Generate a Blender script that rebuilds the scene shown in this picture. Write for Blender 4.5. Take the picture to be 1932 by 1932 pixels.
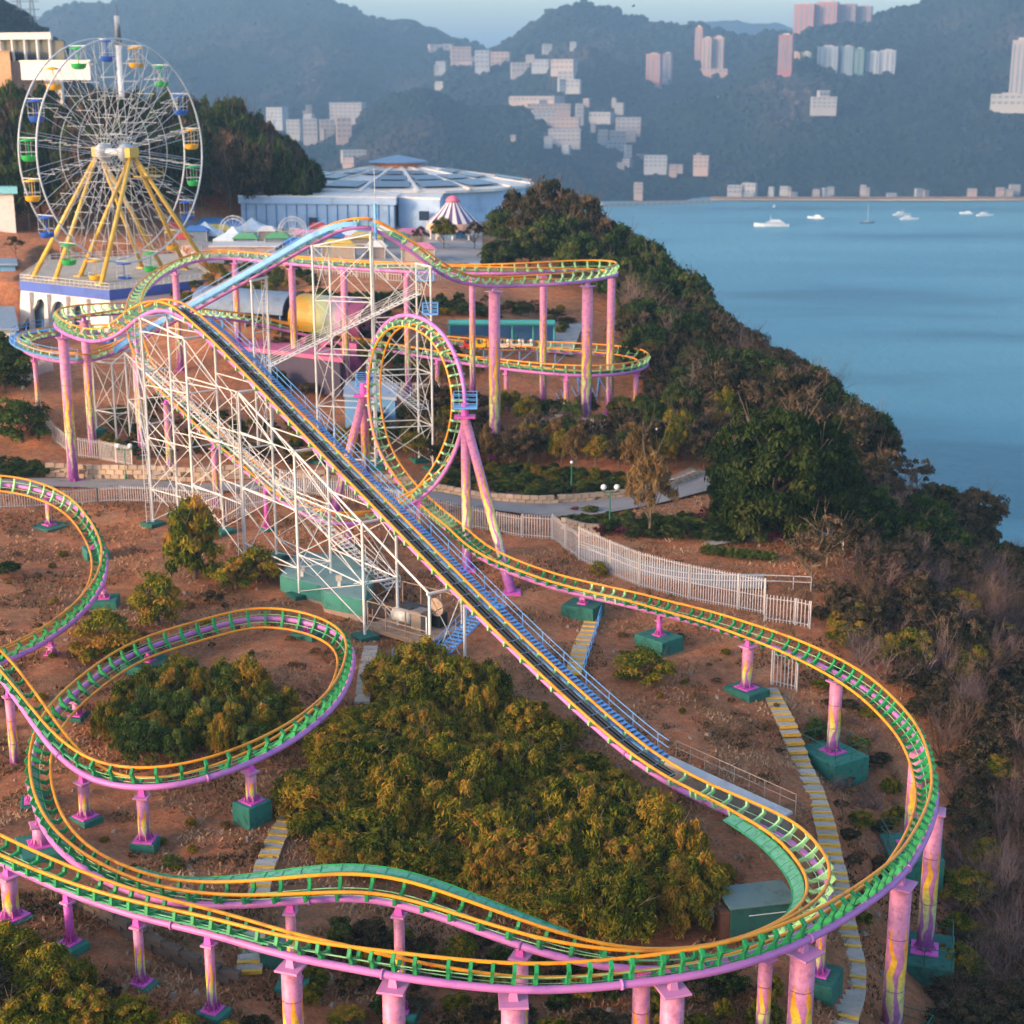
import bpy, math, random
import numpy as np
from mathutils import Vector, Matrix, noise as mnoise
random.seed(7); np.random.seed(7)
SC = bpy.context.scene
COL = SC.collection
for o in list(bpy.data.objects): bpy.data.objects.remove(o)

# ------------------------------------------------------------------ camera, sky, sun, exposure
CAMZ = 40.0
TANP = 0.272
F = 3000.0 / 1932.0            # focal length in picture widths
PITCH = math.atan(TANP)
cam = bpy.data.cameras.new('camera'); camo = bpy.data.objects.new('camera', cam); COL.objects.link(camo)
camo.location = (0, 0, CAMZ); camo.rotation_euler = (math.pi/2 - PITCH, 0, 0)
cam.sensor_width = 36; cam.lens = 36 * F; cam.clip_start = 0.5; cam.clip_end = 30000
cam.dof.use_dof = True; cam.dof.focus_distance = 88; cam.dof.aperture_fstop = 0.42
SC.camera = camo
SUN_EL, SUN_AZ = math.radians(13), math.radians(238)      # azimuth clockwise from +Y
sun_dir = Vector((math.sin(SUN_AZ)*math.cos(SUN_EL), math.cos(SUN_AZ)*math.cos(SUN_EL), math.sin(SUN_EL)))
W_ = bpy.data.worlds.new('World'); SC.world = W_; W_.use_nodes = True
nt = W_.node_tree; nt.nodes.clear()
sk = nt.nodes.new('ShaderNodeTexSky'); sk.sky_type = 'NISHITA'; sk.sun_disc = False
sk.sun_elevation = SUN_EL; sk.sun_rotation = SUN_AZ; sk.altitude = 100; sk.air_density = 1.0; sk.dust_density = 2.5; sk.ozone_density = 2.0
bg = nt.nodes.new('ShaderNodeBackground'); bg.inputs[1].default_value = 0.15
wo = nt.nodes.new('ShaderNodeOutputWorld')
nt.links.new(sk.outputs[0], bg.inputs[0]); nt.links.new(bg.outputs[0], wo.inputs[0])
sl = bpy.data.lights.new('sun', 'SUN'); sl.energy = 1.5; sl.angle = math.radians(10.0); sl.color = (1.0, 0.64, 0.40)
so = bpy.data.objects.new('sun', sl); COL.objects.link(so)
so.rotation_euler = (-sun_dir).to_track_quat('-Z', 'Y').to_euler(); so.location = (-80, -60, 90)
SC.view_settings.view_transform = 'Standard'; SC.view_settings.look = 'None'
SC.view_settings.exposure = 1.72; SC.view_settings.gamma = 1.0; SC.view_settings.use_curve_mapping = False

# ------------------------------------------------------------------ survey helpers (plan of the place in metres; sight lines from the drone give bearings)
CP, SP = math.cos(PITCH), math.sin(PITCH)
def ray(u, v):
    a = (u-966)/3000.0; b = -(v-966)/3000.0
    return Vector((a, CP + b*SP, -SP + b*CP))
def W(u, v, z=None, Y=None):
    d = ray(u, v)
    s = (Y/d.y) if Y is not None else (z-CAMZ)/d.z
    return Vector((d.x*s, d.y*s, CAMZ + d.z*s))
def proj(p):
    x, y, z = p[0], p[1], p[2]-CAMZ
    dep = y*CP - z*SP; up = y*SP + z*CP
    return (966 + 3000*x/dep, 966 - 3000*up/dep)

def lin(c):
    if isinstance(c, str):
        c = [int(c[i:i+2], 16)/255 for i in (0, 2, 4)]
    return tuple((x/12.92 if x <= .04045 else ((x+.055)/1.055)**2.4) for x in c)

# ------------------------------------------------------------------ materials
MATS = {}
def newmat(name):
    m = bpy.data.materials.new(name); m.use_nodes = True
    n = m.node_tree.nodes; b = n['Principled BSDF']
    return m, m.node_tree, b
def N(t, typ, **kw):
    n = t.nodes.new(typ)
    for k, v in kw.items():
        if k.startswith('i_'): n.inputs[k[2:].replace('_', ' ')].default_value = v
        else: setattr(n, k, v)
    return n
def ramp(t, stops):
    r = t.nodes.new('ShaderNodeValToRGB'); e = r.color_ramp.elements
    while len(e) < len(stops): e.new(0.5)
    for k, (p, c) in enumerate(stops):
        e[k].position = p; e[k].color = (*c, 1) if len(c) == 3 else c
    return r
def paint(name, col, rough=.45, var=.25, scale=1.2, metal=0.0, dirt=None, bump=0.0, spec=.4):
    if name in MATS: return MATS[name]
    m, t, b = newmat(name); c = lin(col)
    tc = N(t, 'ShaderNodeTexCoord')
    nz = N(t, 'ShaderNodeTexNoise', i_Scale=scale, i_Detail=6.0, i_Roughness=.65)
    t.links.new(tc.outputs['Object'], nz.inputs['Vector'])
    d = lin(dirt) if dirt else tuple(x*(1-var*1.6) for x in c)
    hi = tuple(min(1, x*(1+var*.35)) for x in c)
    r = ramp(t, [(.28, d), (.47, c), (.75, hi)])
    t.links.new(nz.outputs['Fac'], r.inputs['Fac'])
    inf = N(t, 'ShaderNodeObjectInfo')
    hv = N(t, 'ShaderNodeHueSaturation')
    mr = N(t, 'ShaderNodeMapRange'); mr.inputs[3].default_value = 1-var*.5; mr.inputs[4].default_value = 1+var*.3
    t.links.new(inf.outputs['Random'], mr.inputs[0]); t.links.new(mr.outputs[0], hv.inputs['Value'])
    t.links.new(r.outputs['Color'], hv.inputs['Color'])
    t.links.new(hv.outputs['Color'], b.inputs['Base Color'])
    b.inputs['Roughness'].default_value = rough; b.inputs['Metallic'].default_value = metal
    b.inputs['Specular IOR Level'].default_value = spec
    if bump:
        bp = N(t, 'ShaderNodeBump', i_Strength=bump, i_Distance=.05)
        nz2 = N(t, 'ShaderNodeTexNoise', i_Scale=scale*9, i_Detail=5.0)
        t.links.new(tc.outputs['Object'], nz2.inputs['Vector']); t.links.new(nz2.outputs['Fac'], bp.inputs['Height'])
        t.links.new(bp.outputs[0], b.inputs['Normal'])
    MATS[name] = m; return m

# ------------------------------------------------------------------ object helpers
ORG = {}
def setp(o, label=None, cat=None, group=None, kind=None):
    if label: o['label'] = label
    if cat: o['category'] = cat
    if group: o['group'] = group
    if kind: o['kind'] = kind
    return o
def thing(name, label, cat, loc, group=None):
    o = bpy.data.objects.new(name, None); COL.objects.link(o); o.empty_display_size = .5
    o.location = loc; ORG[o.name] = Vector(loc)
    return setp(o, label, cat, group)
def org(o):
    return ORG.get(o.name, Vector((0, 0, 0))) if o else Vector((0, 0, 0))
def mk(name, verts, faces, mat, parent=None, smooth=False):
    me = bpy.data.meshes.new(name)
    off = org(parent)
    if isinstance(verts, np.ndarray): vs = (verts - np.array(off)).tolist()
    else: vs = [(p[0]-off[0], p[1]-off[1], p[2]-off[2]) for p in verts]
    me.from_pydata(vs, [], faces if isinstance(faces, list) else faces.tolist())
    if smooth: me.polygons.foreach_set('use_smooth', [True]*len(me.polygons))
    if mat: me.materials.append(mat)
    me.update()
    o = bpy.data.objects.new(name, me); COL.objects.link(o)
    if parent: o.parent = parent; ORG[o.name] = off
    return o
def inst(name, me, M, parent=None):
    o = bpy.data.objects.new(name, me); COL.objects.link(o)
    if parent:
        o.parent = parent; M = Matrix.Translation(-org(parent)) @ M; ORG[o.name] = org(parent)
    o.matrix_basis = M
    return o
class MB:
    "collects simple shapes into one mesh"
    def __init__(s): s.v = []; s.f = []
    def add(s, vs, fs):
        n = len(s.v); s.v += [tuple(p) for p in vs]; s.f += [tuple(i+n for i in f) for f in fs]; return s
    def box(s, a, b):
        x0, y0, z0 = a; x1, y1, z1 = b
        return s.add([(x0,y0,z0),(x1,y0,z0),(x1,y1,z0),(x0,y1,z0),(x0,y0,z1),(x1,y0,z1),(x1,y1,z1),(x0,y1,z1)],
              [(0,3,2,1),(4,5,6,7),(0,1,5,4),(1,2,6,5),(2,3,7,6),(3,0,4,7)])
    def obox(s, c, ux, uy, hx, hy, z0, z1, z0b=None):
        c = Vector((c[0], c[1], 0)); ux = Vector((ux[0], ux[1], 0)); uy = Vector((uy[0], uy[1], 0))
        P = [c-ux*hx-uy*hy, c+ux*hx-uy*hy, c+ux*hx+uy*hy, c-ux*hx+uy*hy]
        vs = [(p.x,p.y,z0) for p in P] + [(p.x,p.y,z1) for p in P]
        return s.add(vs, [(0,3,2,1),(4,5,6,7),(0,1,5,4),(1,2,6,5),(2,3,7,6),(3,0,4,7)])
    def prism(s, poly, z0, z1, top=None):
        n = len(poly); t = top or poly
        vs = [(p[0],p[1],z0) for p in poly] + [(p[0],p[1],z1) for p in t]
        return s.add(vs, [tuple(range(n))[::-1], tuple(range(n, 2*n))] + [(i,(i+1)%n,n+(i+1)%n,n+i) for i in range(n)])
    def rod(s, p0, p1, r, n=6, r1=None):
        v, f = tube([p0, p1], [r, r if r1 is None else r1], n); return s.add(v, f)
    def tube(s, path, r, n=6):
        v, f = tube(path, r, n); return s.add(v, f)
    def lathe(s, prof, c=(0,0,0), n=16):
        vs = []; fs = []
        for (r, z) in prof:
            for k in range(n):
                a = 2*math.pi*k/n; vs.append((c[0]+r*math.cos(a), c[1]+r*math.sin(a), c[2]+z))
        for i in range(len(prof)-1):
            for k in range(n):
                a, b = i*n+k, i*n+(k+1)%n; fs.append((a, b, b+n, a+n))
        fs.append(tuple(range(n))[::-1]); fs.append(tuple(range((len(prof)-1)*n, len(prof)*n)))
        return s.add(vs, fs)
    def mk(s, name, mat, parent=None, smooth=False): return mk(name, s.v, s.f, mat, parent, smooth)
def tube(path, r, n=8, caps=True):
    P = [Vector(p) for p in path]; m = len(P)
    R = [r]*m if not hasattr(r, '__len__') else r
    T = [(P[min(i+1, m-1)] - P[max(i-1, 0)]).normalized() for i in range(m)]
    t = T[0]; a = Vector((0,0,1)) if abs(t.z) < .9 else Vector((1,0,0))
    s = t.cross(a).normalized(); vs = []; fs = []
    cs = [(math.cos(2*math.pi*k/n), math.sin(2*math.pi*k/n)) for k in range(n)]
    for i in range(m):
        t = T[i]; s = (s - t*s.dot(t)).normalized(); w = t.cross(s)
        for c, d in cs: vs.append(tuple(P[i] + (s*c + w*d)*R[i]))
        if i:
            b = (i-1)*n
            for k in range(n): fs.append((b+k, b+(k+1)%n, b+n+(k+1)%n, b+n+k))
    if caps: fs += [tuple(range(n))[::-1], tuple(range((m-1)*n, m*n))]
    return vs, fs
_unit = {}
def rodpart(name, p0, p1, r, mat, parent, n=6, square=False):
    "one straight member: an object of its own sharing a unit-cylinder mesh"
    key = (mat.name, n, square)
    if key not in _unit:
        v, f = tube([(0,0,0), (0,0,1)], 1.0, n)
        me = bpy.data.meshes.new('member'); me.from_pydata(v, [], f); me.materials.append(mat)
        if n > 6: me.polygons.foreach_set('use_smooth', [len(p.vertices) == 4 for p in me.polygons])
        _unit[key] = me
    p0 = Vector(p0); p1 = Vector(p1); d = p1-p0; L = d.length
    M = Matrix.Translation(p0) @ d.to_track_quat('Z', 'Y').to_matrix().to_4x4() @ Matrix.Diagonal((r, r, L, 1))
    return inst(name, _unit[key], M, parent)

# ------------------------------------------------------------------ coaster centre lines (u, v, height z or ('Y', distance), bank)
class Track: pass
def build_path(pts, ds=.5, smooth=6, loopc=None):
    P = []; U = []
    for q in pts:
        u, v, h = q[:3]; b = q[3] if len(q) > 3 else 0
        P.append(W(u, v, Y=h[1]) if isinstance(h, tuple) else W(u, v, z=h)); U.append(b)
    P = np.array([tuple(p) for p in P])
    d = np.concatenate([[0], np.cumsum(np.sqrt(np.linalg.norm(np.diff(P, axis=0), axis=1)))])   # centripetal
    out = []; B = []
    for i in range(len(P)-1):
        p1, p2 = P[i], P[i+1]; t1, t2 = d[i], d[i+1]
        p0, t0 = (P[i-1], d[i-1]) if i else (2*p1-p2, 2*t1-t2)
        p3, t3 = (P[i+2], d[i+2]) if i+2 < len(P) else (2*p2-p1, 2*t2-t1)
        m = max(2, int(np.linalg.norm(p2-p1)/.15))
        t = np.linspace(t1, t2, m, endpoint=False)[:, None]
        A1 = (t1-t)/(t1-t0)*p0+(t-t0)/(t1-t0)*p1; A2 = (t2-t)/(t2-t1)*p1+(t-t1)/(t2-t1)*p2; A3 = (t3-t)/(t3-t2)*p2+(t-t2)/(t3-t2)*p3
        B1 = (t2-t)/(t2-t0)*A1+(t-t0)/(t2-t0)*A2; B2 = (t3-t)/(t3-t1)*A2+(t-t1)/(t3-t1)*A3
        out.append((t2-t)/(t2-t1)*B1+(t-t1)/(t2-t1)*B2)
        fr = np.linspace(0, 1, m, endpoint=False); B.append(U[i]*(1-fr)+U[i+1]*fr)
    Q = np.concatenate(out+[P[-1:]]); B = np.concatenate(B+[[U[-1]]])
    s = np.concatenate([[0], np.cumsum(np.linalg.norm(np.diff(Q, axis=0), axis=1))])
    n = int(s[-1]/ds)+1; S = np.linspace(0, s[-1], n)
    Q = np.stack([np.interp(S, s, Q[:, k]) for k in range(3)], 1); B = np.interp(S, s, B)
    for _ in range(smooth):
        Q[2:-2] = (Q[:-4]+2*Q[1:-3]+3*Q[2:-2]+2*Q[3:-1]+Q[4:])/9
        B[1:-1] = (B[:-2]+B[1:-1]+B[2:])/3
    t = Track(); t.P = [Vector(q) for q in Q]; t.S = S
    t.T = [(t.P[min(i+1, n-1)]-t.P[max(i-1, 0)]).normalized() for i in range(n)]
    t.U = []
    for i in range(n):
        T = t.T[i]
        if loopc is not None:
            z = t.P[i].z; k = max(0, min(1, (z-2.6)/4.5)); k = k*k*(3-2*k)
            up = Vector((0,0,1))*(1-k) + (loopc-t.P[i]).normalized()*k
            up = (up-T*up.dot(T)).normalized()
        else:
            up = Vector((0,0,1)); up = (up-T*up.dot(T)).normalized()
        b = math.radians(B[i]); r = T.cross(up)
        t.U.append(up*math.cos(b)+r*math.sin(b))
    t.R = [a.cross(b).normalized() for a, b in zip(t.T, t.U)]
    t.pix = np.array([proj(p) for p in t.P])
    return t
def Yd(y): return ('Y', y)
TR = {}
TR['sweep'] = build_path([(853,1006,.9,0),(924,1063,.3,4),(1040,1108,-.9,8),(1120,1128,-1.3,10),(1205,1147,-1.4,10),(1243,1158,-1.3,12),(1330,1180,-1.1,16),(1415,1207,-.8,22),(1490,1232,-.9,30),
  (1578,1270,-1.1,38),(1642,1307,-1.3,44),(1696,1354,-1.5,48),(1733,1397,-1.6,50),(1756,1448,-1.7,52),(1767,1510,-1.7,54),(1757,1558,-1.6,55),(1736,1602,-1.4,55),(1703,1652,-1.1,55),(1646,1699,-.8,55),
  (1585,1740,-.6,55),(1518,1777,-.4,57),(1434,1810,-.2,58),(1350,1834,0,58),(1283,1845,.1,58),(1179,1858,.2,58),(1078,1867,.3,57),(977,1869,.4,55),(876,1860,.6,50),(742,1842,.8,42),(641,1823,.9,30),
  (537,1803,1.0,26),(403,1763,1.1,20),(255,1728,1.2,15),(128,1684,1.3,10),(0,1626,1.4,5),(-130,1560,1.6,0)])
TR['curl'] = build_path([(-120,915,2.7,60),(-40,913,2.6,66),(30,916,2.4,68),(90,930,2.2,68),(140,955,1.8,66),(178,998,1.2,62),(200,1050,.6,55),(195,1100,.3,52),(160,1152,.2,46),(100,1202,.3,40),(40,1236,.5,34),(-30,1262,.7,28),(-130,1290,1,20)])
TR['oval'] = build_path([(-90,1190,3.6,-5),(-40,1236,3.2,-12),(0,1277,2.6,-20),(50,1347,1.5,-32),(111,1428,.5,-42),(160,1466,0,-46),(201,1481,0,-48),(255,1488,.05,-48),(319,1485,.2,-48),(403,1466,.3,-48),(470,1441,.4,-48),
  (554,1397,.3,-48),(621,1343,.0,-52),(648,1308,-.3,-56),(664,1268,-.6,-60),(667,1235,-.8,-64),(653,1208,-.9,-66),(626,1190,-.8,-68),(579,1174,-.6,-68),(524,1166,-.5,-68),(470,1167,-.4,-67),(415,1180,-.4,-66),(336,1203,-.4,-64),(269,1226,-.4,-60),
  (215,1253,-.4,-58),(168,1287,-.4,-56),(124,1324,-.5,-54),(91,1361,-.5,-50),(68,1408,-.5,-42),(58,1455,-.5,-40),(61,1500,-.5,-38),(73,1542,-.5,-36),(94,1582,-.4,-34),(128,1619,-.3,-32),(175,1651,-.2,-28),(235,1679,-.1,-22),(302,1700,0,-16),
  (386,1709,.2,-8),(470,1708,.5,0),(554,1701,.9,5),(620,1695,1.1,8),(675,1692,1.15,8),(742,1701,1.0,4),(810,1723,.75,0),(876,1747,.5,-4),(943,1771,.25,-8),(1011,1795,0,-12),(1078,1813,-.2,-18),(1145,1826,-.5,-22),(1220,1832,-.8,-26),
  (1310,1826,-1.1,-30),(1400,1808,-1.5,-34),(1480,1776,-1.8,-38),(1540,1738,-2.1,-40),(1566,1700,-2.3,-40),(1562,1662,-2.5,-38),(1538,1629,-2.8,-34),(1501,1594,-3.0,-26),(1457,1570,-3.2,-18),(1400,1545,-3.4,-8),(1330,1514,-3.5,0)])
TR['lift_near'] = build_path([(1330,1514,-3.5),(1285,1492,-3.5),(1238,1464,-3.2),(1190,1430,-2.6),(1000,1259,Yd(103.6)),(700,955,Yd(120.4)),(400,647,Yd(141)),(365,617,Yd(143.2)),(340,595,Yd(144.7)),(312,584,Yd(146)),(288,586,Yd(147)),(262,600,Yd(148.5))], smooth=4)
TR['return'] = build_path([(262,600,Yd(148.5)),(245,613,17.4,10),(225,632,16.4,22),(200,644,15.7,34),(170,645,15.5,42),(140,637,15.5,46),(115,625,15.5,48),(103,612,15.5,48),(112,602,15.5,48),(141,597,15.5,40),(187,594,15.3,30),(234,591,14.8,18),(300,591,14,6),(380,597,12.5),(480,610,10.3),
  (550,626,9),(620,641,8,-4),(700,656,7.5,-8),(800,673,7.2,-12),(870,685,7,-18),(960,697,7,-26),(1060,707,7,-32),(1130,709,7,-36),(1190,703,7,-38),(1222,691,7,-38),(1215,679,7,-38),(1170,671,7,-36),(1100,666,7,-30),(1000,661,7,-20),(900,656,7.2,-10),(820,648,7.5)])
TR['lift_far'] = build_path([(300,628,10.5,0),(220,629,10.5,-4),(150,632,10.5,-10),(90,636,10.5,-14),(52,645,10.5,-16),(42,656,10.5,-16),(60,670,10.5,-14),(105,681,10.5,-8),(150,684,10.5,0),(190,676,Yd(173.5)),(225,662,Yd(174.5)),(403,566,Yd(172)),(584,465,Yd(168)),(618,446,Yd(167)),(646,433,Yd(166.5)),(673,427,Yd(166)),(700,431,Yd(166))], smooth=4)
TR['crown'] = build_path([(700,431,Yd(166)),(740,450,Yd(166)),(780,478,Yd(166.5)),(827,514,Yd(168)),(860,531,Yd(170)),(915,540,18.5,-8),(956,540,18.3,-16),(1010,538,18.3,-24),(1057,536,18.3,-32),(1124,528,18.3,-40),(1160,520,18.3,-42),(1166,514,18.3,-42),(1141,510,18.3,-40),(1057,512,18.3,-28),(990,515,18.3,-14),(889,516,18.2),(780,513,18.2),(680,508,18.2),(579,501,18.2),(478,491,18.3,6),(411,487,18.4,14),(369,493,18.2,20),(319,514,17.5,20),(279,544,16.5,14),(258,575,15.6,6),(250,608,Yd(172.5))])
TR['drop'] = build_path([(250,608,Yd(172.5)),(256,650,Yd(168.5)),(275,703,Yd(164)),(298,737,Yd(161)),(342,776,Yd(157)),(386,820,Yd(153)),(462,887,Yd(147)),(530,945,Yd(143)),(580,974,Yd(141),-10),(634,989,Yd(139),-25),(690,988,Yd(139.5),-25),(740,972,Yd(142),-5)])
LC = (W(700,740,Y=151)+W(874,740,Y=141.8))/2; LC.z = 11.0
TR['loop'] = build_path([(740,972,Yd(142)),(775,953,Yd(142.8)),(800,936,Yd(142.6)),(830,905,Yd(142)),(855,862,Yd(141.6)),(872,810,Yd(141.2)),(878,750,Yd(141.2)),(868,695,Yd(141.9)),(850,650,Yd(143)),(815,610,Yd(145)),(775,594,Yd(146.6)),(740,600,Yd(148.4)),(712,630,Yd(150)),(698,680,Yd(151)),(694,740,Yd(151.4)),(700,795,Yd(151)),(715,850,Yd(150)),(740,895,Yd(148.5)),(768,930,Yd(147)),(795,957,Yd(144.4)),(822,981,Yd(141)),(853,1006,.9)], loopc=LC, smooth=3)
def near(tr, u, v):
    t = TR[tr]; return int(np.argmin((t.pix[:, 0]-u)**2+(t.pix[:, 1]-v)**2))

# support columns: track, u, v on the spine, v of the foot (ground), shaft radius, footing size (w, h)
COLS = [
 ('sweep',1098,1122,1138,.20,(1.45,1.5)), ('sweep',1243,1158,1198,.22,(1.5,1.5)), ('sweep',1410,1206,1297,.42,(1.35,.8)), ('sweep',1580,1272,1417,.46,(2.0,2.8)),
 ('sweep',1733,1397,1596,.52,(2.0,1.6)), ('sweep',1767,1515,1790,.52,(2.1,3.2)), ('sweep',1703,1652,1965,.58,(2.2,1.2)), ('sweep',1518,1777,2010,.62,None), ('sweep',1265,1847,2060,.56,None),
 ('sweep',979,1868,2080,.56,None), ('sweep',732,1841,2060,.52,None), ('sweep',549,1806,2010,.48,None), ('sweep',398,1762,1905,.24,(.7,.3)), ('sweep',259,1729,1853,.24,(.7,.3)), ('sweep',129,1685,1777,.22,(.7,.3)), ('sweep',12,1632,1728,.42,(.9,.4)),
 ('oval',17,1300,1448,.30,(.8,.4)), ('oval',150,1462,1540,.34,(.8,.5)), ('oval',262,1488,1584,.36,(.75,.9)), ('oval',474,1440,1511,.34,(.9,.8)), ('oval',70,1540,1592,.42,(1.5,.8)), ('oval',144,1307,1348,.26,(.8,.5)), ('oval',60,1460,1510,.3,(.9,.5)),
 ('oval',280,1222,1246,.22,(1.6,1.6)), ('oval',576,1174,1192,.2,(1.0,.4)), ('oval',542,1703,1850,.26,(.8,.4)), ('oval',759,1706,1904,.27,(.9,.5)), ('oval',977,1783,1990,.38,None), ('oval',1213,1832,2030,.42,None), ('oval',1443,1792,1960,.36,None), ('oval',1556,1722,1836,.27,(1.2,.9)),
 ('curl',86,929,990,.28,(1.6,.7)), ('curl',180,1000,1034,.25,(1.2,1.2)), ('curl',196,1098,1128,.25,(1.3,.8)), ('curl',97,1203,1228,.25,None),
 ('crown',930,540,870,.62,(.9,.4)), ('crown',1106,530,800,.60,None), ('crown',1025,514,775,.42,None), ('crown',889,516,735,.36,None), ('crown',1152,510,790,.46,None), ('crown',550,498,728,.42,None), ('crown',444,489,640,.40,None), ('crown',646,506,738,.42,None), ('crown',764,512,745,.36,None), ('crown',332,508,700,.42,None),
 ('return',118,627,908,.52,(.8,.3)), ('return',160,596,860,.46,(.8,.3)), ('return',956,697,778,.28,None), ('return',1072,708,770,.32,None), ('return',825,677,760,.28,None), ('return',1200,700,790,.3,None),
 ('lift_far',64,672,750,.26,None), ('drop',255,645,None,.40,(.8,.3)), ('drop',312,750,None,.34,(.8,.3)), ('drop',405,838,952,.32,(.8,.3)), ('drop',500,920,995,.2,(.6,.3)), ('drop',658,990,None,.25,(.9,.3)),
 ('loop',792,944,None,.32,(.9,.4)),
]
# ------------------------------------------------------------------ terrain
SEA = -110.0
ctrl = []
for (tr, u, v, vb, r, ft) in COLS:
    if vb is None: continue
    p = TR[tr].P[near(tr, u, v)]
    ctrl.append((p.x, p.y, W(u, vb, Y=p.y).z - (ft[1]*(.85 if ft[1] > .75 else .5) if ft else .1)))
for (u, v, z) in [(0,920,.3),(-120,925,.5),(250,925,0),(480,935,0),(700,940,0),(850,935,0),(1000,950,-.2),(1045,1000,-.9),(1150,940,-.1),(1300,905,.3),(1340,880,1),(1200,1010,-.8),(1400,1030,-.8),
    (1540,980,-1),(1560,1020,-1.2),(1150,1060,-1.6),(1300,1080,-1.4),(1450,1100,-1.6),(1300,1140,-2.6),(1450,1180,-3.4),(1480,1340,-5.4),(1540,1500,-6.4),(1575,1650,-6.8),(1605,1800,-6.8),(1590,1930,-6.8),
    (1700,1150,-3),(1800,1100,-5),(1250,1500,-5.6),(1350,1420,-4.8),(1400,1600,-6),(1150,1250,-3.4),(1000,1150,-2),(1000,1320,-3.6),(800,1330,-3.6),(900,1500,-5),(850,1750,-6),(1150,1700,-6.2),(1300,1750,-6.3),
    (600,1500,-3.4),(700,1650,-4.6),(450,1600,-3.6),(350,1650,-3.3),(620,1560,-3.9),(300,1400,-2.2),(450,1350,-1.8),(500,1230,-1.4),(380,1080,-1.2),(600,1100,-2),(300,1000,-.8),(450,1020,-1),(60,1080,-1),(20,1150,-1),(150,1260,-1.3),
    (700,1200,-2.6),(780,1060,-1.6),(680,1010,-.9),(50,830,1.3),(0,760,4),(0,700,6),(100,870,.6),(300,790,2.4),(150,760,3.5),(130,655,4.2),(30,640,5),(-60,640,6),(200,655,5),(300,640,6.5),
    (300,540,11),(200,530,11),(600,470,11),(760,562,11.3),(900,562,11),(650,562,11.3),(1010,600,7.5),(900,690,5.5),(700,690,5.5),(500,650,7.5),(1050,720,4),(400,440,11),(800,430,11),(1000,460,11),(600,430,11),(1100,880,.3),(1000,880,.3),(1200,860,1),(1250,800,2),(1350,840,1.3)]:
    p = W(u, v, z=z); ctrl.append((p.x, p.y, z))
crest = [(8,350,9),(6,300,9.5),(16,262,9),(26,235,6),(32,200,3),(37,180,1),(42,157,-2),(46,140,-6),(49,110,-12),(50,80,-16),(52,40,-20)]
for (x, y, z) in crest:
    ctrl += [(x, y, z), (x+22, y+6, z-20), (x+60, y+15, z-62), (x+115, y+25, -118), (x+190, y+30, -135)]
ctrl += [(-66,352,21),(-100,330,25),(-132,300,23),(-140,250,15),(-45,372,14),(-25,410,9),(-160,200,10),(-120,160,4),(-120,100,0),(-100,50,-3),(-150,380,30),(-200,330,30),(-60,440,12),(-60,520,-30),(0,470,-40),(-60,600,-118),
         (-150,600,-100),(-200,450,25),(-215,200,12),(-215,60,-2),(0,30,-9),(-40,30,-7),(40,500,-118),(-215,600,-90),(-90,250,10),(-75,225,5)]
C = np.array(ctrl); nC = len(C)
def rbf_fit(C, lam=.6):
    D = np.linalg.norm(C[:, None, :2]-C[None, :, :2], axis=2)
    A = np.zeros((nC+3, nC+3)); A[:nC, :nC] = -D; A[:nC, :nC] -= lam*-1*np.eye(nC)
    A[:nC, nC] = 1; A[:nC, nC+1:] = C[:, :2]; A[nC, :nC] = 1; A[nC+1:, :nC] = C[:, :2].T
    b = np.zeros(nC+3); b[:nC] = C[:, 2]
    return np.linalg.solve(A, b)
wts = rbf_fit(C)
GX0, GX1, GY0, GY1, GS = -225.0, 175.0, 18.0, 618.0, 1.25
gx = np.arange(GX0, GX1+.1, GS); gy = np.arange(GY0, GY1+.1, GS)
XX, YY = np.meshgrid(gx, gy)
def rbf(X, Y):
    Z = np.full(X.shape, wts[nC]) + wts[nC+1]*X + wts[nC+2]*Y
    for k in range(nC): Z -= wts[k]*np.sqrt((X-C[k, 0])**2+(Y-C[k, 1])**2)
    return Z
ZZ = rbf(XX, YY)
for _ in range(2):
    ZZ[1:-1, 1:-1] = (ZZ[:-2, 1:-1]+ZZ[2:, 1:-1]+ZZ[1:-1, :-2]+ZZ[1:-1, 2:]+2*ZZ[1:-1, 1:-1])/6
def vnoise(X, Y, s, seed=0):
    rs = np.random.RandomState(seed); G = rs.rand(256, 256)
    x = X/s; y = Y/s; xi = np.floor(x).astype(int); yi = np.floor(y).astype(int); fx = x-xi; fy = y-yi
    fx = fx*fx*(3-2*fx); fy = fy*fy*(3-2*fy)
    g = lambda a, b: G[a % 256, b % 256]
    return (g(xi, yi)*(1-fx)+g(xi+1, yi)*fx)*(1-fy)+(g(xi, yi+1)*(1-fx)+g(xi+1, yi+1)*fx)*fy - .5
far = np.clip((np.abs(XX)-60)/60, 0, 1)
ZZ = ZZ + vnoise(XX, YY, 9, 1)*.55 + vnoise(XX, YY, 3.7, 2)*.35 + far*vnoise(XX, YY, 24, 3)*6
_dp = [W(u, v, z=11.4) for u, v in ((20,529),(206,556),(410,528),(336,470),(80,480))]
def _in(X, Y, poly):
    c = np.zeros(X.shape, bool); n = len(poly)
    for i in range(n):
        x0, y0, x1, y1 = poly[i].x, poly[i].y, poly[(i+1) % n].x, poly[(i+1) % n].y
        c ^= ((y0 > Y) != (y1 > Y)) & (X < (x1-x0)*(Y-y0)/(y1-y0+1e-9)+x0)
    return c
ZZ = np.where(_in(XX, YY, _dp), np.minimum(ZZ, 3.6), ZZ)
_ap = [W(u, v, z=3.8) for u, v in ((-80,690),(230,690),(260,610),(-80,600))]
ZZ = np.where(_in(XX, YY, _ap), np.minimum(ZZ, 4.6), ZZ)
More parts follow.
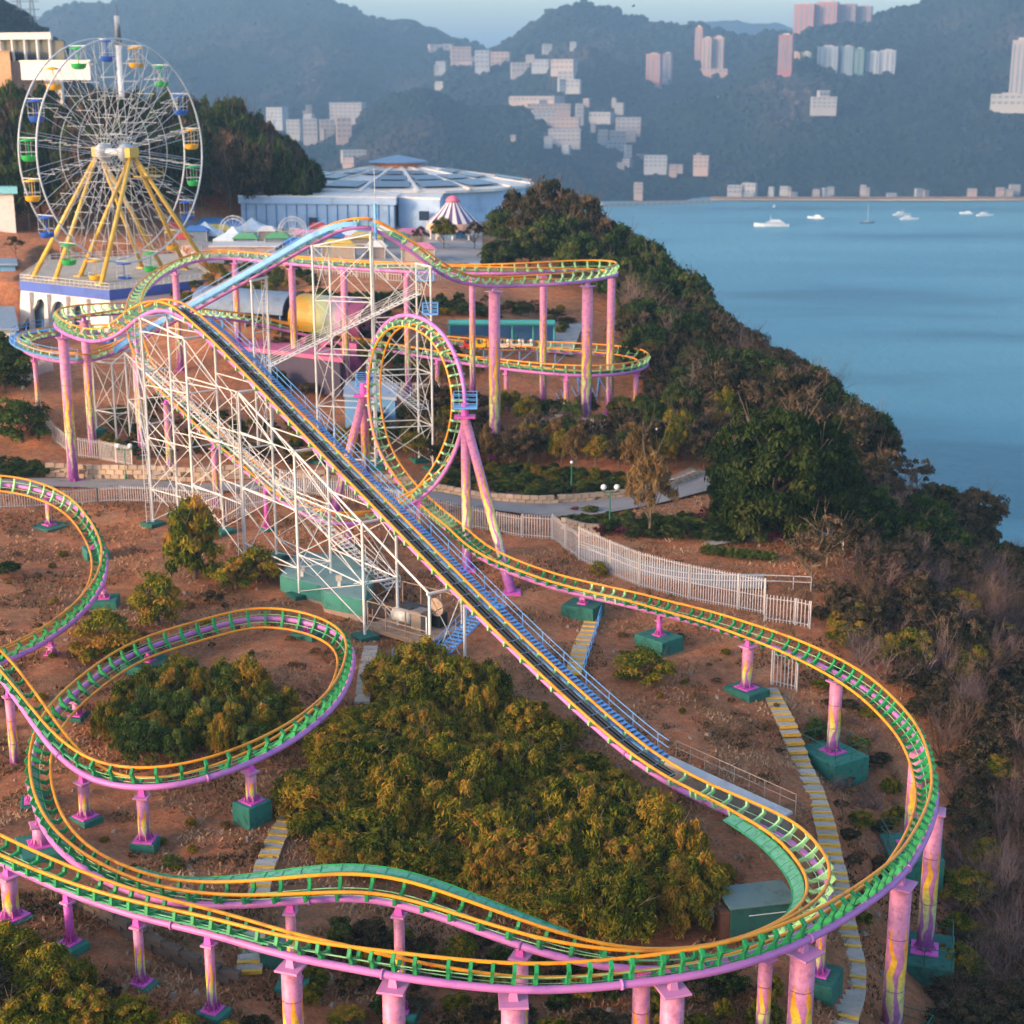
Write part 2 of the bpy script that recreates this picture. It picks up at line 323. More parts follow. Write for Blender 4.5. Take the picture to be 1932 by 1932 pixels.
def H(x, y):
    i = min(max((x-GX0)/GS, 0), len(gx)-1.001); j = min(max((y-GY0)/GS, 0), len(gy)-1.001)
    a, b = int(i), int(j); fx, fy = i-a, j-b
    return float((ZZ[b, a]*(1-fx)+ZZ[b, a+1]*fx)*(1-fy)+(ZZ[b+1, a]*(1-fx)+ZZ[b+1, a+1]*fx)*fy)
def G(u, v, y0=45, y1=560):
    "where the sight line through (u, v) meets the ground"
    d = ray(u, v); y = y0
    while y < y1:
        s = y/d.y
        if CAMZ+d.z*s < H(d.x*s, y):
            lo, hi = y-1.0, y
            for _ in range(14):
                m = (lo+hi)/2; s = m/d.y
                if CAMZ+d.z*s < H(d.x*s, m): hi = m
                else: lo = m
            s = hi/d.y; return Vector((d.x*s, hi, H(d.x*s, hi)))
        y += 1.0
    s = y1/d.y; return Vector((d.x*s, y1, H(d.x*s, y1)))

def soil():
    m, t, b = newmat('hillside_soil'); tc = N(t, 'ShaderNodeTexCoord')
    n1 = N(t, 'ShaderNodeTexNoise', i_Scale=.17, i_Detail=8.0, i_Roughness=.68); n2 = N(t, 'ShaderNodeTexNoise', i_Scale=1.1, i_Detail=8.0, i_Roughness=.7); n3 = N(t, 'ShaderNodeTexNoise', i_Scale=4.5, i_Detail=8.0, i_Roughness=.8)
    for n in (n1, n2, n3): t.links.new(tc.outputs['Object'], n.inputs['Vector'])
    r1 = ramp(t, [(.30, (.17,.12,.055)), (.41, (.34,.18,.095)), (.52, (.62,.20,.085)), (.63, (.60,.31,.165)), (.76, (.34,.23,.10))])
    r2 = ramp(t, [(.27, (.06,.045,.025)), (.41, (.34,.145,.07)), (.57, (.62,.25,.125)), (.75, (.68,.43,.26))])
    r3 = ramp(t, [(.31, (.28,.26,.24)), (.45, (.95,.93,.9)), (.7, (1.55,1.5,1.4))])
    t.links.new(n1.outputs['Fac'], r1.inputs['Fac']); t.links.new(n2.outputs['Fac'], r2.inputs['Fac']); t.links.new(n3.outputs['Fac'], r3.inputs['Fac'])
    mx = N(t, 'ShaderNodeMix', data_type='RGBA'); mx.inputs[0].default_value = .5
    t.links.new(r1.outputs[0], mx.inputs[6]); t.links.new(r2.outputs[0], mx.inputs[7])
    ml = N(t, 'ShaderNodeMix', data_type='RGBA', blend_type='MULTIPLY'); ml.inputs[0].default_value = .8
    t.links.new(mx.outputs[2], ml.inputs[6]); t.links.new(r3.outputs[0], ml.inputs[7])
    t.links.new(ml.outputs[2], b.inputs['Base Color']); b.inputs['Roughness'].default_value = .95; b.inputs['Specular IOR Level'].default_value = .15
    bp = N(t, 'ShaderNodeBump', i_Strength=1.0, i_Distance=.4); t.links.new(n3.outputs['Fac'], bp.inputs['Height']); t.links.new(bp.outputs[0], b.inputs['Normal'])
    return m
SOIL = soil()
def grid_obj(name, X, Y, Z, mat, smooth=True):
    ny, nx = X.shape; V = np.stack([X, Y, Z], -1).reshape(-1, 3)
    idx = np.arange(ny*nx).reshape(ny, nx)
    Fq = np.stack([idx[:-1, :-1], idx[:-1, 1:], idx[1:, 1:], idx[1:, :-1]], -1).reshape(-1, 4)
    return mk(name, V, Fq, mat, smooth=smooth)
setp(grid_obj('hillside_ground', XX, YY, ZZ, SOIL), 'bare orange-brown headland slope under the coaster', 'hillside', kind='structure')

# ------------------------------------------------------------------ sea
def seamat():
    m, t, b = newmat('sea_water'); tc = N(t, 'ShaderNodeTexCoord')
    mp = N(t, 'ShaderNodeMapping'); mp.inputs['Scale'].default_value = (1, .55, 1); t.links.new(tc.outputs['Object'], mp.inputs[0])
    n1 = N(t, 'ShaderNodeTexNoise', i_Scale=.07, i_Detail=8.0, i_Roughness=.72); n2 = N(t, 'ShaderNodeTexNoise', i_Scale=.006, i_Detail=5.0)
    t.links.new(mp.outputs[0], n1.inputs['Vector']); m2 = N(t, 'ShaderNodeMapping'); m2.inputs['Scale'].default_value = (.55, 1.5, 1); m2.inputs['Rotation'].default_value = (0, 0, .15); t.links.new(tc.outputs['Object'], m2.inputs[0]); t.links.new(m2.outputs[0], n2.inputs['Vector'])
    r = ramp(t, [(.32, (.04,.16,.20)), (.46, (.085,.265,.31)), (.66, (.125,.33,.365))]); t.links.new(n2.outputs['Fac'], r.inputs['Fac']); t.links.new(r.outputs[0], b.inputs['Base Color'])
    bp = N(t, 'ShaderNodeBump', i_Strength=.75, i_Distance=4.0); t.links.new(n1.outputs['Fac'], bp.inputs['Height']); t.links.new(bp.outputs[0], b.inputs['Normal'])
    rr = N(t, 'ShaderNodeMapRange'); rr.inputs[3].default_value = .25; rr.inputs[4].default_value = .5
    t.links.new(n2.outputs['Fac'], rr.inputs[0]); t.links.new(rr.outputs[0], b.inputs['Roughness']); b.inputs['IOR'].default_value = 1.33
    return m
setp(mk('sea', [(-9000,-600,SEA),(9000,-600,SEA),(9000,11800,SEA),(-9000,11800,SEA)], [(0,1,2,3)], seamat()), 'calm light blue bay below the headland', 'sea', kind='structure')

# ------------------------------------------------------------------ far hills
def hillmat():
    m, t, b = newmat('forested_hill'); tc = N(t, 'ShaderNodeTexCoord')
    n1 = N(t, 'ShaderNodeTexNoise', i_Scale=.006, i_Detail=8.0, i_Roughness=.62); n2 = N(t, 'ShaderNodeTexNoise', i_Scale=.06, i_Detail=4.0, i_Roughness=.7)
    for n in (n1, n2): t.links.new(tc.outputs['Object'], n.inputs['Vector'])
    r = ramp(t, [(.32, (.012,.024,.02)), (.52, (.02,.036,.03)), (.64, (.06,.055,.05)), (.74, (.16,.115,.105))])
    t.links.new(n1.outputs['Fac'], r.inputs['Fac'])
    r2 = ramp(t, [(.3, (.35,.35,.35)), (.7, (1.3,1.3,1.3))]); t.links.new(n2.outputs['Fac'], r2.inputs['Fac'])
    ml = N(t, 'ShaderNodeMix', data_type='RGBA', blend_type='MULTIPLY'); ml.inputs[0].default_value = 1
    t.links.new(r.outputs[0], ml.inputs[6]); t.links.new(r2.outputs[0], ml.inputs[7]); t.links.new(ml.outputs[2], b.inputs['Base Color'])
    b.inputs['Roughness'].default_value = 1; b.inputs['Specular IOR Level'].default_value = .05
    bp = N(t, 'ShaderNodeBump', i_Strength=1.0, i_Distance=14.0); t.links.new(n2.outputs['Fac'], bp.inputs['Height']); t.links.new(bp.outputs[0], b.inputs['Normal'])
    return m
HILLM = hillmat()
HILLS = []
def hill(name, label, ridge, Dr, Df, zf=SEA-2, pw=.85, du=9, amp=27, back=.5):
    us = np.arange(ridge[0][0], ridge[-1][0]+1, du); vs = np.interp(us, [a for a, b in ridge], [b for a, b in ridge])
    k = np.ones(5)/5; vs = np.convolve(np.pad(vs, 2, mode='edge'), k, 'valid')
    ts = np.concatenate([np.linspace(0, 1, 70), np.linspace(1.02, 1+back, 14)])
    U, T = np.meshgrid(us, ts); V = np.meshgrid(vs, ts)[0]
    Y = Df+(Dr-Df)*T
    zr = np.array([W(u, v, Y=Dr).z for u, v in zip(us, vs)]); ZR = np.meshgrid(zr, ts)[0]
    X = np.array([W(u, 966, Y=1000).x for u in us]); X = np.meshgrid(X, ts)[0]*Y/1000*(.965+.0)   # bearings
    dep = np.array([(W(u, v, Y=Dr).x) for u, v in zip(us, vs)])/Dr; X = np.meshgrid(dep, ts)[0]*Y
    sh = np.where(T <= 1, np.clip(T, 0, 1)**pw, 1-(T-1)*1.2)
    Z = zf+(ZR-zf)*sh
    env = np.clip(np.minimum(T*3, 1), 0, 1)*np.clip(1.15-np.abs(T-1)*0-(T > .9)*(T < 1.1)*.75, .15, 1)
    Z = Z+env*amp*((.5-np.abs(vnoise(X, Y, 230, 15))*2)*1.8+vnoise(X, Y, 310, 11)*2.0+vnoise(X, Y, 120, 12)*1.4+vnoise(X, Y, 45, 13)*.8)+vnoise(X, Y, 16, 14)*8*np.clip(T*4, 0, 1)
    o = setp(grid_obj('hill', X, Y, Z, HILLM), label, 'hill', kind='structure')
    HILLS.append((X, Y, Z)); return o
hill('hill', 'tall forested mountain filling the top left beyond the park', [(-1100,150),(-700,60),(-350,80),(-100,70),(60,55),(120,30),(250,5),(400,-25),(540,-30),(620,-12),(660,12),(710,42),(790,66),(850,80),(920,98),(1000,135),(1100,180)], 3700, 2700, zf=-60, du=8)
hill('hill', 'blue cone-shaped peak right of the saddle', [(800,170),(880,120),(935,94),(980,62),(1040,22),(1085,11),(1130,19),(1180,36),(1260,50),(1320,62),(1400,72),(1480,70),(1600,90),(1720,120)], 3300, 2450, zf=-80, du=7)
hill('hill', 'faint distant ridge in the gap between peaks', [(1080,110),(1200,80),(1320,50),(1400,49),(1470,68),(1560,85),(1700,110)], 6000, 5200, zf=0, du=10)
hill('hill', 'long wooded hillside above the bay on the right', [(1240,190),(1330,140),(1420,105),(1498,62),(1600,46),(1700,17),(1760,0),(1850,-40),(1950,-60),(2200,-80),(2500,-80),(3000,-40)], 3000, 2135, zf=SEA-1.5, pw=.72, du=8)
hill('hill', 'wooded knoll behind the solar-panelled roof', [(-300,300),(0,285),(250,280),(380,285),(500,285),(600,272),(660,246),(700,207),(740,182),(780,175),(820,184),(870,208),(930,213),(960,204),(1000,214),(1050,246),(1100,276),(1200,308),(1300,330),(1380,352),(1420,372)], 2450, 2060, zf=SEA-2, pw=.6, du=6, amp=7)
hill('hill', 'dark near hillside in the top left corner', [(-800,-140),(-300,-80),(-60,-30),(0,-8),(40,14),(75,52),(110,92),(150,150),(230,230)], 900, 640, zf=-20, du=6, amp=4)
def hz(u, v):
    "where a sight line meets the far hills"
    best = None
    for (X, Y, Z) in HILLS:
        ok = None
        dep = Y*CP-(Z-CAMZ)*SP; PU = 966+3000*X/dep; PV = 966-3000*(Y*SP+(Z-CAMZ)*CP)/dep
        d = (PU-u)**2+((PV-v)*1.0)**2; d = d + 0; k = np.argmin(d)
        if d.flat[k] < 230 and (best is None or Y.flat[k] < best[1]): best = (X.flat[k], Y.flat[k], Z.flat[k])
    return Vector(best) if best else W(u, v, Y=2600)
# far woods: crowns that give the slopes their tree cover (uncountable)
def far_wood():
    ph = (1+5**.5)/2; ico = np.array([(-1,ph,0),(1,ph,0),(-1,-ph,0),(1,-ph,0),(0,-1,ph),(0,1,ph),(0,-1,-ph),(0,1,-ph),(ph,0,-1),(ph,0,1),(-ph,0,-1),(-ph,0,1)])/1.9
    fi = np.array([(0,11,5),(0,5,1),(0,1,7),(0,7,10),(0,10,11),(1,5,9),(5,11,4),(11,10,2),(10,7,6),(7,1,8),(3,9,4),(3,4,2),(3,2,6),(3,6,8),(3,8,9),(4,9,5),(2,4,11),(6,2,10),(8,6,7),(9,8,1)])
    rs = np.random.RandomState(4); VS = []; FS = []; m = 0
    for (X, Y, Z), n in zip(HILLS, (6500, 4500, 0, 8000, 6500, 2500)):
        if not n: continue
        ny, nx = X.shape; i = rs.randint(0, nx-1, n); j = rs.randint(2, 70, n); f = rs.rand(n); g = rs.rand(n)
        P = np.stack([A[j, i]*(1-f)+A[j, i+1]*f for A in (X, Y, Z)], 1); P2 = np.stack([A[j+1, i] for A in (X, Y, Z)], 1); P = P*(1-g[:, None])+P2*g[:, None]
        u = 966+3000*P[:, 0]/(P[:, 1]*CP-(P[:, 2]-CAMZ)*SP); P = P[(u > -150) & (u < 2080) & (P[:, 2] > SEA+3)]; n = len(P)
        sc = rs.uniform(4.0, 8.5, (n, 1, 1))*(P[:, 1]/2600).clip(.45, 1.2)[:, None, None]
        V = P[:, None, :]+ico[None]*sc*rs.uniform(.7, 1.25, (n, 12, 3)); VS.append(V.reshape(-1, 3)); FS.append((fi[None]+(m+np.arange(n)*12)[:, None, None]).reshape(-1, 3)); m += n*12
    return np.concatenate(VS), np.concatenate(FS)
fv, ff = far_wood(); setp(mk('far_wood', fv, ff, HILLM, smooth=True), 'tree cover of the distant slopes', 'wood', kind='stuff')
# beach and shore road along the bay
bm = MB(); sand = paint('beach_sand', 'b9a48c', .9, .2, .02); pts = []
for u in range(1340, 2300, 20):
    a = W(u, 378.5-.5*math.sin(u*.01), z=SEA+1.2); b_ = W(u, 374.5, z=SEA+1.4); c_ = W(u, 371, z=SEA+5); pts += [a, b_, c_]
fs = []
for k in range(len(pts)//3-1): fs += [(3*k,3*k+3,3*k+4,3*k+1),(3*k+1,3*k+4,3*k+5,3*k+2)]
setp(mk('beach', pts, fs, sand, smooth=True), 'pale sand beach along the far shore', 'beach', kind='structure')

# ------------------------------------------------------------------ haze
hb = MB().box((-9300,-900,-112),(9300,12100,305)); hm = bpy.data.materials.new('haze_air'); hm.use_nodes = True; ht = hm.node_tree; ht.nodes.clear()
pv = ht.nodes.new('ShaderNodeVolumePrincipled'); pv.inputs['Density'].default_value = .0002; pv.inputs['Color'].default_value = (.40,.66,.93,1); pv.inputs['Anisotropy'].default_value = .2
mo = ht.nodes.new('ShaderNodeOutputMaterial'); ht.links.new(pv.outputs[0], mo.inputs['Volume'])
setp(hb.mk('haze', hm), 'thin blue evening haze over the bay', 'haze', kind='stuff')
# ------------------------------------------------------------------ coaster tracks
PINK = paint('track_spine_lilac', 'c877b8', .45, .3, .55, dirt='935aa6')
RAILM = paint('rail_orange_yellow', 'ef9612', .4, .22, .6, dirt='b9600f')
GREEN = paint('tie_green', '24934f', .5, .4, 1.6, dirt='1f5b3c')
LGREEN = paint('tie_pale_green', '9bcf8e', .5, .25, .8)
GRATE = paint('walkway_grating_green', '5b9a7c', .7, .45, 3.0)
MAGENTA = paint('bracket_magenta', 'd455b0', .45, .25, 1.0)
WHITE = paint('steel_white', 'd9d3cc', .5, .25, .9, dirt='9a8a7a')
BLUE = paint('steel_blue', '6aa5dc', .45, .25, .8)
BLACK = paint('chain_black', '2b2a2b', .55, .3, 1.5)
def tie_mesh(mat, s=1.0, hook=True):
    g = .60
    KX, KZ = 1.23, 1.2
    L = [(x*KX, z*KZ) for x, z in [(-.14,.12),(.14,.12),(.30,.26),(g+.06,.36),(g+.09,.70),(g-.05,.70),(g-.09,.48),(.2,.40),(-.2,.40),(-g+.09,.48),(-g+.05,.70),(-g-.09,.70),(-g-.06,.36),(-.30,.26)]]
    n = len(L); th = .085*s
    vs = [(x, -th, z) for x, z in L]+[(x, th, z) for x, z in L]
    cells = [(0,1,2,7,8,13),(2,3,6,7),(3,4,5,6),(13,8,9,12),(12,9,10,11)]
    fs = [c for c in cells]+[tuple(i+n for i in c)[::-1] for c in cells]
    fs += [(i,i+n,(i+1)%n+n,(i+1)%n) for i in range(n)]
    me = bpy.data.meshes.new('tie'); me.from_pydata(vs, [], fs); me.materials.append(mat); me.update(); return me
TIE_G, TIE_L = tie_mesh(GREEN), tie_mesh(LGREEN)
def off(t, i, a, b): return t.P[i]+t.R[i]*a+t.U[i]*b
def frame(t, i):
    R, T, U, P = t.R[i], t.T[i], t.U[i], t.P[i]
    return Matrix(((R.x,T.x,U.x,P.x),(R.y,T.y,U.y,P.y),(R.z,T.z,U.z,P.z),(0,0,0,1)))
def strip(t, i0, i1, a0, b0, a1, b1, th=.05, step=1):
    vs = []; fs = []
    ids = list(range(i0, i1, step))
    for i in ids: vs += [off(t,i,a0,b0), off(t,i,a1,b1), off(t,i,a1,b1-th), off(t,i,a0,b0-th)]
    for k in range(len(ids)-1):
        q = 4*k
        for a in range(4): fs.append((q+a, q+(a+1)%4, q+4+(a+1)%4, q+4+a))
    fs += [(0,1,2,3), tuple(4*(len(ids)-1)+x for x in (3,2,1,0))]
    return vs, fs
def make_track(key, label, tie=1.2, pale=None, spine_r=.19, rail_r=.095, walk=(), string=True):
    t = TR[key]; n = len(t.P); c = t.P[n//2]
    root = thing('coaster_track', label, 'roller coaster', (c.x, c.y, H(c.x, c.y)), 'sections of the roller coaster')
    v, f = tube(t.P, spine_r, 12); sp = mk('spine', v, f, PINK, root, True)
    # bolted joints on the spine
    for i in range(14, n-5, 22):
        a, b = t.P[i]-t.T[i]*.06, t.P[i]+t.T[i]*.06
        rodpart('joint_flange', a, b, spine_r*1.28, PINK, root, 12)
    for s in (-1, 1):
        v, f = tube([off(t, i, s*.74, .92) for i in range(n)], rail_r, 8); mk('rail', v, f, RAILM, root, True)
    if string:
        for s in (-1, 1):
            v, f = tube([off(t, i, s*.3, .42) for i in range(0, n, 2)], .028, 4); mk('stringer_pipe', v, f, LGREEN, root)
    step = tie/(t.S[1]-t.S[0]); i = 1.0
    while i < n-1:
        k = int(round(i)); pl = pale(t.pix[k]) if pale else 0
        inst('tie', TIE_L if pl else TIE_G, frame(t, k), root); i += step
    for (p0, p1, a0, b0, a1, b1) in walk:
        i0, i1 = near(key, *p0), near(key, *p1)
        if i0 > i1: i0, i1 = i1, i0
        v, f = strip(t, i0, i1, a0, b0, a1, b1); mk('walkway', v, f, GRATE, root)
        for i in range(i0+1, i1-1, 2): rodpart('grating_bar', off(t, i, a0, b0+.012), off(t, i, a1, b1+.012), .022, GREEN, root, 4)
        for e in (a0, a1):
            vs, fs = tube([off(t, i, e, b0+.02) for i in range(i0, i1)], .035, 4); mk('walkway_edge', vs, fs, GREEN, root)
    return root
trk = {}
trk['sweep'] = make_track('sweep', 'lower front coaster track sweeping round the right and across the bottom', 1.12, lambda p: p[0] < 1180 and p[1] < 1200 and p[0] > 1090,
    walk=[((0,1626),(520,1800),-.45,.34,.2,.34)])
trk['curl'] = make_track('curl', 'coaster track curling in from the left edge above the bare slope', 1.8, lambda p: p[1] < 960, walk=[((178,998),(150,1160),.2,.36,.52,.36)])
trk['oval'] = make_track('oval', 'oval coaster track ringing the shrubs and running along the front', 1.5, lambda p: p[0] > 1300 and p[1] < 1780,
    walk=[((0,1277),(175,1465),-.3,.36,.35,.36), ((57,1461),(128,1619),-.25,.4,.3,.4), ((200,1665),(1078,1813),-1.6,.88,-.95,.88), ((1500,1770),(1400,1545),-1.75,.85,-.98,.85)])
trk['drop'] = make_track('drop', 'coaster drop diving behind the white lattice towers', 1.6, lambda p: True)
trk['loop'] = make_track('loop', 'vertical loop of the roller coaster on pink A-frame legs', 1.15, lambda p: True)
trk['crown'] = make_track('crown', 'high coaster track turning round at the right on tall columns', 1.5, lambda p: True)
trk['return'] = make_track('return', 'lower coaster track winding back below the high turnaround', 1.5, lambda p: True, walk=[((960,697),(1222,691),-.3,.36,.3,.36)])
trk['lift_far'] = make_track('lift_far', 'rear lift hill rising to the highest crest', 1.5, lambda p: True)
trk['lift_near'] = make_track('lift_near', 'long chain lift hill crossing the middle with blue stairs', 1.9, lambda p: True, rail_r=.1, string=False)
# chain trough, chain, stairs, handrails on the near lift
t = TR['lift_near']; root = trk['lift_near']
i1 = near('lift_near', 330, 590); i0 = near('lift_near', 1262, 1479)
v, f = strip(t, i0, i1, -.26, .60, .26, .60, .04); mk('chain_trough', v, f, BLACK, root)
for i in range(i0, i1, 3): rodpart('trough_bearer', off(t, i, -.7, .74), off(t, i, .7, .74), .045, paint('bearer_grey_blue', '8b98a8', .5, .3), root, 4)
for s in (-.16, .16):
    v, f = tube([off(t, i, s, .75) for i in range(i0, i1)], .05, 4); mk('lift_chain', v, f, paint('chain_steel', '6d675e', .5, .3), root)
for s in (-.28, .28):
    v, f = strip(t, i0, i1, s-.02, .72, s+.02, .8, .16); mk('trough_side', v, f, BLACK, root)
def lift_stairs(key, ia, ib, side, rows, mat, treadmat, w0=1.0, w1=1.95, step=.42, base=.45):
    t = TR[key]; root = trk[key]
    for e in (w0, w1):
        v, f = strip(t, ia, ib, side*e-.03, base, side*e+.03, base, .22); mk('stair_stringer', v, f, mat, root)
    P = [off(t, i, side*(w0+w1)/2, base) for i in range(ia, ib)]
    s = [0]
    for a, b in zip(P, P[1:]): s.append(s[-1]+(b-a).length)
    me = MB().box((-(w1-w0)/2, -.15, -.02), ((w1-w0)/2, .15, .02)); md = bpy.data.meshes.new('tread'); md.from_pydata(me.v, [], me.f); md.materials.append(treadmat)
    d = step*.5; k = 0
    while d < s[-1]:
        while s[k+1] < d: k += 1
        fr = (d-s[k])/max(1e-6, s[k+1]-s[k]); p = P[k].lerp(P[k+1], fr)
        h = t.T[ia+k].copy(); h.z = 0; h.normalize(); r = h.cross(Vector((0,0,1)))
        M = Matrix(((r.x,h.x,0,p.x),(r.y,h.y,0,p.y),(0,0,1,p.z+.04),(0,0,0,1)))
        inst('tread', md, M, root); d += step
    for e in rows:
        for hgt in (.55, 1.05):
            pp = [off(t, i, side*e, base)+Vector((0,0,hgt)) for i in range(ia, ib)]
            v, f = tube(pp, .03, 5); mk('handrail', v, f, mat, root)
        for i in range(ia+2, ib, 5):
            rodpart('rail_post', off(t, i, side*e, base), off(t, i, side*e, base)+Vector((0,0,1.05)), .028, mat, root)
lift_stairs('lift_near', i0+4, near('lift_near', 352, 605), 1, (1.95,), BLUE, BLUE)
lift_stairs('lift_far', near('lift_far', 215, 668), near('lift_far', 640, 436), 1, (1.95,), BLUE, paint('tread_grey', '8894a0', .6))
# blue edge beam of the rear lift walkway
tf = TR['lift_far']; a, b = near('lift_far', 300, 620), near('lift_far', 690, 430)
v, f = strip(tf, near('lift_far', 215, 668), b, 1.97, .8, 2.05, .8, .5); mk('walkway_fascia', v, f, BLUE, trk['lift_far'])
# blue railed walkway round the low left turn
ia, ib = near('lift_far', 120, 634), near('lift_far', 150, 684)
v, f = strip(tf, ia, ib, .85, .5, 1.6, .5); mk('walkway', v, f, BLUE, trk['lift_far'])
for e in (1.6,):
    for hgt in (.6, 1.1, 1.6):
        v, f = tube([off(tf, i, e, hgt) for i in range(ia, ib)], .035, 5); mk('handrail', v, f, BLUE, trk['lift_far'])
    for i in range(ia, ib, 4): rodpart('rail_post', off(tf, i, e, .5), off(tf, i, e, 1.6), .035, BLUE, trk['lift_far'])

# ------------------------------------------------------------------ columns
def flame():
    m, t, b = newmat('column_flames'); tc = N(t, 'ShaderNodeTexCoord')
    sx = N(t, 'ShaderNodeSeparateXYZ'); t.links.new(tc.outputs['Generated'], sx.inputs[0])
    def math_(op, a, bb=None):
        n = N(t, 'ShaderNodeMath', operation=op)
        for k, q in enumerate((a, bb)):
            if q is None: continue
            if isinstance(q, (int, float)): n.inputs[k].default_value = q
            else: t.links.new(q, n.inputs[k])
        return n.outputs[0]
    so_ = N(t, 'ShaderNodeSeparateXYZ'); t.links.new(tc.outputs['Object'], so_.inputs[0])
    ang = math_('ARCTAN2', so_.outputs[1], so_.outputs[0])
    nz = N(t, 'ShaderNodeTexNoise', i_Scale=.8, i_Detail=1.0); t.links.new(tc.outputs['Object'], nz.inputs['Vector'])
    wob = math_('MULTIPLY', math_('SINE', math_('MULTIPLY', so_.outputs[2], 2.1)), .55)
    wv = math_('SINE', math_('ADD', math_('MULTIPLY', ang, 5.0), math_('ADD', wob, math_('MULTIPLY', nz.outputs['Fac'], 6.0))))
    z = sx.outputs[2]
    # flames live between 15 % and 72 % of the height, thinning to tips at the top
    th = N(t, 'ShaderNodeMapRange'); t.links.new(z, th.inputs[0]); th.inputs[1].default_value = .34; th.inputs[2].default_value = .76; th.inputs[3].default_value = -.7; th.inputs[4].default_value = 1.05
    lo = N(t, 'ShaderNodeMapRange'); t.links.new(z, lo.inputs[0]); lo.inputs[1].default_value = .34; lo.inputs[2].default_value = .08; lo.inputs[3].default_value = -.7; lo.inputs[4].default_value = 1.05
    thr = math_('MAXIMUM', th.outputs[0], lo.outputs[0])
    msk = N(t, 'ShaderNodeMapRange'); t.links.new(math_('SUBTRACT', wv, thr), msk.inputs[0]); msk.inputs[1].default_value = -.08; msk.inputs[2].default_value = .08
    pinkr = ramp(t, [(0, lin('a95fb8')), (.2, lin('bb76c2')), (.55, lin('cb7fa9')), (1, lin('d2849f'))]); t.links.new(z, pinkr.inputs['Fac'])
    fr = ramp(t, [(.15, lin('e2cfc0')), (.33, lin('dbe08a')), (.47, lin('f0c83c')), (.62, lin('f09a1c'))]); t.links.new(z, fr.inputs['Fac'])
    mx = N(t, 'ShaderNodeMix', data_type='RGBA'); t.links.new(msk.outputs[0], mx.inputs[0]); t.links.new(pinkr.outputs[0], mx.inputs[6]); t.links.new(fr.outputs[0], mx.inputs[7])
    n2 = N(t, 'ShaderNodeTexNoise', i_Scale=2.5, i_Detail=6.0, i_Roughness=.7); t.links.new(tc.outputs['Object'], n2.inputs['Vector'])
    r2 = ramp(t, [(.3, (.55,.5,.5)), (.5, (.92,.9,.9)), (.62, (1.03,1.02,1.0))]); t.links.new(n2.outputs['Fac'], r2.inputs['Fac'])
    ml = N(t, 'ShaderNodeMix', data_type='RGBA', blend_type='MULTIPLY'); ml.inputs[0].default_value = 1; t.links.new(mx.outputs[2], ml.inputs[6]); t.links.new(r2.outputs[0], ml.inputs[7])
    t.links.new(ml.outputs[2], b.inputs['Base Color']); b.inputs['Roughness'].default_value = .42; b.inputs['Specular IOR Level'].default_value = .35
    return m
FLAME = flame()
CPINK = paint('column_pink', 'c77fab', .45, .2, .5)
CONC = paint('footing_green', '2c6f60', .85, .6, 2.2, dirt='2b322c', bump=.5)
BOLT = paint('bolt_magenta', 'b03a8e', .5, .2)
def flat_quad(c, d, e, hx, hy, z0, z1, mat, name, parent, bev=.06):
    b = MB(); P = lambda sx, sy, k: (c[0]+d[0]*sx*(hx-k)+e[0]*sy*(hy-k), c[1]+d[1]*sx*(hx-k)+e[1]*sy*(hy-k))
    q = [(-1,-1),(1,-1),(1,1),(-1,1)]
    rings = [([P(*s, 0) for s in q], z0), ([P(*s, 0) for s in q], z1-bev), ([P(*s, bev) for s in q], z1)]
    vs = [(p[0], p[1], z) for pts, z in rings for p in pts]
    fs = [(3,2,1,0),(8,9,10,11)]+[(r*4+i, r*4+(i+1)%4, r*4+4+(i+1)%4, r*4+4+i) for r in (0,1) for i in range(4)]
    return mk(name, vs, fs, mat, parent)
WHERE = {'sweep':'front sweep','curl':'left curl','oval':'oval','crown':'high turnaround','return':'low return track','lift_far':'rear lift','drop':'drop behind the lattice towers','loop':'vertical loop'}
cnt = {}
COLINFO = []
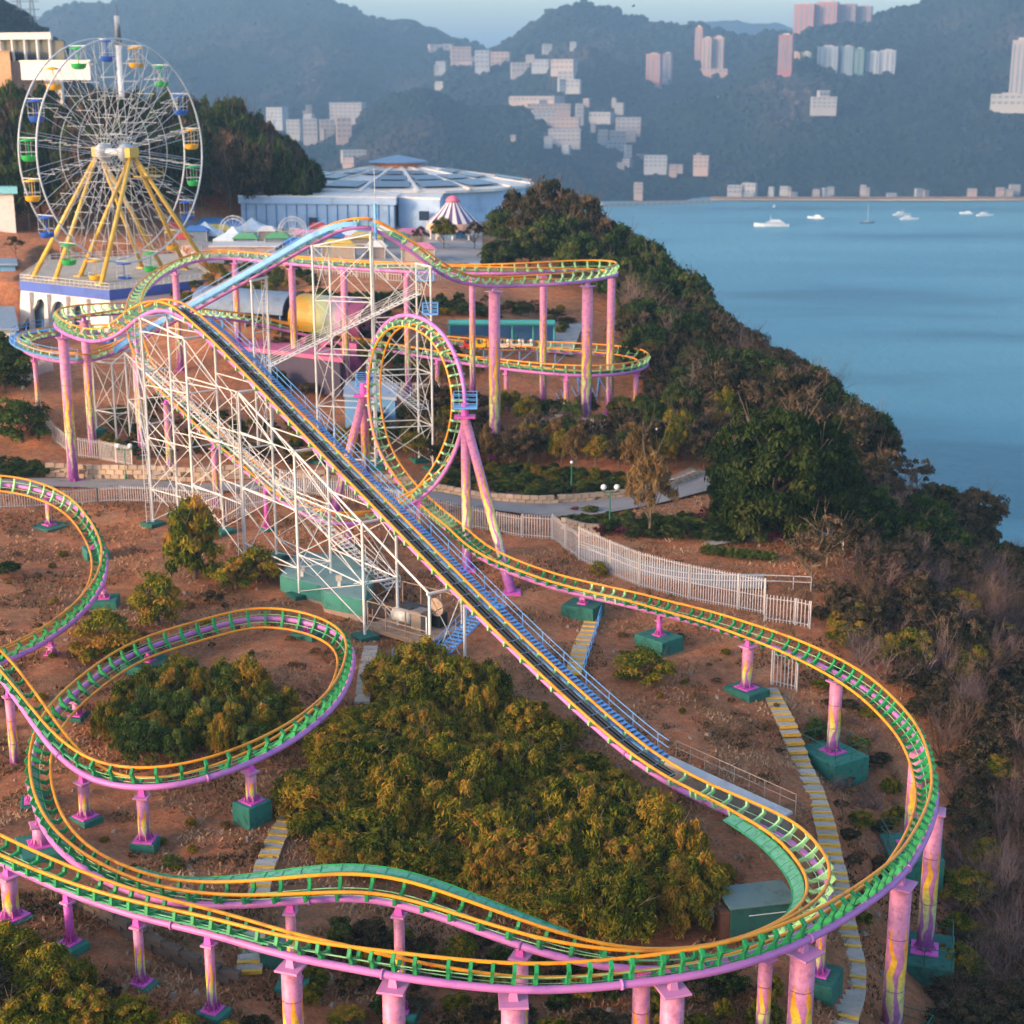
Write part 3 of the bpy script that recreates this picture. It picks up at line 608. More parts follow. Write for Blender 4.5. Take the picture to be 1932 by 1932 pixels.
for (tr, u, v, vb, r, ft) in sorted(COLS, key=lambda c: (c[0], c[1])):
    tot = sum(1 for c in COLS if c[0] == tr); cnt[tr] = k = cnt.get(tr, 0)+1
    t = TR[tr]; i = near(tr, u, v); p = t.P[i]
    gz = H(p.x, p.y); foot = W(u, vb, Y=p.y).z if (ft and vb) else gz+(.25 if ft else 0)
    ords = ['leftmost','second from left','third from left','fourth from left','fifth from left','sixth from left','seventh from left','eighth from left']
    if k <= 8: od = ords[k-1]
    else: od = ['rightmost','second from right','third from right','fourth from right','fifth from right','sixth from right','seventh from right','eighth from right'][tot-k]
    sty = 'pink flame-painted' if r > .23 else 'short magenta'
    root = thing('support_column', f'{sty} column under the {WHERE[tr]}, {od}' + (' on green concrete' if ft else ''), 'column', (p.x, p.y, foot), 'columns carrying the roller coaster')
    top = p.z-.62; L = top-foot; hd = t.T[i].copy(); hd.z = 0; hd.normalize(); sd = Vector((-hd.y, hd.x, 0))
    if L < .5: top = p.z-.3; L = max(.25, top-foot)
    mat = FLAME if (r > .23 and L > 1.6) else (CPINK if r > .23 else MAGENTA)
    b = MB().lathe([(r, -.15 if not ft else 0), (r, L*.5), (r, L)], (0,0,0), 20)
    me = bpy.data.meshes.new('shaft'); me.from_pydata(b.v, [], b.f); me.materials.append(mat)
    me.polygons.foreach_set('use_smooth', [len(q.vertices) == 4 for q in me.polygons])
    sh = bpy.data.objects.new('shaft', me); COL.objects.link(sh); sh.parent = root; sh.rotation_euler = (0, 0, k*1.3); ORG[sh.name] = org(root)
    if L > 4:
        for hh in (.35, .68): inst_r = rodpart('weld_ring', (p.x, p.y, foot+L*hh), (p.x, p.y, foot+L*hh+.06), r*1.03, CPINK, root, 12)
    c2 = (p.x, p.y)
    flat_quad(c2, hd, sd, r*1.15+.03, r*1.15+.03, top, top+.10, CPINK, 'cap_plate', root, .02)
    # saddle between cap and spine
    dz = p.z-top-.10
    s0 = p-t.U[i]*.02
    bb = MB(); wv = min(.22, r*.8)
    vs = []
    for (q, w) in ((Vector((p.x, p.y, top+.10)), wv), (s0, .14)):
        for a, c in ((-1,-1),(1,-1),(1,1),(-1,1)): vs.append(q+hd*a*w+sd*c*w*.8)
    bb.add(vs, [(0,1,5,4),(1,2,6,5),(2,3,7,6),(3,0,4,7),(3,2,1,0),(4,5,6,7)]); bb.mk('saddle', MAGENTA if r < .45 else CPINK, root)
    plate = flat_quad(c2, hd, sd, r*1.35+.12, r*1.35+.12, foot, foot+.09, MAGENTA, 'base_plate', root, .02)
    if vb is None or vb < 1932:
        for q in range(8):
            a = q*math.pi/4+.39; x, y = p.x+math.cos(a)*(r+.12), p.y+math.sin(a)*(r+.12)
            rodpart('gusset', (x, y, foot+.09), (x-(x-p.x)*.25, y-(y-p.y)*.25, foot+.42), .045, BOLT, plate, 4)
    if ft:
        w, h = ft
        fo = thing('concrete_footing', f'green concrete footing of the {WHERE[tr]}, {od} column', 'footing', (p.x, p.y, foot-h), 'green footings of the coaster columns')
        flat_quad(c2, hd, sd, w, w*.85, foot-h-1.6, foot, CONC, 'block', fo, .07)
    COLINFO.append((tr, u, p, foot, r, ft))
# ------------------------------------------------------------------ white lattice towers
def hdir(t, i):
    d = t.T[i].copy(); d.z = 0; d.normalize(); return d, Vector((d.y, -d.x, 0))
def bent(key, u, v, hw, label, lvl=5.0, drop=.45, post=.115):
    t = TR[key]; i = near(key, u, v); p = t.P[i]; d, r = hdir(t, i)
    a, b = p-r*hw, p+r*hw; top = p.z-drop
    za, zb = H(a.x, a.y), H(b.x, b.y)
    root = thing('lattice_tower', label, 'tower', (p.x, p.y, min(za, zb)), 'white lattice towers of the lift hills')
    A = lambda z: Vector((a.x, a.y, z)); B = lambda z: Vector((b.x, b.y, z))
    rodpart('post', A(za), A(top), post, WHITE, root, 8); rodpart('post', B(zb), B(top), post, WHITE, root, 8)
    rodpart('cross_beam', A(top)-r*.2, B(top)+r*.2, .13, WHITE, root, 6)
    for q, z in ((a, za), (b, zb)):
        flat_quad((q.x, q.y), d, r, .85, .85, z-.8, z+.35, CONC, 'footing_pad', root, .03)
    zs = [max(za, zb)+.4]; z = top-lvl
    L = []
    while z > zs[0]+1.5: L.append(z); z -= lvl
    L = [top]+L+[zs[0]]
    for k in range(len(L)-1):
        if k: rodpart('horizontal_brace', A(L[k]), B(L[k]), .065, WHITE, root)
        rodpart('diagonal_brace', A(L[k]), B(L[k+1]), .036, WHITE, root); rodpart('diagonal_brace', B(L[k]), A(L[k+1]), .036, WHITE, root)
    return dict(root=root, A=A, B=B, top=top, L=L, za=za, zb=zb, a=a, b=b)
def tie_bents(P, Q, lvl=5.0, chord=True, r=.06):
    "longitudinal girts and crossed braces between two towers"
    for s, zk in (('A', 'za'), ('B', 'zb')):
        f, g = P[s], Q[s]; zt = min(P['top'], Q['top']); z = zt
        if chord: rodpart('top_chord', f(P['top']), g(Q['top']), .09, WHITE, P['root'])
        z0 = max(P[zk], Q[zk])+.5; prev = None
        while z > z0:
            rodpart('girt', f(z), g(z), r, WHITE, P['root'])
            zn = max(z-lvl, z0); rodpart('diagonal_brace', f(z), g(zn), .034, WHITE, P['root']); rodpart('diagonal_brace', g(z), f(zn), .034, WHITE, P['root'])
            z -= lvl
        if P['top']-Q['top'] > 2.5: rodpart('diagonal_brace', f(P['top']-.1), g(Q['top']-.1-2), .05, WHITE, P['root'])
NB = [bent('lift_near', u, v, 1.55, l) for u, v, l in [(290,586,'tallest white lattice tower under the lift crest, by the left footings'),(378,628,'white lattice tower second from the lift crest'),
      (480,722,'white lattice tower with a ladder, midway up the near lift'),(592,835,'white lattice tower standing at the green platform corner'),(715,965,'short white lattice tower on the green platform'),(845,1102,'lowest white lattice frame beside the engine room')]]
tie_bents(NB[0], NB[1]); tie_bents(NB[1], NB[2], chord=False)
for k in range(2, 4): tie_bents(NB[k], NB[k+1])
for s_ in ('A', 'B'): rodpart('top_chord', NB[4][s_](NB[4]['top']), NB[5][s_](NB[5]['top']), .09, WHITE, NB[4]['root'])
FB = [bent('lift_far', u, v, 1.7, l, 5.6) for u, v, l in [(190,677,'white lattice frame at the foot of the rear lift'),(240,655,'white lattice tower left of the lift crest, under the rear lift'),(488,514,'slim white lattice tower with its top between pink columns'),(605,453,'tall white lattice tower left of the rear crest'),(727,440,'tall white lattice tower right under the rear crest')]]
tie_bents(FB[0], FB[1], 5.6); tie_bents(FB[3], FB[4], 5.6)
FB.append(bent('crown', 802, 494, 1.7, 'white lattice tower behind the vertical loop', 5.6)); tie_bents(FB[4], FB[5], 5.6, chord=False)
tie_bents(FB[1], NB[0], 5.2, chord=False, r=.06)
# ladders on two towers
def ladder(parent, base, top, d, w=.22, mat=WHITE):
    for s in (-1, 1): rodpart('ladder_rail', base+d*s*w, top+d*s*w, .035, mat, parent)
    n = int((top-base).length/.45)
    for k in range(1, n): q = base.lerp(top, k/n); rodpart('ladder_rung', q-d*w, q+d*w, .022, mat, parent, 4)
for T_ in (NB[0], NB[2], FB[2]):
    o = T_['a']; ladder(T_['root'], Vector((o.x-.35, o.y-.2, T_['za'])), Vector((o.x-.35, o.y-.2, T_['top'])), Vector((.9,.4,0)))

# ------------------------------------------------------------------ A-frame legs of the loop
def a_frame(ap, feet, label, cage):
    base = (feet[0]+feet[1])/2
    root = thing('loop_support', label, 'column', (base.x, base.y, H(base.x, base.y)), 'A-frames of the loop')
    for k, ft in enumerate(feet):
        L = (ft-ap).length; v, f = tube([(0,0,0), (0,0,L*.5), (0,0,L)], [.44,.43,.40], 18)
        me = bpy.data.meshes.new('leg'); me.from_pydata(v, [], f); me.materials.append(FLAME); me.polygons.foreach_set('use_smooth', [len(q.vertices) == 4 for q in me.polygons])
        M = Matrix.Translation(ft-Vector((0,0,.1))) @ (ap-ft).to_track_quat('Z', 'Y').to_matrix().to_4x4() @ Matrix.Rotation(k*2.1, 4, 'Z')
        inst('leg', me, M, root)
        flat_quad((ft.x, ft.y), Vector((1,0,0)), Vector((0,1,0)), .75, .75, ft.z-.2, ft.z+.1, MAGENTA, 'base_plate', root, .02)
        fo = thing('concrete_footing', f'green concrete footing under {["one","the other"][k]} leg of the {cage} loop support', 'footing', (ft.x, ft.y, ft.z-.5), 'green footings of the coaster columns')
        flat_quad((ft.x, ft.y), Vector((.9,.4,0)), Vector((-.4,.9,0)), 1.15, 1.15, ft.z-1.6, ft.z-.2, CONC, 'block', fo)
    flat_quad((ap.x, ap.y), Vector((1,0,0)), Vector((0,1,0)), .95, .6, ap.z-.15, ap.z+.05, MAGENTA, 'apex_plate', root, .02)
    b = MB().rod(ap, ap+Vector((0,0,1.2)), .35, 10); b.mk('apex_socket', MAGENTA, root)
    return root
apR = W(877, 785, Y=141.0); apL = W(686, 745, Y=151.6)
a_frame(apR, [G(882,1075), G(966,1118)], 'pink A-frame holding the right side of the vertical loop', 'right')
a_frame(apL, [G(630,965), G(692,905)], 'pink A-frame holding the left side of the vertical loop', 'left')
def cage(c, label, w=1.5, h=1.5):
    root = thing('inspection_cage', label, 'platform', tuple(c), 'blue cages on the loop')
    MB().box((c.x-w, c.y-w*.7, c.z-.06), (c.x+w, c.y+w*.7, c.z+.04)).mk('floor_plate', BLUE, root)
    cs = [Vector((c.x+a*w, c.y+b*w*.7, c.z)) for a, b in ((-1,-1),(1,-1),(1,1),(-1,1))]
    for k in range(4):
        rodpart('corner_post', cs[k], cs[k]+Vector((0,0,h)), .05, BLUE, root)
        for z in (.5, 1.0, 1.5): rodpart('guard_rail', cs[k]+Vector((0,0,z*h/1.5)), cs[(k+1)%4]+Vector((0,0,z*h/1.5)), .035, BLUE, root)
    return root
cage(W(878,768,Y=140.6), 'blue railed cage on the right side of the loop', 1.05, 1.3); cage(W(688,728,Y=152), 'blue railed cage on the left side of the loop', .8, 1.2)
cage(W(812,592,Y=147.5), 'blue railed platform on top of the loop', .7, 1.0); cage(W(803,528,Y=168), 'blue platform beside the rear drop', .9, 1.0)
# mast on the rear crest
m = thing('signal_mast', 'thin blue mast standing on the rear lift crest', 'mast', W(709,452,Y=165.5)); b0 = W(709,452,Y=165.5)
rodpart('pole', b0, b0+Vector((0,0,3.6)), .16, BLUE, m, 8); rodpart('antenna', b0+Vector((0,0,3.6)), b0+Vector((0,0,7.2)), .05, paint('galvanised', 'a9b0b8', .4), m)

# ------------------------------------------------------------------ catwalks
def catwalk(p0, p1, label, mat, width=.9, step=.5, rail=1.0, rails=(-1, 1), name='catwalk_stair', treadmat=None):
    d = p1-p0; h = Vector((d.x, d.y, 0)).normalized(); r = Vector((h.y, -h.x, 0)); g = p0 if p0.z < p1.z else p1
    root = thing(name, label, 'stairs', tuple(g))
    for s in (-1, 1):
        a, b = p0+r*s*width/2, p1+r*s*width/2
        rodpart('stringer', a, b, .09, mat, root, 4)
    for s in rails:
        a, b = p0+r*s*width/2, p1+r*s*width/2
        for z in (.5, rail): rodpart('handrail', a+Vector((0,0,z)), b+Vector((0,0,z)), .03, mat, root, 5)
        n = max(2, int(d.length/1.6))
        for k in range(n+1): q = a.lerp(b, k/n); rodpart('rail_post', q, q+Vector((0,0,rail)), .028, mat, root, 4)
    n = int(d.length/step); me = MB().box((-width/2, -.14, -.02), (width/2, .14, .02)); md = bpy.data.meshes.new('tread'); md.from_pydata(me.v, [], me.f); md.materials.append(treadmat or mat)
    for k in range(n):
        q = p0.lerp(p1, (k+.5)/n); M = Matrix(((r.x,h.x,0,q.x),(r.y,h.y,0,q.y),(0,0,1,q.z+.05),(0,0,0,1))); inst('tread', md, M, root)
    return root
catwalk(W(268,688,Y=155), G(745,1118)+Vector((0,0,.3)), 'long white open stair slanting down between the lattice towers', WHITE, 1.25, .52)
catwalk(W(505,692,Y=160), W(792,553,Y=165), 'white sloping footbridge rising behind the loop', WHITE, 1.1, .55)
catwalk(W(700,700,Y=176), W(800,775,Y=168), 'grey steel stair seen through the loop', paint('stair_grey', 'b9bcc0', .5), 1.2, .5)
catwalk(G(912,1190)+Vector((0,0,1.7)), G(832,1246)+Vector((0,0,.5)), 'bright blue steel stair next to the engine room', BLUE, 1.2, .45)
catwalk(G(945,1180)+Vector((0,0,1.8)), G(905,1192)+Vector((0,0,1.7)), 'blue landing at the top of the engine room stair', BLUE, 1.2, .35, name='stair_landing')
catwalk(G(836,1244)+Vector((0,0,.5)), G(748,1262)+Vector((0,0,.4)), 'pale blue railed walkway in front of the engine room', BLUE, 1.1, .35, name='stair_landing')
# ------------------------------------------------------------------ engine platform
CONCR = paint('concrete_tan', 'a58d79', .9, .35, .6, dirt='5c4a3c', bump=.5)
PLT = [W(u, v, z=-.4) for u, v in ((528,1086),(606,1106),(610,1118),(688,1134),(704,1098),(665,1050),(560,1038))]
root = thing('machine_platform', 'green painted concrete platform at the foot of the lattice towers', 'platform', (PLT[0].x, PLT[0].y, H(PLT[0].x, PLT[0].y)))
poly = [(p.x, p.y) for p in PLT]
MB().prism(poly, -1.75, -.4).mk('upper_wall', paint('platform_green', '3f8474', .8, .45, .9, dirt='2c4f45', bump=.25), root)
cx, cy = sum(p[0] for p in poly)/len(poly), sum(p[1] for p in poly)/len(poly)
MB().prism([(cx+(x-cx)*.96, cy+(y-cy)*.96) for x, y in poly], -5.5, -1.75).mk('lower_wall', CONCR, root)
MB().prism([(cx+(x-cx)*.97, cy+(y-cy)*.97) for x, y in poly], -.4, -.36).mk('deck', paint('deck_grey_green', '7d9a92', .8, .3, .7), root)
DG = paint('rail_dark_green', '1f5a48', .5, .3)
for k in (3, 4, 5):
    a, b = PLT[k], PLT[(k+1)%7]
    for z in (.5, 1.0): rodpart('guard_rail', a+Vector((0,0,z)), b+Vector((0,0,z)), .03, DG, root)
    for q in range(5): c = a.lerp(b, q/4); rodpart('rail_post', c, c+Vector((0,0,1)), .03, DG, root)
pc = W(672,1150,z=-2.6); MB().obox(pc, (.6,-.8), (.8,.6), 1.0, .8, -4.6, -2.0).mk('corner_block', CONC, root)
for (u, v) in ((570,1088),(640,1106)):
    q = W(u, v, z=-.4); l = thing('floodlight', f'small square floodlight on the {"left" if u < 600 else "right"} edge of the green platform', 'lamp', tuple(q))
    MB().box((q.x-.12,q.y-.12,q.z),(q.x+.12,q.y+.12,q.z+.5)).mk('stand', WHITE, l); MB().box((q.x-.25,q.y-.2,q.z+.5),(q.x+.25,q.y+.1,q.z+.95)).mk('lamp_head', paint('lamp_cream', 'cdbfae', .5), l)
RUST = paint('rusty_steel', '9a7e68', .7, .4, 1.4, dirt='5b4433')
e0 = G(758, 1205); ez = e0.z; d1 = Vector((.78,-.62,0)); d2 = Vector((.62,.78,0))
root = thing('engine_room', 'rusty open machinery frame with white motor below the lift', 'machinery', tuple(e0))
c0 = e0+d2*1.6
P = lambda a, b, z: c0+d1*a+d2*b+Vector((0,0,z))
MB().obox(c0, d1, d2, 3.3, 2.2, ez+.35, ez+.55).mk('floor_slab', RUST, root)
MB().obox(c0-d2*2.3, d1, d2, 3.4, .08, ez+.2, ez+.6).mk('edge_beam', RUST, root)
for a in (-3.2, -1.2, .9, 3.1):
    for b in (-2.1, 2.1): rodpart('frame_post', P(a, b, -.6), P(a, b, 3.2 if b > 0 else 2.6), .07, RUST if a < 2 else WHITE, root)
for b, z in ((-2.1,2.6),(2.1,3.2),(-2.1,1.4),(-2.1,.95)): rodpart('frame_beam', P(-3.2,b,z), P(3.1,b,z), .05, RUST, root)
for a in (-3.2, 3.1): rodpart('frame_beam', P(a,-2.1,2.6), P(a,2.1,3.2), .05, RUST, root)
MB().rod(P(-1.6,-.6,1.5), P(.2,-.6,1.5), .55, 14).mk('motor', paint('motor_white', 'c9c2b6', .5, .3), root, True)
MB().obox(P(.8,-.2,0), d1, d2, .55, .6, ez+.55, ez+2.2).mk('gearbox', paint('gear_grey', '8a7d70', .6, .3), root)
MB().rod(P(1.7,.6,2.4), P(1.7,.8,2.4), .75, 16).mk('drive_wheel', RUST, root)
MB().obox(P(-.4,1.4,0), d1, d2, 2.2, .5, ez+.55, ez+1.7).mk('counterweight', BLACK, root)
ladder(root, P(-2.6,-2.5,-.9), P(-2.6,-2.4,2.2), d1, .25, RUST)

# ------------------------------------------------------------------ ground-hugging ribbons: paths
PATH = paint('path_asphalt', '8d8580', .9, .3, .5, bump=.2); PAVE = paint('paving_grey', 'a39a93', .9, .25, .8, bump=.3)
def smooth_line(pts, n=8, it=3):
    Q = [Vector(p) for p in pts]
    for _ in range(it):
        R = [Q[0]]
        for a, b in zip(Q, Q[1:]): R += [a.lerp(b, .25), a.lerp(b, .75)]
        Q = R+[Q[-1]]
    return Q
def pathway(px, width, label, mat, name='path', lift=.09):
    pts = smooth_line([G(u, v) for u, v in px]); vs = []; fs = []; m = 5
    for i, p in enumerate(pts):
        d = (pts[min(i+1, len(pts)-1)]-pts[max(i-1, 0)]); d.z = 0; d.normalize(); r = Vector((d.y, -d.x, 0))
        w = width if not callable(width) else width(i/len(pts))
        zc = [H(*(p+r*w*(k/(m-1)-.5)).xy) for k in range(m)]; zm = max(zc)
        for k in range(m): q = p+r*w*(k/(m-1)-.5); vs.append((q.x, q.y, zc[k]*.5+(sum(zc)/m)*.5+lift+.12))
        if i:
            for k in range(m-1): a = (i-1)*m+k; fs.append((a, a+1, a+m+1, a+m))
    return setp(mk(name, vs, fs, mat, smooth=True), label, 'path', kind='structure')
pathway([(-150,918),(0,916),(120,912),(250,917),(400,925),(520,915),(640,922),(760,930)], 3.4, 'grey footpath along the retaining wall', PATH)
pathway([(760,932),(850,940),(960,957),(1060,966),(1150,956),(1240,935),(1300,917),(1345,895)], lambda s: 3.6+2.5*s, 'grey garden path curving past the lamp post', PATH)
pathway([(1100,1040),(1200,1075),(1320,1095),(1440,1100)], 3.2, 'sunken grey path behind the tall picket fence', PAVE)
pathway([(1330,1025),(1420,1015),(1500,1020),(1560,1000),(1560,960)], 2.6, 'paved walk past the clipped hedge', PAVE)
pathway([(1075,610),(1062,640),(1050,670)], 4, 'sloping paved lane beside the small coaster', PAVE)
# ------------------------------------------------------------------ stone walls of single blocks
STONE = paint('wall_stone', 'b59a83', .9, .4, 1.6, dirt='6f5a4b', bump=.5)
def stone_wall(px, rows, bl, bh, label, th=.4, mat=None):
    pts = smooth_line([G(u, v) for u, v in px], it=3); s = [0]
    for a, b in zip(pts, pts[1:]): s.append(s[-1]+(b-a).xy.length)
    c = pts[len(pts)//2]; root = thing('stone_wall', label, 'wall', tuple(c))
    rnd = random.Random(len(px)*7+rows); mesh = []
    for q in range(5):
        j = lambda: rnd.uniform(-.02, .02); hx, hy, hz_ = bl*.47, th/2, bh*.46
        vs = [(sx*hx+j(), sy*hy+j(), sz*hz_+j()) for sz in (-1,1) for sx, sy in ((-1,-1),(1,-1),(1,1),(-1,1))]
        me = bpy.data.meshes.new('stone'); me.from_pydata(vs, [], [(3,2,1,0),(4,5,6,7),(0,1,5,4),(1,2,6,5),(2,3,7,6),(3,0,4,7)]); me.materials.append(mat or STONE); mesh.append(me)
    core = MB()
    def at(d):
        k = 0
        while k < len(s)-2 and s[k+1] < d: k += 1
        f = (d-s[k])/max(1e-6, s[k+1]-s[k]); p = pts[k].lerp(pts[k+1], f); h = (pts[k+1]-pts[k]); h.z = 0; return p, h.normalized()
    for r in range(rows):
        d = bl*(.5 if r % 2 else 0)
        while d < s[-1]:
            p, h = at(d); z = H(p.x, p.y)+.05+bh*(r+.5); n = Vector((-h.y, h.x, 0)); o = n*rnd.uniform(-.03, .03)
            M = Matrix(((h.x,n.x,0,p.x+o.x),(h.y,n.y,0,p.y+o.y),(0,0,1,z),(0,0,0,1)))
            inst('stone', mesh[rnd.randrange(5)], M, root); d += bl
    vs = []; fs = []
    d = 0; ds = []
    while d < s[-1]: ds.append(d); d += bl
    for k, d in enumerate(ds):
        p, h = at(d); n = Vector((-h.y, h.x, 0)); z = H(p.x, p.y)
        for o, zz in ((-th*.42, z-.4), (-th*.42, z+.03+bh*rows*.97), (th*.42, z+.03+bh*rows*.97), (th*.42, z-.4)): q = p+n*o; vs.append((q.x, q.y, zz))
        if k:
            a = 4*(k-1)
            for e in range(4): fs.append((a+e, a+(e+1)%4, a+4+(e+1)%4, a+4+e))
    mk('mortar_core', vs, fs, paint('mortar', '5c4c40', .95, .2), root)
    return root
stone_wall([(96,900),(160,902),(240,905),(330,908),(430,906),(510,900)], 3, 1.0, .5, 'tan stone retaining wall behind the left footpath')
stone_wall([(560,902),(660,905),(780,915)], 2, 1.0, .45, 'low tan stone wall under the loop')
stone_wall([(806,928),(900,944),(985,952),(1048,951)], 2, .8, .42, 'curved stone kerb wall of the flower bed, left part')
stone_wall([(1052,950),(1120,946),(1190,938),(1255,925),(1320,898)], 2, .8, .42, 'curved stone kerb wall of the flower bed, right part')
stone_wall([(1066,1000),(1098,1010),(1128,1012)], 3, .7, .38, 'short rubble wall behind the picket fence')
# ------------------------------------------------------------------ picket fences
PICK = paint('fence_white', 'c6bcb8', .5, .2, 1.0)
def fence(px, h, label, sp=.26, single=True, rails=(.12, .88), step=False, post=2.4):
    pts = [G(u, v) for u, v in px]; c = pts[0].lerp(pts[-1], .5); root = thing('picket_fence', label, 'fence', (c.x, c.y, H(c.x, c.y)), 'white picket fences')
    pm = MB().box((-.035,-.02,0),(.035,.02,1)); me = bpy.data.meshes.new('picket'); me.from_pydata(pm.v, [], pm.f); me.materials.append(PICK)
    allp = MB()
    for a, b in zip(pts, pts[1:]):
        d = b-a; L = d.xy.length; n = max(1, int(L/sp)); e = Vector((d.x, d.y, 0)).normalized(); nn = Vector((-e.y, e.x, 0))
        za, zb = H(a.x, a.y), H(b.x, b.y)
        for k in range(n):
            f = (k+.5)/n; p = a.lerp(b, f); z = za+(zb-za)*f
            if single: inst('picket', me, Matrix(((e.x,nn.x,0,p.x),(e.y,nn.y,0,p.y),(0,0,h,z+.05),(0,0,0,1))), root)
            else: allp.obox(p, e, nn, .035, .02, z+.05, z+h)
        for r in rails: rodpart('fence_rail', Vector((a.x,a.y,za+h*r))+nn*.05, Vector((b.x,b.y,zb+h*r))+nn*.05, .045, PICK, root, 4)
        m = max(1, int(L/post))
        for k in range(m+1): p = a.lerp(b, k/m); z = za+(zb-za)*k/m; rodpart('fence_post', Vector((p.x,p.y,z-.1)), Vector((p.x,p.y,z+h*1.03)), .07, PICK, root, 4)
    if not single: o = allp.mk('picket_row', PICK, root); o['kind'] = 'stuff'
    return root
fence([(-60,962),(60,957),(185,948),(228,946)], 1.5, 'white picket fence along the path behind the left curl', .24, False)
fence([(228,946),(330,950),(418,962)], 1.6, 'white picket fence seen through the lattice tower feet', .24, False)
fence([(428,986),(500,952)], 2.2, 'short white fence panel set forward of the path', .24)
fence([(530,922),(620,940),(710,952),(798,975),(891,996),(985,1014)], 2.0, 'white picket fence running under the loop legs', .24)
fence([(985,1014),(1042,1018)], 2.2, 'white gate with two posts in the picket fence', .24)
fence([(1042,1018),(1092,1056)], 2.4, 'white picket fence stepping down beside the gate', .25)
fence([(1092,1057),(1150,1084),(1205,1107),(1300,1132),(1392,1150),(1442,1160)], 3.1, 'tall white picket fence on the slope above the track', .22, rails=(.08,.5,.95))
fence([(1442,1172),(1500,1180),(1528,1186)], 2.3, 'white picket fence end by the right shrubs', .27)
fence([(1455,1292),(1503,1304)], 2.9, 'isolated white fence panel at the top of the yellow-edged steps', .27)
fence([(130,860),(190,868),(250,880)], 2.2, 'white fence panel behind the tall left columns', .24, False)
fence([(88,812),(105,835),(130,855)], 2.0, 'white fence descending behind the round bush', .24, False)
fence([(42,735),(62,712),(100,700)], 2.2, 'white fence high up beside the low left turn', .24, False)
fence([(640,740),(740,748),(830,752)], 1.8, 'pale fence behind the lattice towers', .24, False)
fence([(990,800),(1060,812),(1140,822)], 1.8, 'pale fence among the garden trees', .24, False)
fence([(1562,955),(1582,1000),(1590,1050)], 1.3, 'white railing edging the stone steps by the sea slope', .5, False)
rp_ = smooth_line([G(u, v) for u, v in ((1088,1046),(1140,1062),(1195,1088),(1260,1104),(1340,1112),(1440,1112),(1530,1116))], it=2)
hr_ = thing('ramp_handrail', 'white curved double handrail of the ramp behind the tall fence', 'railing', tuple(rp_[0]))
for z in (.55, 1.05): v_, f_ = tube([p+Vector((0,0,z+.25)) for p in rp_], .05, 6); mk('rail', v_, f_, PICK, hr_)
for p in rp_[::3]: rodpart('rail_post', p-Vector((0,0,.2)), p+Vector((0,0,1.3)), .04, PICK, hr_, 4)
# ------------------------------------------------------------------ concrete stairs with yellow edges
STEP = paint('step_concrete', 'a89f94', .9, .35, 1.5, bump=.3); YEL = paint('nosing_yellow', 'd0a032', .6, .35, 2.0)
def stairway(px, width, label, n=None, run=.55, nose=True, mat=STEP):
    pts = smooth_line([G(u, v) for u, v in px], it=2); s = [0]
    for a, b in zip(pts, pts[1:]): s.append(s[-1]+(b-a).length)
    n = n or int(s[-1]/run); root = thing('stairway', label, 'stairs', tuple(pts[-1]))
    slab = MB().box((-width/2,-run*.62,-.22),(width/2,run*.5,0)); ms = bpy.data.meshes.new('step'); ms.from_pydata(slab.v, [], slab.f); ms.materials.append(mat)
    ns = MB().box((-width/2,-.16,-.16),(width/2,.07,.035)); mn = bpy.data.meshes.new('nosing'); mn.from_pydata(ns.v, [], ns.f); mn.materials.append(YEL); zs_ = []; zlast = 99.0
    for k in range(n):
        d = s[-1]*(k+.5)/n; q = 0
        while q < len(s)-2 and s[q+1] < d: q += 1
        f = (d-s[q])/max(1e-6, s[q+1]-s[q]); p = pts[q].lerp(pts[q+1], f); h = pts[q+1]-pts[q]; h.z = 0; h.normalize(); r = Vector((h.y, -h.x, 0))
        zs_.append(H(p.x, p.y)); zz_ = sum(zs_[-4:])/len(zs_[-4:]); zz_ = max(H(p.x, p.y)-.05, zz_-.12); zlast = min(zlast-.06, zz_) if zlast-.06 > H(p.x, p.y)-.25 else zz_
        M = Matrix(((r.x,h.x,0,p.x),(r.y,h.y,0,p.y),(0,0,1,zlast+.30),(0,0,0,1)))
        st = inst('step', ms, M, root)
        if nose:
            o = bpy.data.objects.new('nosing', mn); COL.objects.link(o); o.parent = st; o.location = (0, run*.5+.05, -.01)
    return root
stairway([(1450,1303),(1480,1370),(1510,1440),(1536,1500),(1560,1580),(1577,1650),(1590,1740),(1606,1800),(1613,1860),(1597,1920),(1580,1975)], 1.35, 'long concrete steps with yellow edges winding down the right slope', n=50, run=.9)
stairway([(1118,1172),(1098,1215),(1082,1275)], 1.2, 'short yellow-edged steps with a blue rail beside the lift', run=.8)
stairway([(548,1545),(520,1585),(498,1640),(488,1690)], 1.2, 'dark wooden-edged steps climbing past the thicket, left', run=.75)
stairway([(478,1765),(474,1800),(470,1840)], 1.3, 'dark steps under the front track', run=.7)
stairway([(700,1225),(692,1262),(686,1300),(683,1330)], 1.1, 'worn earth steps below the engine room', run=.8, nose=False)
stairway([(1545,960),(1548,985),(1552,1015)], 2.6, 'wide stone steps at the edge of the garden', run=.7, nose=False)
pp = [G(1138,1150), G(1120,1215), G(1102,1272)]; root = thing('handrail', 'blue handrail beside the short yellow-edged steps', 'railing', tuple(pp[1]))
for a, b in zip(pp, pp[1:]):
    for z in (.5, 1.0): rodpart('rail', a+Vector((0,0,z)), b+Vector((0,0,z)), .035, BLUE, root)
    for k in range(5): q = a.lerp(b, k/4); rodpart('rail_post', q-Vector((0,0,.2)), q+Vector((0,0,1)), .035, BLUE, root)
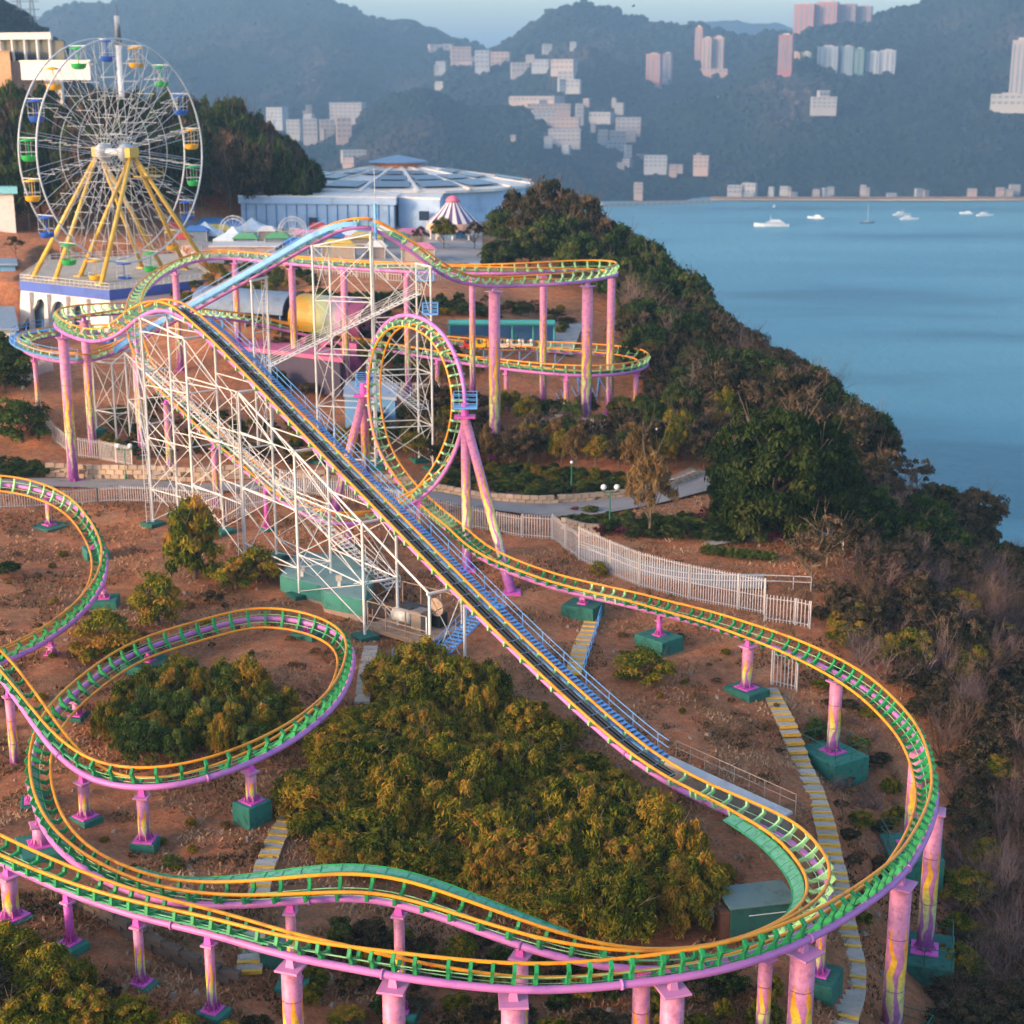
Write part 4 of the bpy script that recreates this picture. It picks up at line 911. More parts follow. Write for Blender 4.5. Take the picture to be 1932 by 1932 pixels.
# ------------------------------------------------------------------ concrete trough wall at the foot of the lift
A0, B0 = W(1258,1436,z=-3.9), W(1484,1540,z=-4.7); d = (B0-A0); d.z = 0; d.normalize(); n_ = Vector((-d.y, d.x, 0))
root = thing('retaining_wall', 'grey concrete trench wall beside the foot of the lift', 'wall', (A0.x, A0.y, -6.5))
vs = []
for p in (A0, B0):
    for o, dz in ((-.35, 0), (.35, 0), (.35, -4), (-.35, -4)): q = p+n_*o; vs.append((q.x, q.y, p.z+dz if dz == 0 else p.z-3.2))
mk('wall_body', vs, [(0,1,5,4),(1,2,6,5),(2,3,7,6),(3,0,4,7),(0,3,2,1),(4,5,6,7)], paint('concrete_grey', '8f877e', .9, .35, .7, dirt='544c44', bump=.4), root)
vs = []
for p in (A0-d*.1, B0+d*.1):
    for o, dz in ((-.5, .02), (.5, .02), (.5, .2), (-.5, .2)): q = p+n_*o; vs.append((q.x, q.y, p.z+dz))
mk('coping', vs, [(0,1,5,4),(1,2,6,5),(2,3,7,6),(3,0,4,7),(0,3,2,1),(4,5,6,7)], paint('coping_pale', 'b5b3b2', .8, .2), root)
RAILG = paint('rail_grey_brown', '9d8b7e', .5, .3)
rl = thing('handrail', 'thin grey railing above the concrete trench wall', 'railing', tuple(A0))
A1, B1 = A0+n_*1.0+Vector((0,0,.15)), B0+n_*1.0+Vector((0,0,.15))
for z in (.5, 1.0): rodpart('rail', A1+Vector((0,0,z)), B1+Vector((0,0,z)), .03, RAILG, rl)
for k in range(9): q = A1.lerp(B1, k/8); rodpart('rail_post', q-Vector((0,0,.6)), q+Vector((0,0,1)), .03, RAILG, rl)
# green equipment box near the front curve
sp_ = G(1425,1742); root = thing('equipment_shed', 'flat-topped dark green equipment box inside the front curve', 'shed', tuple(sp_)); ux, uy = Vector((.97,.22,0)), Vector((-.22,.97,0))
flat_quad((sp_.x, sp_.y), ux, uy, 1.95, 1.2, sp_.z-.4, sp_.z+1.75, paint('shed_green', '2b5a50', .6, .3, .8, dirt='1d3430'), 'body', root, .05)
flat_quad((sp_.x, sp_.y), ux, uy, 2.05, 1.3, sp_.z+1.76, sp_.z+1.86, paint('shed_roof', '5d6f69', .6, .3, .9), 'roof', root, .03)
q = sp_-ux*2.25; flat_quad((q.x, q.y), ux, uy, .28, 1.1, sp_.z-.4, sp_.z+1.55, paint('shed_end_brown', '6b4433', .7, .35), 'end_panel', root, .03)
q = sp_-uy*1.24+ux*.2; rodpart('grab_rail', q-ux*1.1+Vector((0,0,1.25)), q+ux*1.1+Vector((0,0,1.25)), .03, WHITE, root)
q = sp_-ux*2.8; flat_quad((q.x, q.y), ux, uy, .2, .25, sp_.z+.6, sp_.z+1.4, WHITE, 'junction_box', root, .03)
for k, (u, v) in enumerate(((523,1808),)):
    q = G(u, v+8); root = thing('equipment_shed', 'small dark green box beside the dark steps under the front track', 'shed', tuple(q)); flat_quad((q.x,q.y), ux, uy, .9, .6, q.z-.3, q.z+.95, MATS['shed_green'], 'body', root, .04); flat_quad((q.x,q.y), ux, uy, .95, .65, q.z+.96, q.z+1.03, MATS['shed_roof'], 'lid', root, .02)
# railings on the big footings at the right
for (tr, u, p, foot, r, ft) in COLINFO:
    if tr == 'sweep' and u in (1580, 1733, 1767, 1703):
        w = ft[0]*.93; i = near(tr, u, 1400 if u < 1760 else 1600); hd, sd = hdir(TR[tr], near(tr, u, {1580:1272,1733:1397,1767:1515,1703:1652}[u]))
        root = thing('footing_railing', {1580:'dark green railing on the footing second along the right curve',1733:'dark green railing on the footing half hidden inside the right curve',1767:'dark green railing on the largest outer right footing',1703:'dark green railing on the bottom right footing'}[u], 'railing', (p.x, p.y, foot), 'railings on the footings')
        cs = [Vector((p.x, p.y, foot))+hd*a*w+sd*b*w*.83 for a, b in ((-1,-1),(1,-1),(1,1),(-1,1))]
        for k in range(4):
            for z in (.55, 1.1): rodpart('guard_rail', cs[k]+Vector((0,0,z)), cs[(k+1)%4]+Vector((0,0,z)), .03, DG, root)
            for q in (0, .5): c = cs[k].lerp(cs[(k+1)%4], q); rodpart('rail_post', c, c+Vector((0,0,1.1)), .03, DG, root)
# retaining concrete block strip at lower left
stone_wall([(150,1710),(260,1780),(360,1830),(440,1860)], 2, 1.1, .4, 'dark stone drain wall under the front track at the left', mat=paint('drain_stone', '5a4c44', .95, .4, 1.5, bump=.4))
# ------------------------------------------------------------------ lamps
GLOBE, gt, gb = newmat('lamp_globe'); gb.inputs['Base Color'].default_value = (.85,.82,.78,1); gb.inputs['Roughness'].default_value = .25; gb.inputs['Subsurface Weight'].default_value = .0
LPOST = paint('lamp_post_green', '1f7048', .45, .2)
def lamp(u, v, h, label, two=True, r=.28):
    p = G(u, v); root = thing('lamp_post', label, 'lamp', tuple(p), 'globe lamps of the garden')
    MB().lathe([(.16,-.1),(.16,.5),(.07,.6),(.055,h-.4)], p, 10).mk('post', LPOST, root, True)
    xs = (-.62, .62) if two else (0,)
    if two: rodpart('cross_arm', p+Vector((-.62,0,h-.45)), p+Vector((.62,0,h-.45)), .045, LPOST, root)
    for x in xs:
        q = p+Vector((x, 0, h-.45)); rodpart('cup', q, q+Vector((0,0,.22)), .09, LPOST, root, 8)
        prof = [(r*math.sin(math.pi*k/10)+.001, -r*math.cos(math.pi*k/10)) for k in range(11)]
        MB().lathe(prof, q+Vector((0,0,.2+r)), 14).mk('globe', GLOBE, root, True)
lamp(1150,1004,4.3,'tall green lamp post with two white globes by the tall fence'); lamp(1250,868,3.2,'lamp post with two white globes between the garden trees'); lamp(975,640,2.2,'low lamp with two white globes by the small coaster')
lamp(516,905,3.4,'single globe lamp among the lattice towers',False); lamp(1078,925,3.0,'green lamp post with a shaded bulb in the shrubbery',False,.16); lamp(238,905,3.6,'globe lamp behind the left lattice towers',True,.24)
# ------------------------------------------------------------------ Ferris wheel and its plinth
LEGY = paint('leg_yellow', 'd9b04a', .45, .2, .5); WW = paint('wheel_white', 'c2c5c8', .4, .12, .5)
CW = W(217, 287, Y=237); AX = Vector((.829,-.559,0)); EX = Vector((.559,.829,0)); RW = 15.8; DECK = 11.4
DP = [W(u, v, z=DECK) for u, v in ((38,529),(206,547),(397,526),(336,478),(96,490))]
wheel = thing('ferris_wheel', 'white Ferris wheel with yellow legs on the arcaded plinth', 'Ferris wheel', (CW.x, CW.y, DECK))
def onw(th, r, a): return CW+EX*math.cos(th)*r+Vector((0,0,math.sin(th)*r))+AX*a
for a in (-1.85, 1.85):
    for r, tr_, nm in ((RW, .13, 'rim'), (RW*.54, .05, 'inner_ring')):
        n = 96; pts = [onw(2*math.pi*k/n, r, a) for k in range(n+1)]; v, f = tube(pts, tr_, 8 if nm == 'rim' else 5, caps=False); mk(nm, v, f, WW, wheel, True)
MB().rod(CW-AX*3.4, CW+AX*3.4, .55, 16).mk('axle', WW, wheel, True)
for a in (-2.3, 2.3): MB().rod(CW+AX*(a-.5), CW+AX*(a+.5), 1.25, 18).mk('hub', WW, wheel, True)
NG = 18; TH0 = math.radians(191)
for k in range(NG):
    th = TH0-k*2*math.pi/NG; dl = .05
    for a in (-1.85, 1.85):
        for s in (-1, 1): rodpart('spoke', onw(th+s*.5, 1.2, a*1.15), onw(th+s*dl, RW, a), .042, WW, wheel, 5)
    for q in range(1, 6):
        r = RW*q/6; rodpart('spoke_strut', onw(th, r, -1.85), onw(th, r, 1.85), .04, WW, wheel, 4)
        rodpart('spoke_lacing', onw(th, r, -1.85), onw(th, RW*(q+1)/6, 1.85), .03, WW, wheel, 4)
        if q > 2: rodpart('spoke_lacing', onw(th-dl*.8, r, 1.85), onw(th+dl*.8, RW*(q+1)/6, 1.85), .03, WW, wheel, 4)
    rodpart('gondola_axle', onw(th, RW, -1.9), onw(th, RW, 1.9), .07, WW, wheel, 6)
for sgn, feet in ((1, ((191,537),(151,521),(401,516),(352,508))), (-1, ((62,524),(104,529),(269,505),(309,510)))):
    br = CW+AX*3.5*sgn
    for k, (u, v) in enumerate(feet):
        ft = W(u, v, z=DECK+.05); MB().rod(ft, br+(ft-br)*.04, .36, 14, .27).mk('leg', LEGY, wheel, True)
        flat_quad((ft.x, ft.y), EX, AX, .7, .7, DECK+.02, DECK+.2, LEGY, 'foot_plate', wheel, .03)
    MB().obox(br, EX, AX, .9, .5, br.z-.7, br.z+.7).mk('bearing_block', LEGY, wheel)
# service platform under the near bearing
pb = CW+AX*3.9+EX*2.6+Vector((0,0,-3.4)); MB().obox(pb, EX, AX, 2.2, .8, pb.z-.1, pb.z+.05).mk('service_platform', LEGY, wheel)
for s in (-1, 1):
    for z in (.6, 1.2): rodpart('platform_rail', pb-EX*2.2+AX*.8*s+Vector((0,0,z)), pb+EX*2.2+AX*.8*s+Vector((0,0,z)), .04, LEGY, wheel)
    for q in (-1, 0, 1): rodpart('platform_post', pb+EX*2.2*q+AX*.8*s, pb+EX*2.2*q+AX*.8*s+Vector((0,0,1.2)), .04, LEGY, wheel)
GCOL = {'yellow': paint('gondola_yellow', 'e3ab23', .35, .15), 'green': paint('gondola_green', '2fae4d', .35, .15), 'blue': paint('gondola_blue', '2a5cb8', .35, .15)}
tub = [(.2,-3.2),(.7,-3.15),(1.0,-2.9),(1.06,-2.45),(1.1,-2.4),(1.0,-2.38),(.94,-2.85),(.3,-3.05)]
for k in range(NG):
    c = ['yellow','green','blue'][k % 3]; th = TH0-k*2*math.pi/NG; p = onw(th, RW, 0)
    hr = (90-math.degrees(th)) % 360/30; hr12 = int(round(hr*2))/2 or 12
    half = 'half past ' if hr12 % 1 else ''; names = ['twelve','one','two','three','four','five','six','seven','eight','nine','ten','eleven','twelve']
    root = thing('gondola', f'{c} gondola at the {half}{names[int(hr12) % 12]} o\'clock position of the Ferris wheel', 'gondola', tuple(p), 'gondolas of the Ferris wheel')
    MB().lathe(tub, p, 16).mk('tub', GCOL[c], root, True)
    MB().lathe([(1.14,-.42),(1.16,-.33),(.62,-.18),(.08,-.02)], p, 16).mk('canopy', GCOL[c], root, True)
    MB().lathe([(.07,-3.1),(.07,0)], p, 6).mk('pole', GCOL[c], root)
    for q in range(4):
        a = q*math.pi/2+.6; rodpart('grab_post', p+Vector((1.1*math.cos(a),1.1*math.sin(a),-2.5)), p+Vector((1.1*math.cos(a),1.1*math.sin(a),-.4)), .03, WW, root, 4)
    v, f = tube([p+Vector((1.15*math.cos(a),1.15*math.sin(a),-1.9)) for a in [j*math.pi/8 for j in range(17)]], .035, 4, caps=False); mk('guard_ring', v, f, WW, root)
# plinth
CREAM = paint('plinth_cream', 'e2d3c6', .7, .15, .3, dirt='bba794'); BAND = paint('plinth_blue_band', '4a63b0', .6, .2, .4); NICHE = paint('arch_niche_grey', '76858c', .8, .25, .5)
cxy = sum((p for p in DP), Vector())/5
plinth = thing('wheel_plinth', 'cream arcaded plinth with blue bands below the Ferris wheel', 'building', (cxy.x, cxy.y, 4))
ply = [(p.x, p.y) for p in DP]
def grow(poly, k): return [(cxy.x+(x-cxy.x)*k, cxy.y+(y-cxy.y)*k) for x, y in poly]
MB().prism(grow(ply, .95), 3.0, DECK-1.45).mk('inner_wall', NICHE, plinth)
MB().prism(grow(ply, 1.01), DECK-1.45, DECK-.05).mk('blue_band', BAND, plinth)
MB().prism(grow(ply, 1.0), DECK-.05, DECK+.02).mk('deck', paint('deck_tan', 'b7a896', .8, .25, .6), plinth)
def arched_wall(p0, p1, zb, zt, arches, mat, parent, name, batter=.9, th=.5):
    d = (p1-p0); d.z = 0; L = d.length; d.normalize(); n = Vector((d.y, -d.x, 0)); xs = [0, L]
    for (c, w, h) in arches:
        xs += [c-w+2*w*k/12 for k in range(13)]
    xs = sorted(set(round(x, 3) for x in xs))
    def bot(x, side):
        for (c, w, h) in arches:
            if c-w-1e-3 <= x+side*1e-3 <= c+w+1e-3: return zb+h-w+math.sqrt(max(0, w*w-(x-c)**2))
        return zb
    vs = []; fs = []
    def P(x, z, o):
        b = batter*(zt-z)/(zt-zb); q = p0+d*x+n*(o+b); return (q.x, q.y, z)
    for a, b in zip(xs, xs[1:]):
        za, zb_ = bot((a+b)/2, 0) if False else bot(a, 1), bot(b, -1)
        m = len(vs); vs += [P(a,za,0),P(b,zb_,0),P(b,zt,0),P(a,zt,0),P(a,za,-th),P(b,zb_,-th),P(b,zt,-th),P(a,zt,-th)]
        fs += [(m,m+1,m+2,m+3),(m+5,m+4,m+7,m+6),(m+4,m+5,m+1,m)]
        fs += [(m+4,m,m+3,m+7),(m+1,m+5,m+6,m+2)]
    return mk(name, vs, fs, mat, parent)
zt = DECK-1.45; L01 = (DP[1]-DP[0]).xy.length; u1 = lambda u: (u-38)/168*L01
arched_wall(DP[0], DP[1], 4.0, zt, [(u1(77),1.0,5.0),(u1(112),1.55,5.0),(u1(147),1.0,4.8)], CREAM, plinth, 'arcade_wall')
arched_wall(DP[1], DP[2], 4.0, zt, [(3.0,.01,.1)], CREAM, plinth, 'side_wall')
arched_wall(DP[4], DP[0], 4.0, zt, [(3.0,.01,.1)], CREAM, plinth, 'side_wall')
d01 = (DP[1]-DP[0]).normalized(); n01 = Vector((d01.y, -d01.x, 0))
for u in (60, 94, 130, 168):
    q = DP[0]+d01*u1(u)+n01*.45; MB().obox(q, d01, n01, .28, .35, 4.0, zt-.1).mk('pilaster', CREAM, plinth)
MB().prism(grow(ply, 1.13), 2.0, 4.15).mk('base_course', BAND, plinth)
for a, b in zip(DP, DP[1:]+DP[:1]):
    for z in (.45, .9): rodpart('deck_rail', a+Vector((0,0,z)), b+Vector((0,0,z)), .04, WHITE, plinth, 4)
    m = int((b-a).length/.9)
    for k in range(m): q = a.lerp(b, k/m); rodpart('deck_rail_post', q, q+Vector((0,0,.95)), .035, WHITE, plinth, 4)
# tall tower mast beyond the wheel
q = W(237, 300, Y=345); qz = H(q.x, q.y); tm = thing('tower_mast', 'slender grey observation tower mast rising behind the Ferris wheel', 'tower', (q.x, q.y, qz))
MB().lathe([(.65,0),(.6,30),(.42,W(237,85,Y=345).z-qz)], (q.x,q.y,qz), 12).mk('shaft', paint('mast_grey', 'c6c6c8', .5, .15), tm, True)
MB().lathe([(.7,0),(.6,4.5),(.25,4.8),(.12,8)], (q.x,q.y,W(237,85,Y=345).z), 10).mk('head', paint('mast_head', '5e646c', .5), tm, True)

# ------------------------------------------------------------------ plaza buildings
def boxhouse(name, label, cat, pts, z0, z1, wall, roofc=None, over=.3, rh=.3, group=None, wins=None):
    c = sum((p for p in pts), Vector())/len(pts); root = thing(name, label, cat, (c.x, c.y, z0), group)
    MB().prism([(p.x, p.y) for p in pts], z0-1.5, z1).mk('wall', wall, root)
    if roofc: MB().prism([(c.x+(p.x-c.x)*(1+over/10), c.y+(p.y-c.y)*(1+over/10)) for p in pts], z1, z1+rh).mk('roof', roofc, root)
    return root
SKYB = paint('wall_sky_blue', 'a5bcd6', .7, .2, .25, dirt='8799ae'); SKYB2 = paint('wall_mid_blue', '5c8fbd', .6, .15, .2); WROOF = paint('roof_white', 'dcd3ca', .6, .12, .2, dirt='b8a99a'); GLASSD = paint('window_dark', '27384a', .2, .2, 1.0, spec=.6)
PV_, pt_, pb_ = newmat('solar_panel'); pb_.inputs['Base Color'].default_value = (.03,.045,.08,1); pb_.inputs['Roughness'].default_value = .25
AC_ = W(752, 345, Y=362); RZ = 30.0; ZE, ZA = 17.9, 22.0; NS = 16
aq = thing('domed_pavilion', 'round pale blue pavilion with white ribbed roof and solar panels', 'building', (AC_.x, AC_.y, 11))
ang = lambda k: 2*math.pi*(k+.5)/NS
MB().prism([(AC_.x+RZ*.96*math.cos(ang(k)), AC_.y+RZ*.96*math.sin(ang(k))) for k in range(NS)], 8, ZE).mk('drum_wall', SKYB, aq)
def rp(a, r, dz=0): return Vector((AC_.x+r*math.cos(a), AC_.y+r*math.sin(a), ZE+(ZA-ZE)*(1-r/RZ)+dz))
for k in range(NS):
    a0, a1 = ang(k), ang(k+1); am = (a0+a1)/2; cr = math.cos((a1-a0)/2)
    v = [rp(a0, RZ), rp(a1, RZ), rp(a1, 4), rp(a0, 4)]; v += [p-Vector((0,0,.35)) for p in v]
    mk('roof_panel', v, [(0,1,2,3),(7,6,5,4),(0,4,5,1),(2,6,7,3)], WROOF, aq)
    rib = MB(); e = Vector((-math.sin(a0), math.cos(a0), 0))*.4; A_, B_ = rp(a0, RZ+.2, .02), rp(a0, 4.4, .02)
    rib.add([A_-e, A_+e, A_+e+Vector((0,0,.28)), A_-e+Vector((0,0,.28)), B_-e, B_+e, B_+e+Vector((0,0,.25)), B_-e+Vector((0,0,.25))], [(0,1,2,3),(5,4,7,6),(1,5,6,2),(4,0,3,7),(3,2,6,7)]); rib.mk('roof_rib', WROOF, aq)
    if True:
        for (r0, r1, w) in ((27.5,21.5,.78),(20,15.5,.74),(14,10.5,.66)):
            if (k*7+int(r0)) % 5 == 0: continue
            tt = Vector((-math.sin(am), math.cos(am), 0)); pn = MB()
            m0, m1 = rp(am, r0, .3), rp(am, r1, .3); w0, w1 = r0*math.sin(math.pi/NS)*w, r1*math.sin(math.pi/NS)*w*1.0
            v = [m0-tt*w0, m0+tt*w0, m1+tt*w0*.9, m1-tt*w0*.9]; v += [p+Vector((0,0,.1)) for p in v]
            mk('solar_panel', v, [(3,2,1,0),(4,5,6,7),(0,1,5,4),(1,2,6,5),(2,3,7,6),(3,0,4,7)], PV_, aq)
MB().lathe([(5.2,0),(5.2,1.2)], (AC_.x,AC_.y,ZA-.9), 16).mk('cupola_wall', paint('cupola_terracotta', 'c97a5a', .6, .2), aq)
MB().lathe([(6.6,0),(6.4,.25),(.3,1.5)], (AC_.x,AC_.y,ZA+.3), 16).mk('cupola_roof', paint('cupola_blue', '6e8aa3', .5, .2), aq)
MB().lathe([(RZ+.3,0),(RZ+.3,.5)], (AC_.x,AC_.y,ZE-.6), NS).mk('eave_band', WROOF, aq)
FBk = [W(u, v, Y=y) for u, v, y in ((455,400,322),(743,400,318),(752,400,330),(464,400,336))]
fb = boxhouse('pavilion_annex', 'long pale blue annex with rounded fascia in front of the round pavilion', 'building', FBk, 11, 16.2, SKYB)
c = sum(FBk, Vector())/4; MB().prism([(c.x+(p.x-c.x)*1.03, c.y+(p.y-c.y)*1.06) for p in FBk], 16.2, 17.5).mk('fascia', SKYB, fb); MB().prism([(c.x+(p.x-c.x)*1.035, c.y+(p.y-c.y)*1.07) for p in FBk], 17.5, 17.75).mk('roof', WROOF, fb)
for k in range(15):
    q = FBk[0].lerp(FBk[1], (k+.5)/15); rodpart('wall_pilaster', Vector((q.x, q.y-.1, 10.5)), Vector((q.x, q.y-.1, 16.1)), .12, SKYB2, fb, 4)
for u, y in ((665,318.4),(590,319.6)):
    q = W(u, 400, Y=y-.2); MB().box((q.x-.8,q.y-.15,11),(q.x+.8,q.y+.1,13.6)).mk('door', GLASSD, fb)
S2 = [W(u, v, Y=y) for u, v, y in ((752,400,322),(830,400,318),(836,400,332),(758,400,334))]; boxhouse('pavilion_annex', 'tall pale blue stair block beside the striped canopy', 'building', S2, 11, 17.2, SKYB, WROOF)
q = W(800,390,Y=317.5); MB().box((q.x-1,q.y-.1,13.2),(q.x+1,q.y+.3,15)).mk('window', GLASSD)  .parent = bpy.data.objects['pavilion_annex.001']
w_ = bpy.data.objects['window']; w_.location = -org(bpy.data.objects['pavilion_annex.001'])
boxhouse('service_block', 'low mid-blue service block left of the annex', 'building', [W(u, v, Y=y) for u, v, y in ((372,405,305),(452,405,300),(456,405,318),(380,405,322))], 11, 13.2, SKYB2, SKYB2)
for k in range(9):
    q = W(505+k*17, 408, Y=300+(k % 3)*2); zt_ = 12.3+(k % 2)*.9
    o = thing('cooling_unit', 'beige cooling unit in the row before the annex, '+['first','second','third','fourth','fifth','sixth','seventh','eighth','last'][k]+' from the left', 'machine', (q.x,q.y,11), 'cooling units by the annex')
    MB().box((q.x-.7,q.y-.6,10.8),(q.x+.7,q.y+.6,zt_)).mk('casing', paint('unit_beige', 'c9b49c', .6, .2), o); MB().rod((q.x,q.y-.66,zt_-.6),(q.x,q.y-.6,zt_-.6),.4,12).mk('fan_grille', paint('unit_dark', '4b4540', .6), o)
# striped canopy pavilion
sc = W(855, 410, Y=285); root = thing('striped_canopy', 'round kiosk with purple and white striped cone roof and pink cap', 'kiosk', (sc.x, sc.y, 11))
STW, STP = paint('stripe_cream', 'e6d8d0', .6, .1), paint('stripe_purple', '5b4a7a', .6, .15)
NSx = 32
for k in range(NSx):
    a0, a1 = 2*math.pi*k/NSx, 2*math.pi*(k+1)/NSx; v = []
    for r, z in ((4.7,15.6),(2.6,17.6),(.9,19.4)):
        for a in (a0, a1): v.append((sc.x+r*math.cos(a), sc.y+r*math.sin(a), z))
    mk('roof_stripe', v, [(0,1,3,2),(2,3,5,4)], STP if k % 2 else STW, root)
    v = [(sc.x+4.75*math.cos(a), sc.y+4.75*math.sin(a), z) for z in (15.65,14.3) for a in (a0,a1)]; v[2:] = [(x, y, z+(.3 if k % 2 else 0)) for x, y, z in v[2:]]
    mk('valance', v, [(0,1,3,2)], paint('valance_peach', 'd9a98f', .7, .2), root)
MB().lathe([(1.3,19.2),(1.35,19.4),(.9,20.0),(.2,20.3)], (sc.x,sc.y,0), 16).mk('cap', paint('cap_pink', 'd96f86', .5), root, True)
MB().lathe([(2.2,10.5),(2.2,15.4)], (sc.x,sc.y,0), 14).mk('core_wall', SKYB2, root)
for k in range(8): a = k*math.pi/4; rodpart('pillar', (sc.x+4*math.cos(a), sc.y+4*math.sin(a), 10.6), (sc.x+4*math.cos(a), sc.y+4*math.sin(a), 15.4), .18, STW, root)
# white marquee tents
TENT = paint('tent_white', 'c9d2d8', .8, .15)
for k, (u, v, y, w, lb) in enumerate(((388,452,292,3.1,'left'),(476,448,300,3.3,'middle'),(440,462,282,3.0,'front'),(655,452,290,3.4,'pink-edged right'))):
    q = W(u, v, Y=y); z = 13.2; root = thing('marquee_tent', f'{lb} white peaked marquee on the plaza', 'tent', (q.x, q.y, 11), 'white marquees')
    cs = [(q.x+a*w, q.y+b*w, z) for a, b in ((-1,-1),(1,-1),(1,1),(-1,1))]; md = [(q.x+a*w*.4, q.y+b*w*.4, z+.9) for a, b in ((-1,-1),(1,-1),(1,1),(-1,1))]
    mk('canopy', cs+md+[(q.x,q.y,z+2.0)], [(0,1,5,4),(1,2,6,5),(2,3,7,6),(3,0,4,7),(4,5,8),(5,6,8),(6,7,8),(7,4,8)], TENT, root)
    mk('valance', cs+[(x,y,z-.4) for x,y,z in cs], [(0,4,5,1),(1,5,6,2),(2,6,7,3),(3,7,4,0)], TENT if k < 3 else paint('tent_pink', 'd99aa5', .7), root)
    for (x, y, zz) in cs: rodpart('pole', (x*.98+q.x*.02,y*.98+q.y*.02,10.6), (x*.98+q.x*.02,y*.98+q.y*.02,z), .06, WW, root)
# small white lattice balloon rings
for k, (u, v, y) in enumerate(((441,440,288),(552,437,286))):
    q = W(u, v, Y=y); root = thing('lattice_ring', ['left','right'][k]+' white round lattice frame standing on the plaza', 'ride', (q.x, q.y, 10.9), 'white lattice rings')
    for r in (2.5, 2.0, .5):
        for dy in (-.5, .5): v_, f_ = tube([(q.x+r*math.cos(a), q.y+dy, 14+r*math.sin(a)) for a in [j*math.pi/16 for j in range(33)]], .045, 5, caps=False); mk('ring', v_, f_, WW, root)
    for j in range(16): a = j*math.pi/8; rodpart('spoke', (q.x+.5*math.cos(a),q.y-.5,14+.5*math.sin(a)), (q.x+2.7*math.cos(a),q.y-.5,14+2.7*math.sin(a)), .035, WW, root, 4)
    for s in (-1, 1): rodpart('stand', (q.x+s*1.6,q.y,10.5), (q.x,q.y,14), .1, WW, root)
# white balustrade and shop fronts under the tents
fence([(372,478),(450,474),(540,470)], 1.5, 'white balustrade along the plaza edge', .4, False); fence([(395,492),(560,505)], 1.3, 'cream railing below the plaza behind the high track', .4, False); fence([(560,520),(760,532),(900,534)], 1.2, 'cream railing along the terrace behind the high track', .4, False)
for k, (u0, u1_, v, y, h, col, lb) in enumerate(((668,762,492,252,1.5,'9aa8b6','grey-blue low roof behind the high track, left'),(815,905,500,246,1.6,'8d98a8','grey-blue low roof behind the high track, right'),(400,520,470,262,2.6,'c9c2bd','pale shop row under the marquees'))):
    a, b = W(u0, v, Y=y), W(u1_, v, Y=y); boxhouse('low_building', lb, 'building', [a, b, b+Vector((0,7,0)), a+Vector((0,7,0))], 11, 11+h, paint('shop_wall', 'a88f86', .7, .3), paint('low_roof_'+str(k), col, .6, .2), 1, .2)
# rustic timber village
BRN = [paint('timber_a', '6b4d3f', .8, .3), paint('timber_b', '8a6f5c', .8, .3), paint('timber_roof', '5a4640', .8, .3)]
for k, (u, v, y, w, h) in enumerate(((400,385,338,3.4,5.5),(425,382,342,3,7),(452,380,344,2.6,8.5),(478,384,336,3.2,6),(500,386,334,3,7))):
    q = W(u, v, Y=y); z = max(10.5, H(q.x, q.y)); root = thing('timber_house', ['leftmost','second','middle tallest','fourth','rightmost'][k]+' rustic brown timber house beside the pavilion', 'house', (q.x, q.y, z), 'rustic timber houses')
    MB().box((q.x-w/2,q.y-2,z-1),(q.x+w/2,q.y+2,z+h*.7)).mk('wall', BRN[k % 2], root)
    mk('roof', [(q.x-w/2-.3,q.y-2.3,z+h*.7),(q.x+w/2+.3,q.y-2.3,z+h*.7),(q.x+w/2+.3,q.y+2.3,z+h*.7),(q.x-w/2-.3,q.y+2.3,z+h*.7),(q.x,q.y-2.3,z+h),(q.x,q.y+2.3,z+h)], [(0,1,4),(2,3,5),(1,2,5,4),(3,0,4,5),(3,2,1,0)], BRN[2], root)
    for j in (-1, 1): MB().box((q.x+j*w*.22-.3,q.y-2.06,z+h*.3),(q.x+j*w*.22+.3,q.y-1.99,z+h*.5)).mk('window', GLASSD, root)
    for j in (-.5, 0, .5): rodpart('stilt', (q.x+j*w,q.y-2.1,z-2), (q.x+j*w,q.y-2.1,z), .1, BRN[0], root, 4)
# left edge cluster
bw = paint('white_plaster', 'd6cdc6', .7, .15)
q = [W(u, v, Y=y) for u, v, y in ((-60,130,400),(100,130,395),(104,130,415),(-60,130,420))]; hz0 = H(q[1].x, q[1].y)
hb_ = thing('hilltop_building', 'white flat-roofed terrace building on the hill at the top left', 'building', (q[1].x, q[1].y, hz0))
ztop = W(50, 62, Y=400).z
MB().prism([(p.x,p.y) for p in q], ztop-1.6, ztop).mk('roof_slab', bw, hb_)
MB().prism([(p.x*.98-1,p.y+2) for p in q], hz0-4, ztop-6.5).mk('lower_storey', bw, hb_)
MB().prism([(p.x*.96-2.5,p.y+4) for p in q], ztop-6.4, ztop-1.7).mk('glazing', GLASSD, hb_)
for k in range(6): p = q[0].lerp(q[1], .25+.145*k); rodpart('pillar', (p.x,p.y+.6,ztop-6.6), (p.x,p.y+.6,ztop-1.5), .35, bw, hb_)
p2 = [W(u, v, Y=y) for u, v, y in ((40,142,385),(170,142,376),(172,142,388),(40,142,397))]; boxhouse('terrace_building', 'white terrace block stepping below the hilltop building', 'building', p2, W(50,138,Y=380).z, W(50,116,Y=380).z, bw, WROOF)
p3 = [W(u, v, Y=y) for u, v, y in ((-40,150,392),(22,150,392),(22,150,402),(-40,150,402))]; boxhouse('terrace_building', 'tan tower block left of the white terraces', 'building', p3, H(p3[1].x,p3[1].y)-3, W(10,98,Y=392).z, paint('tan_wall', 'c49a72', .7, .2), paint('tan_roof', 'b08d6b', .7))
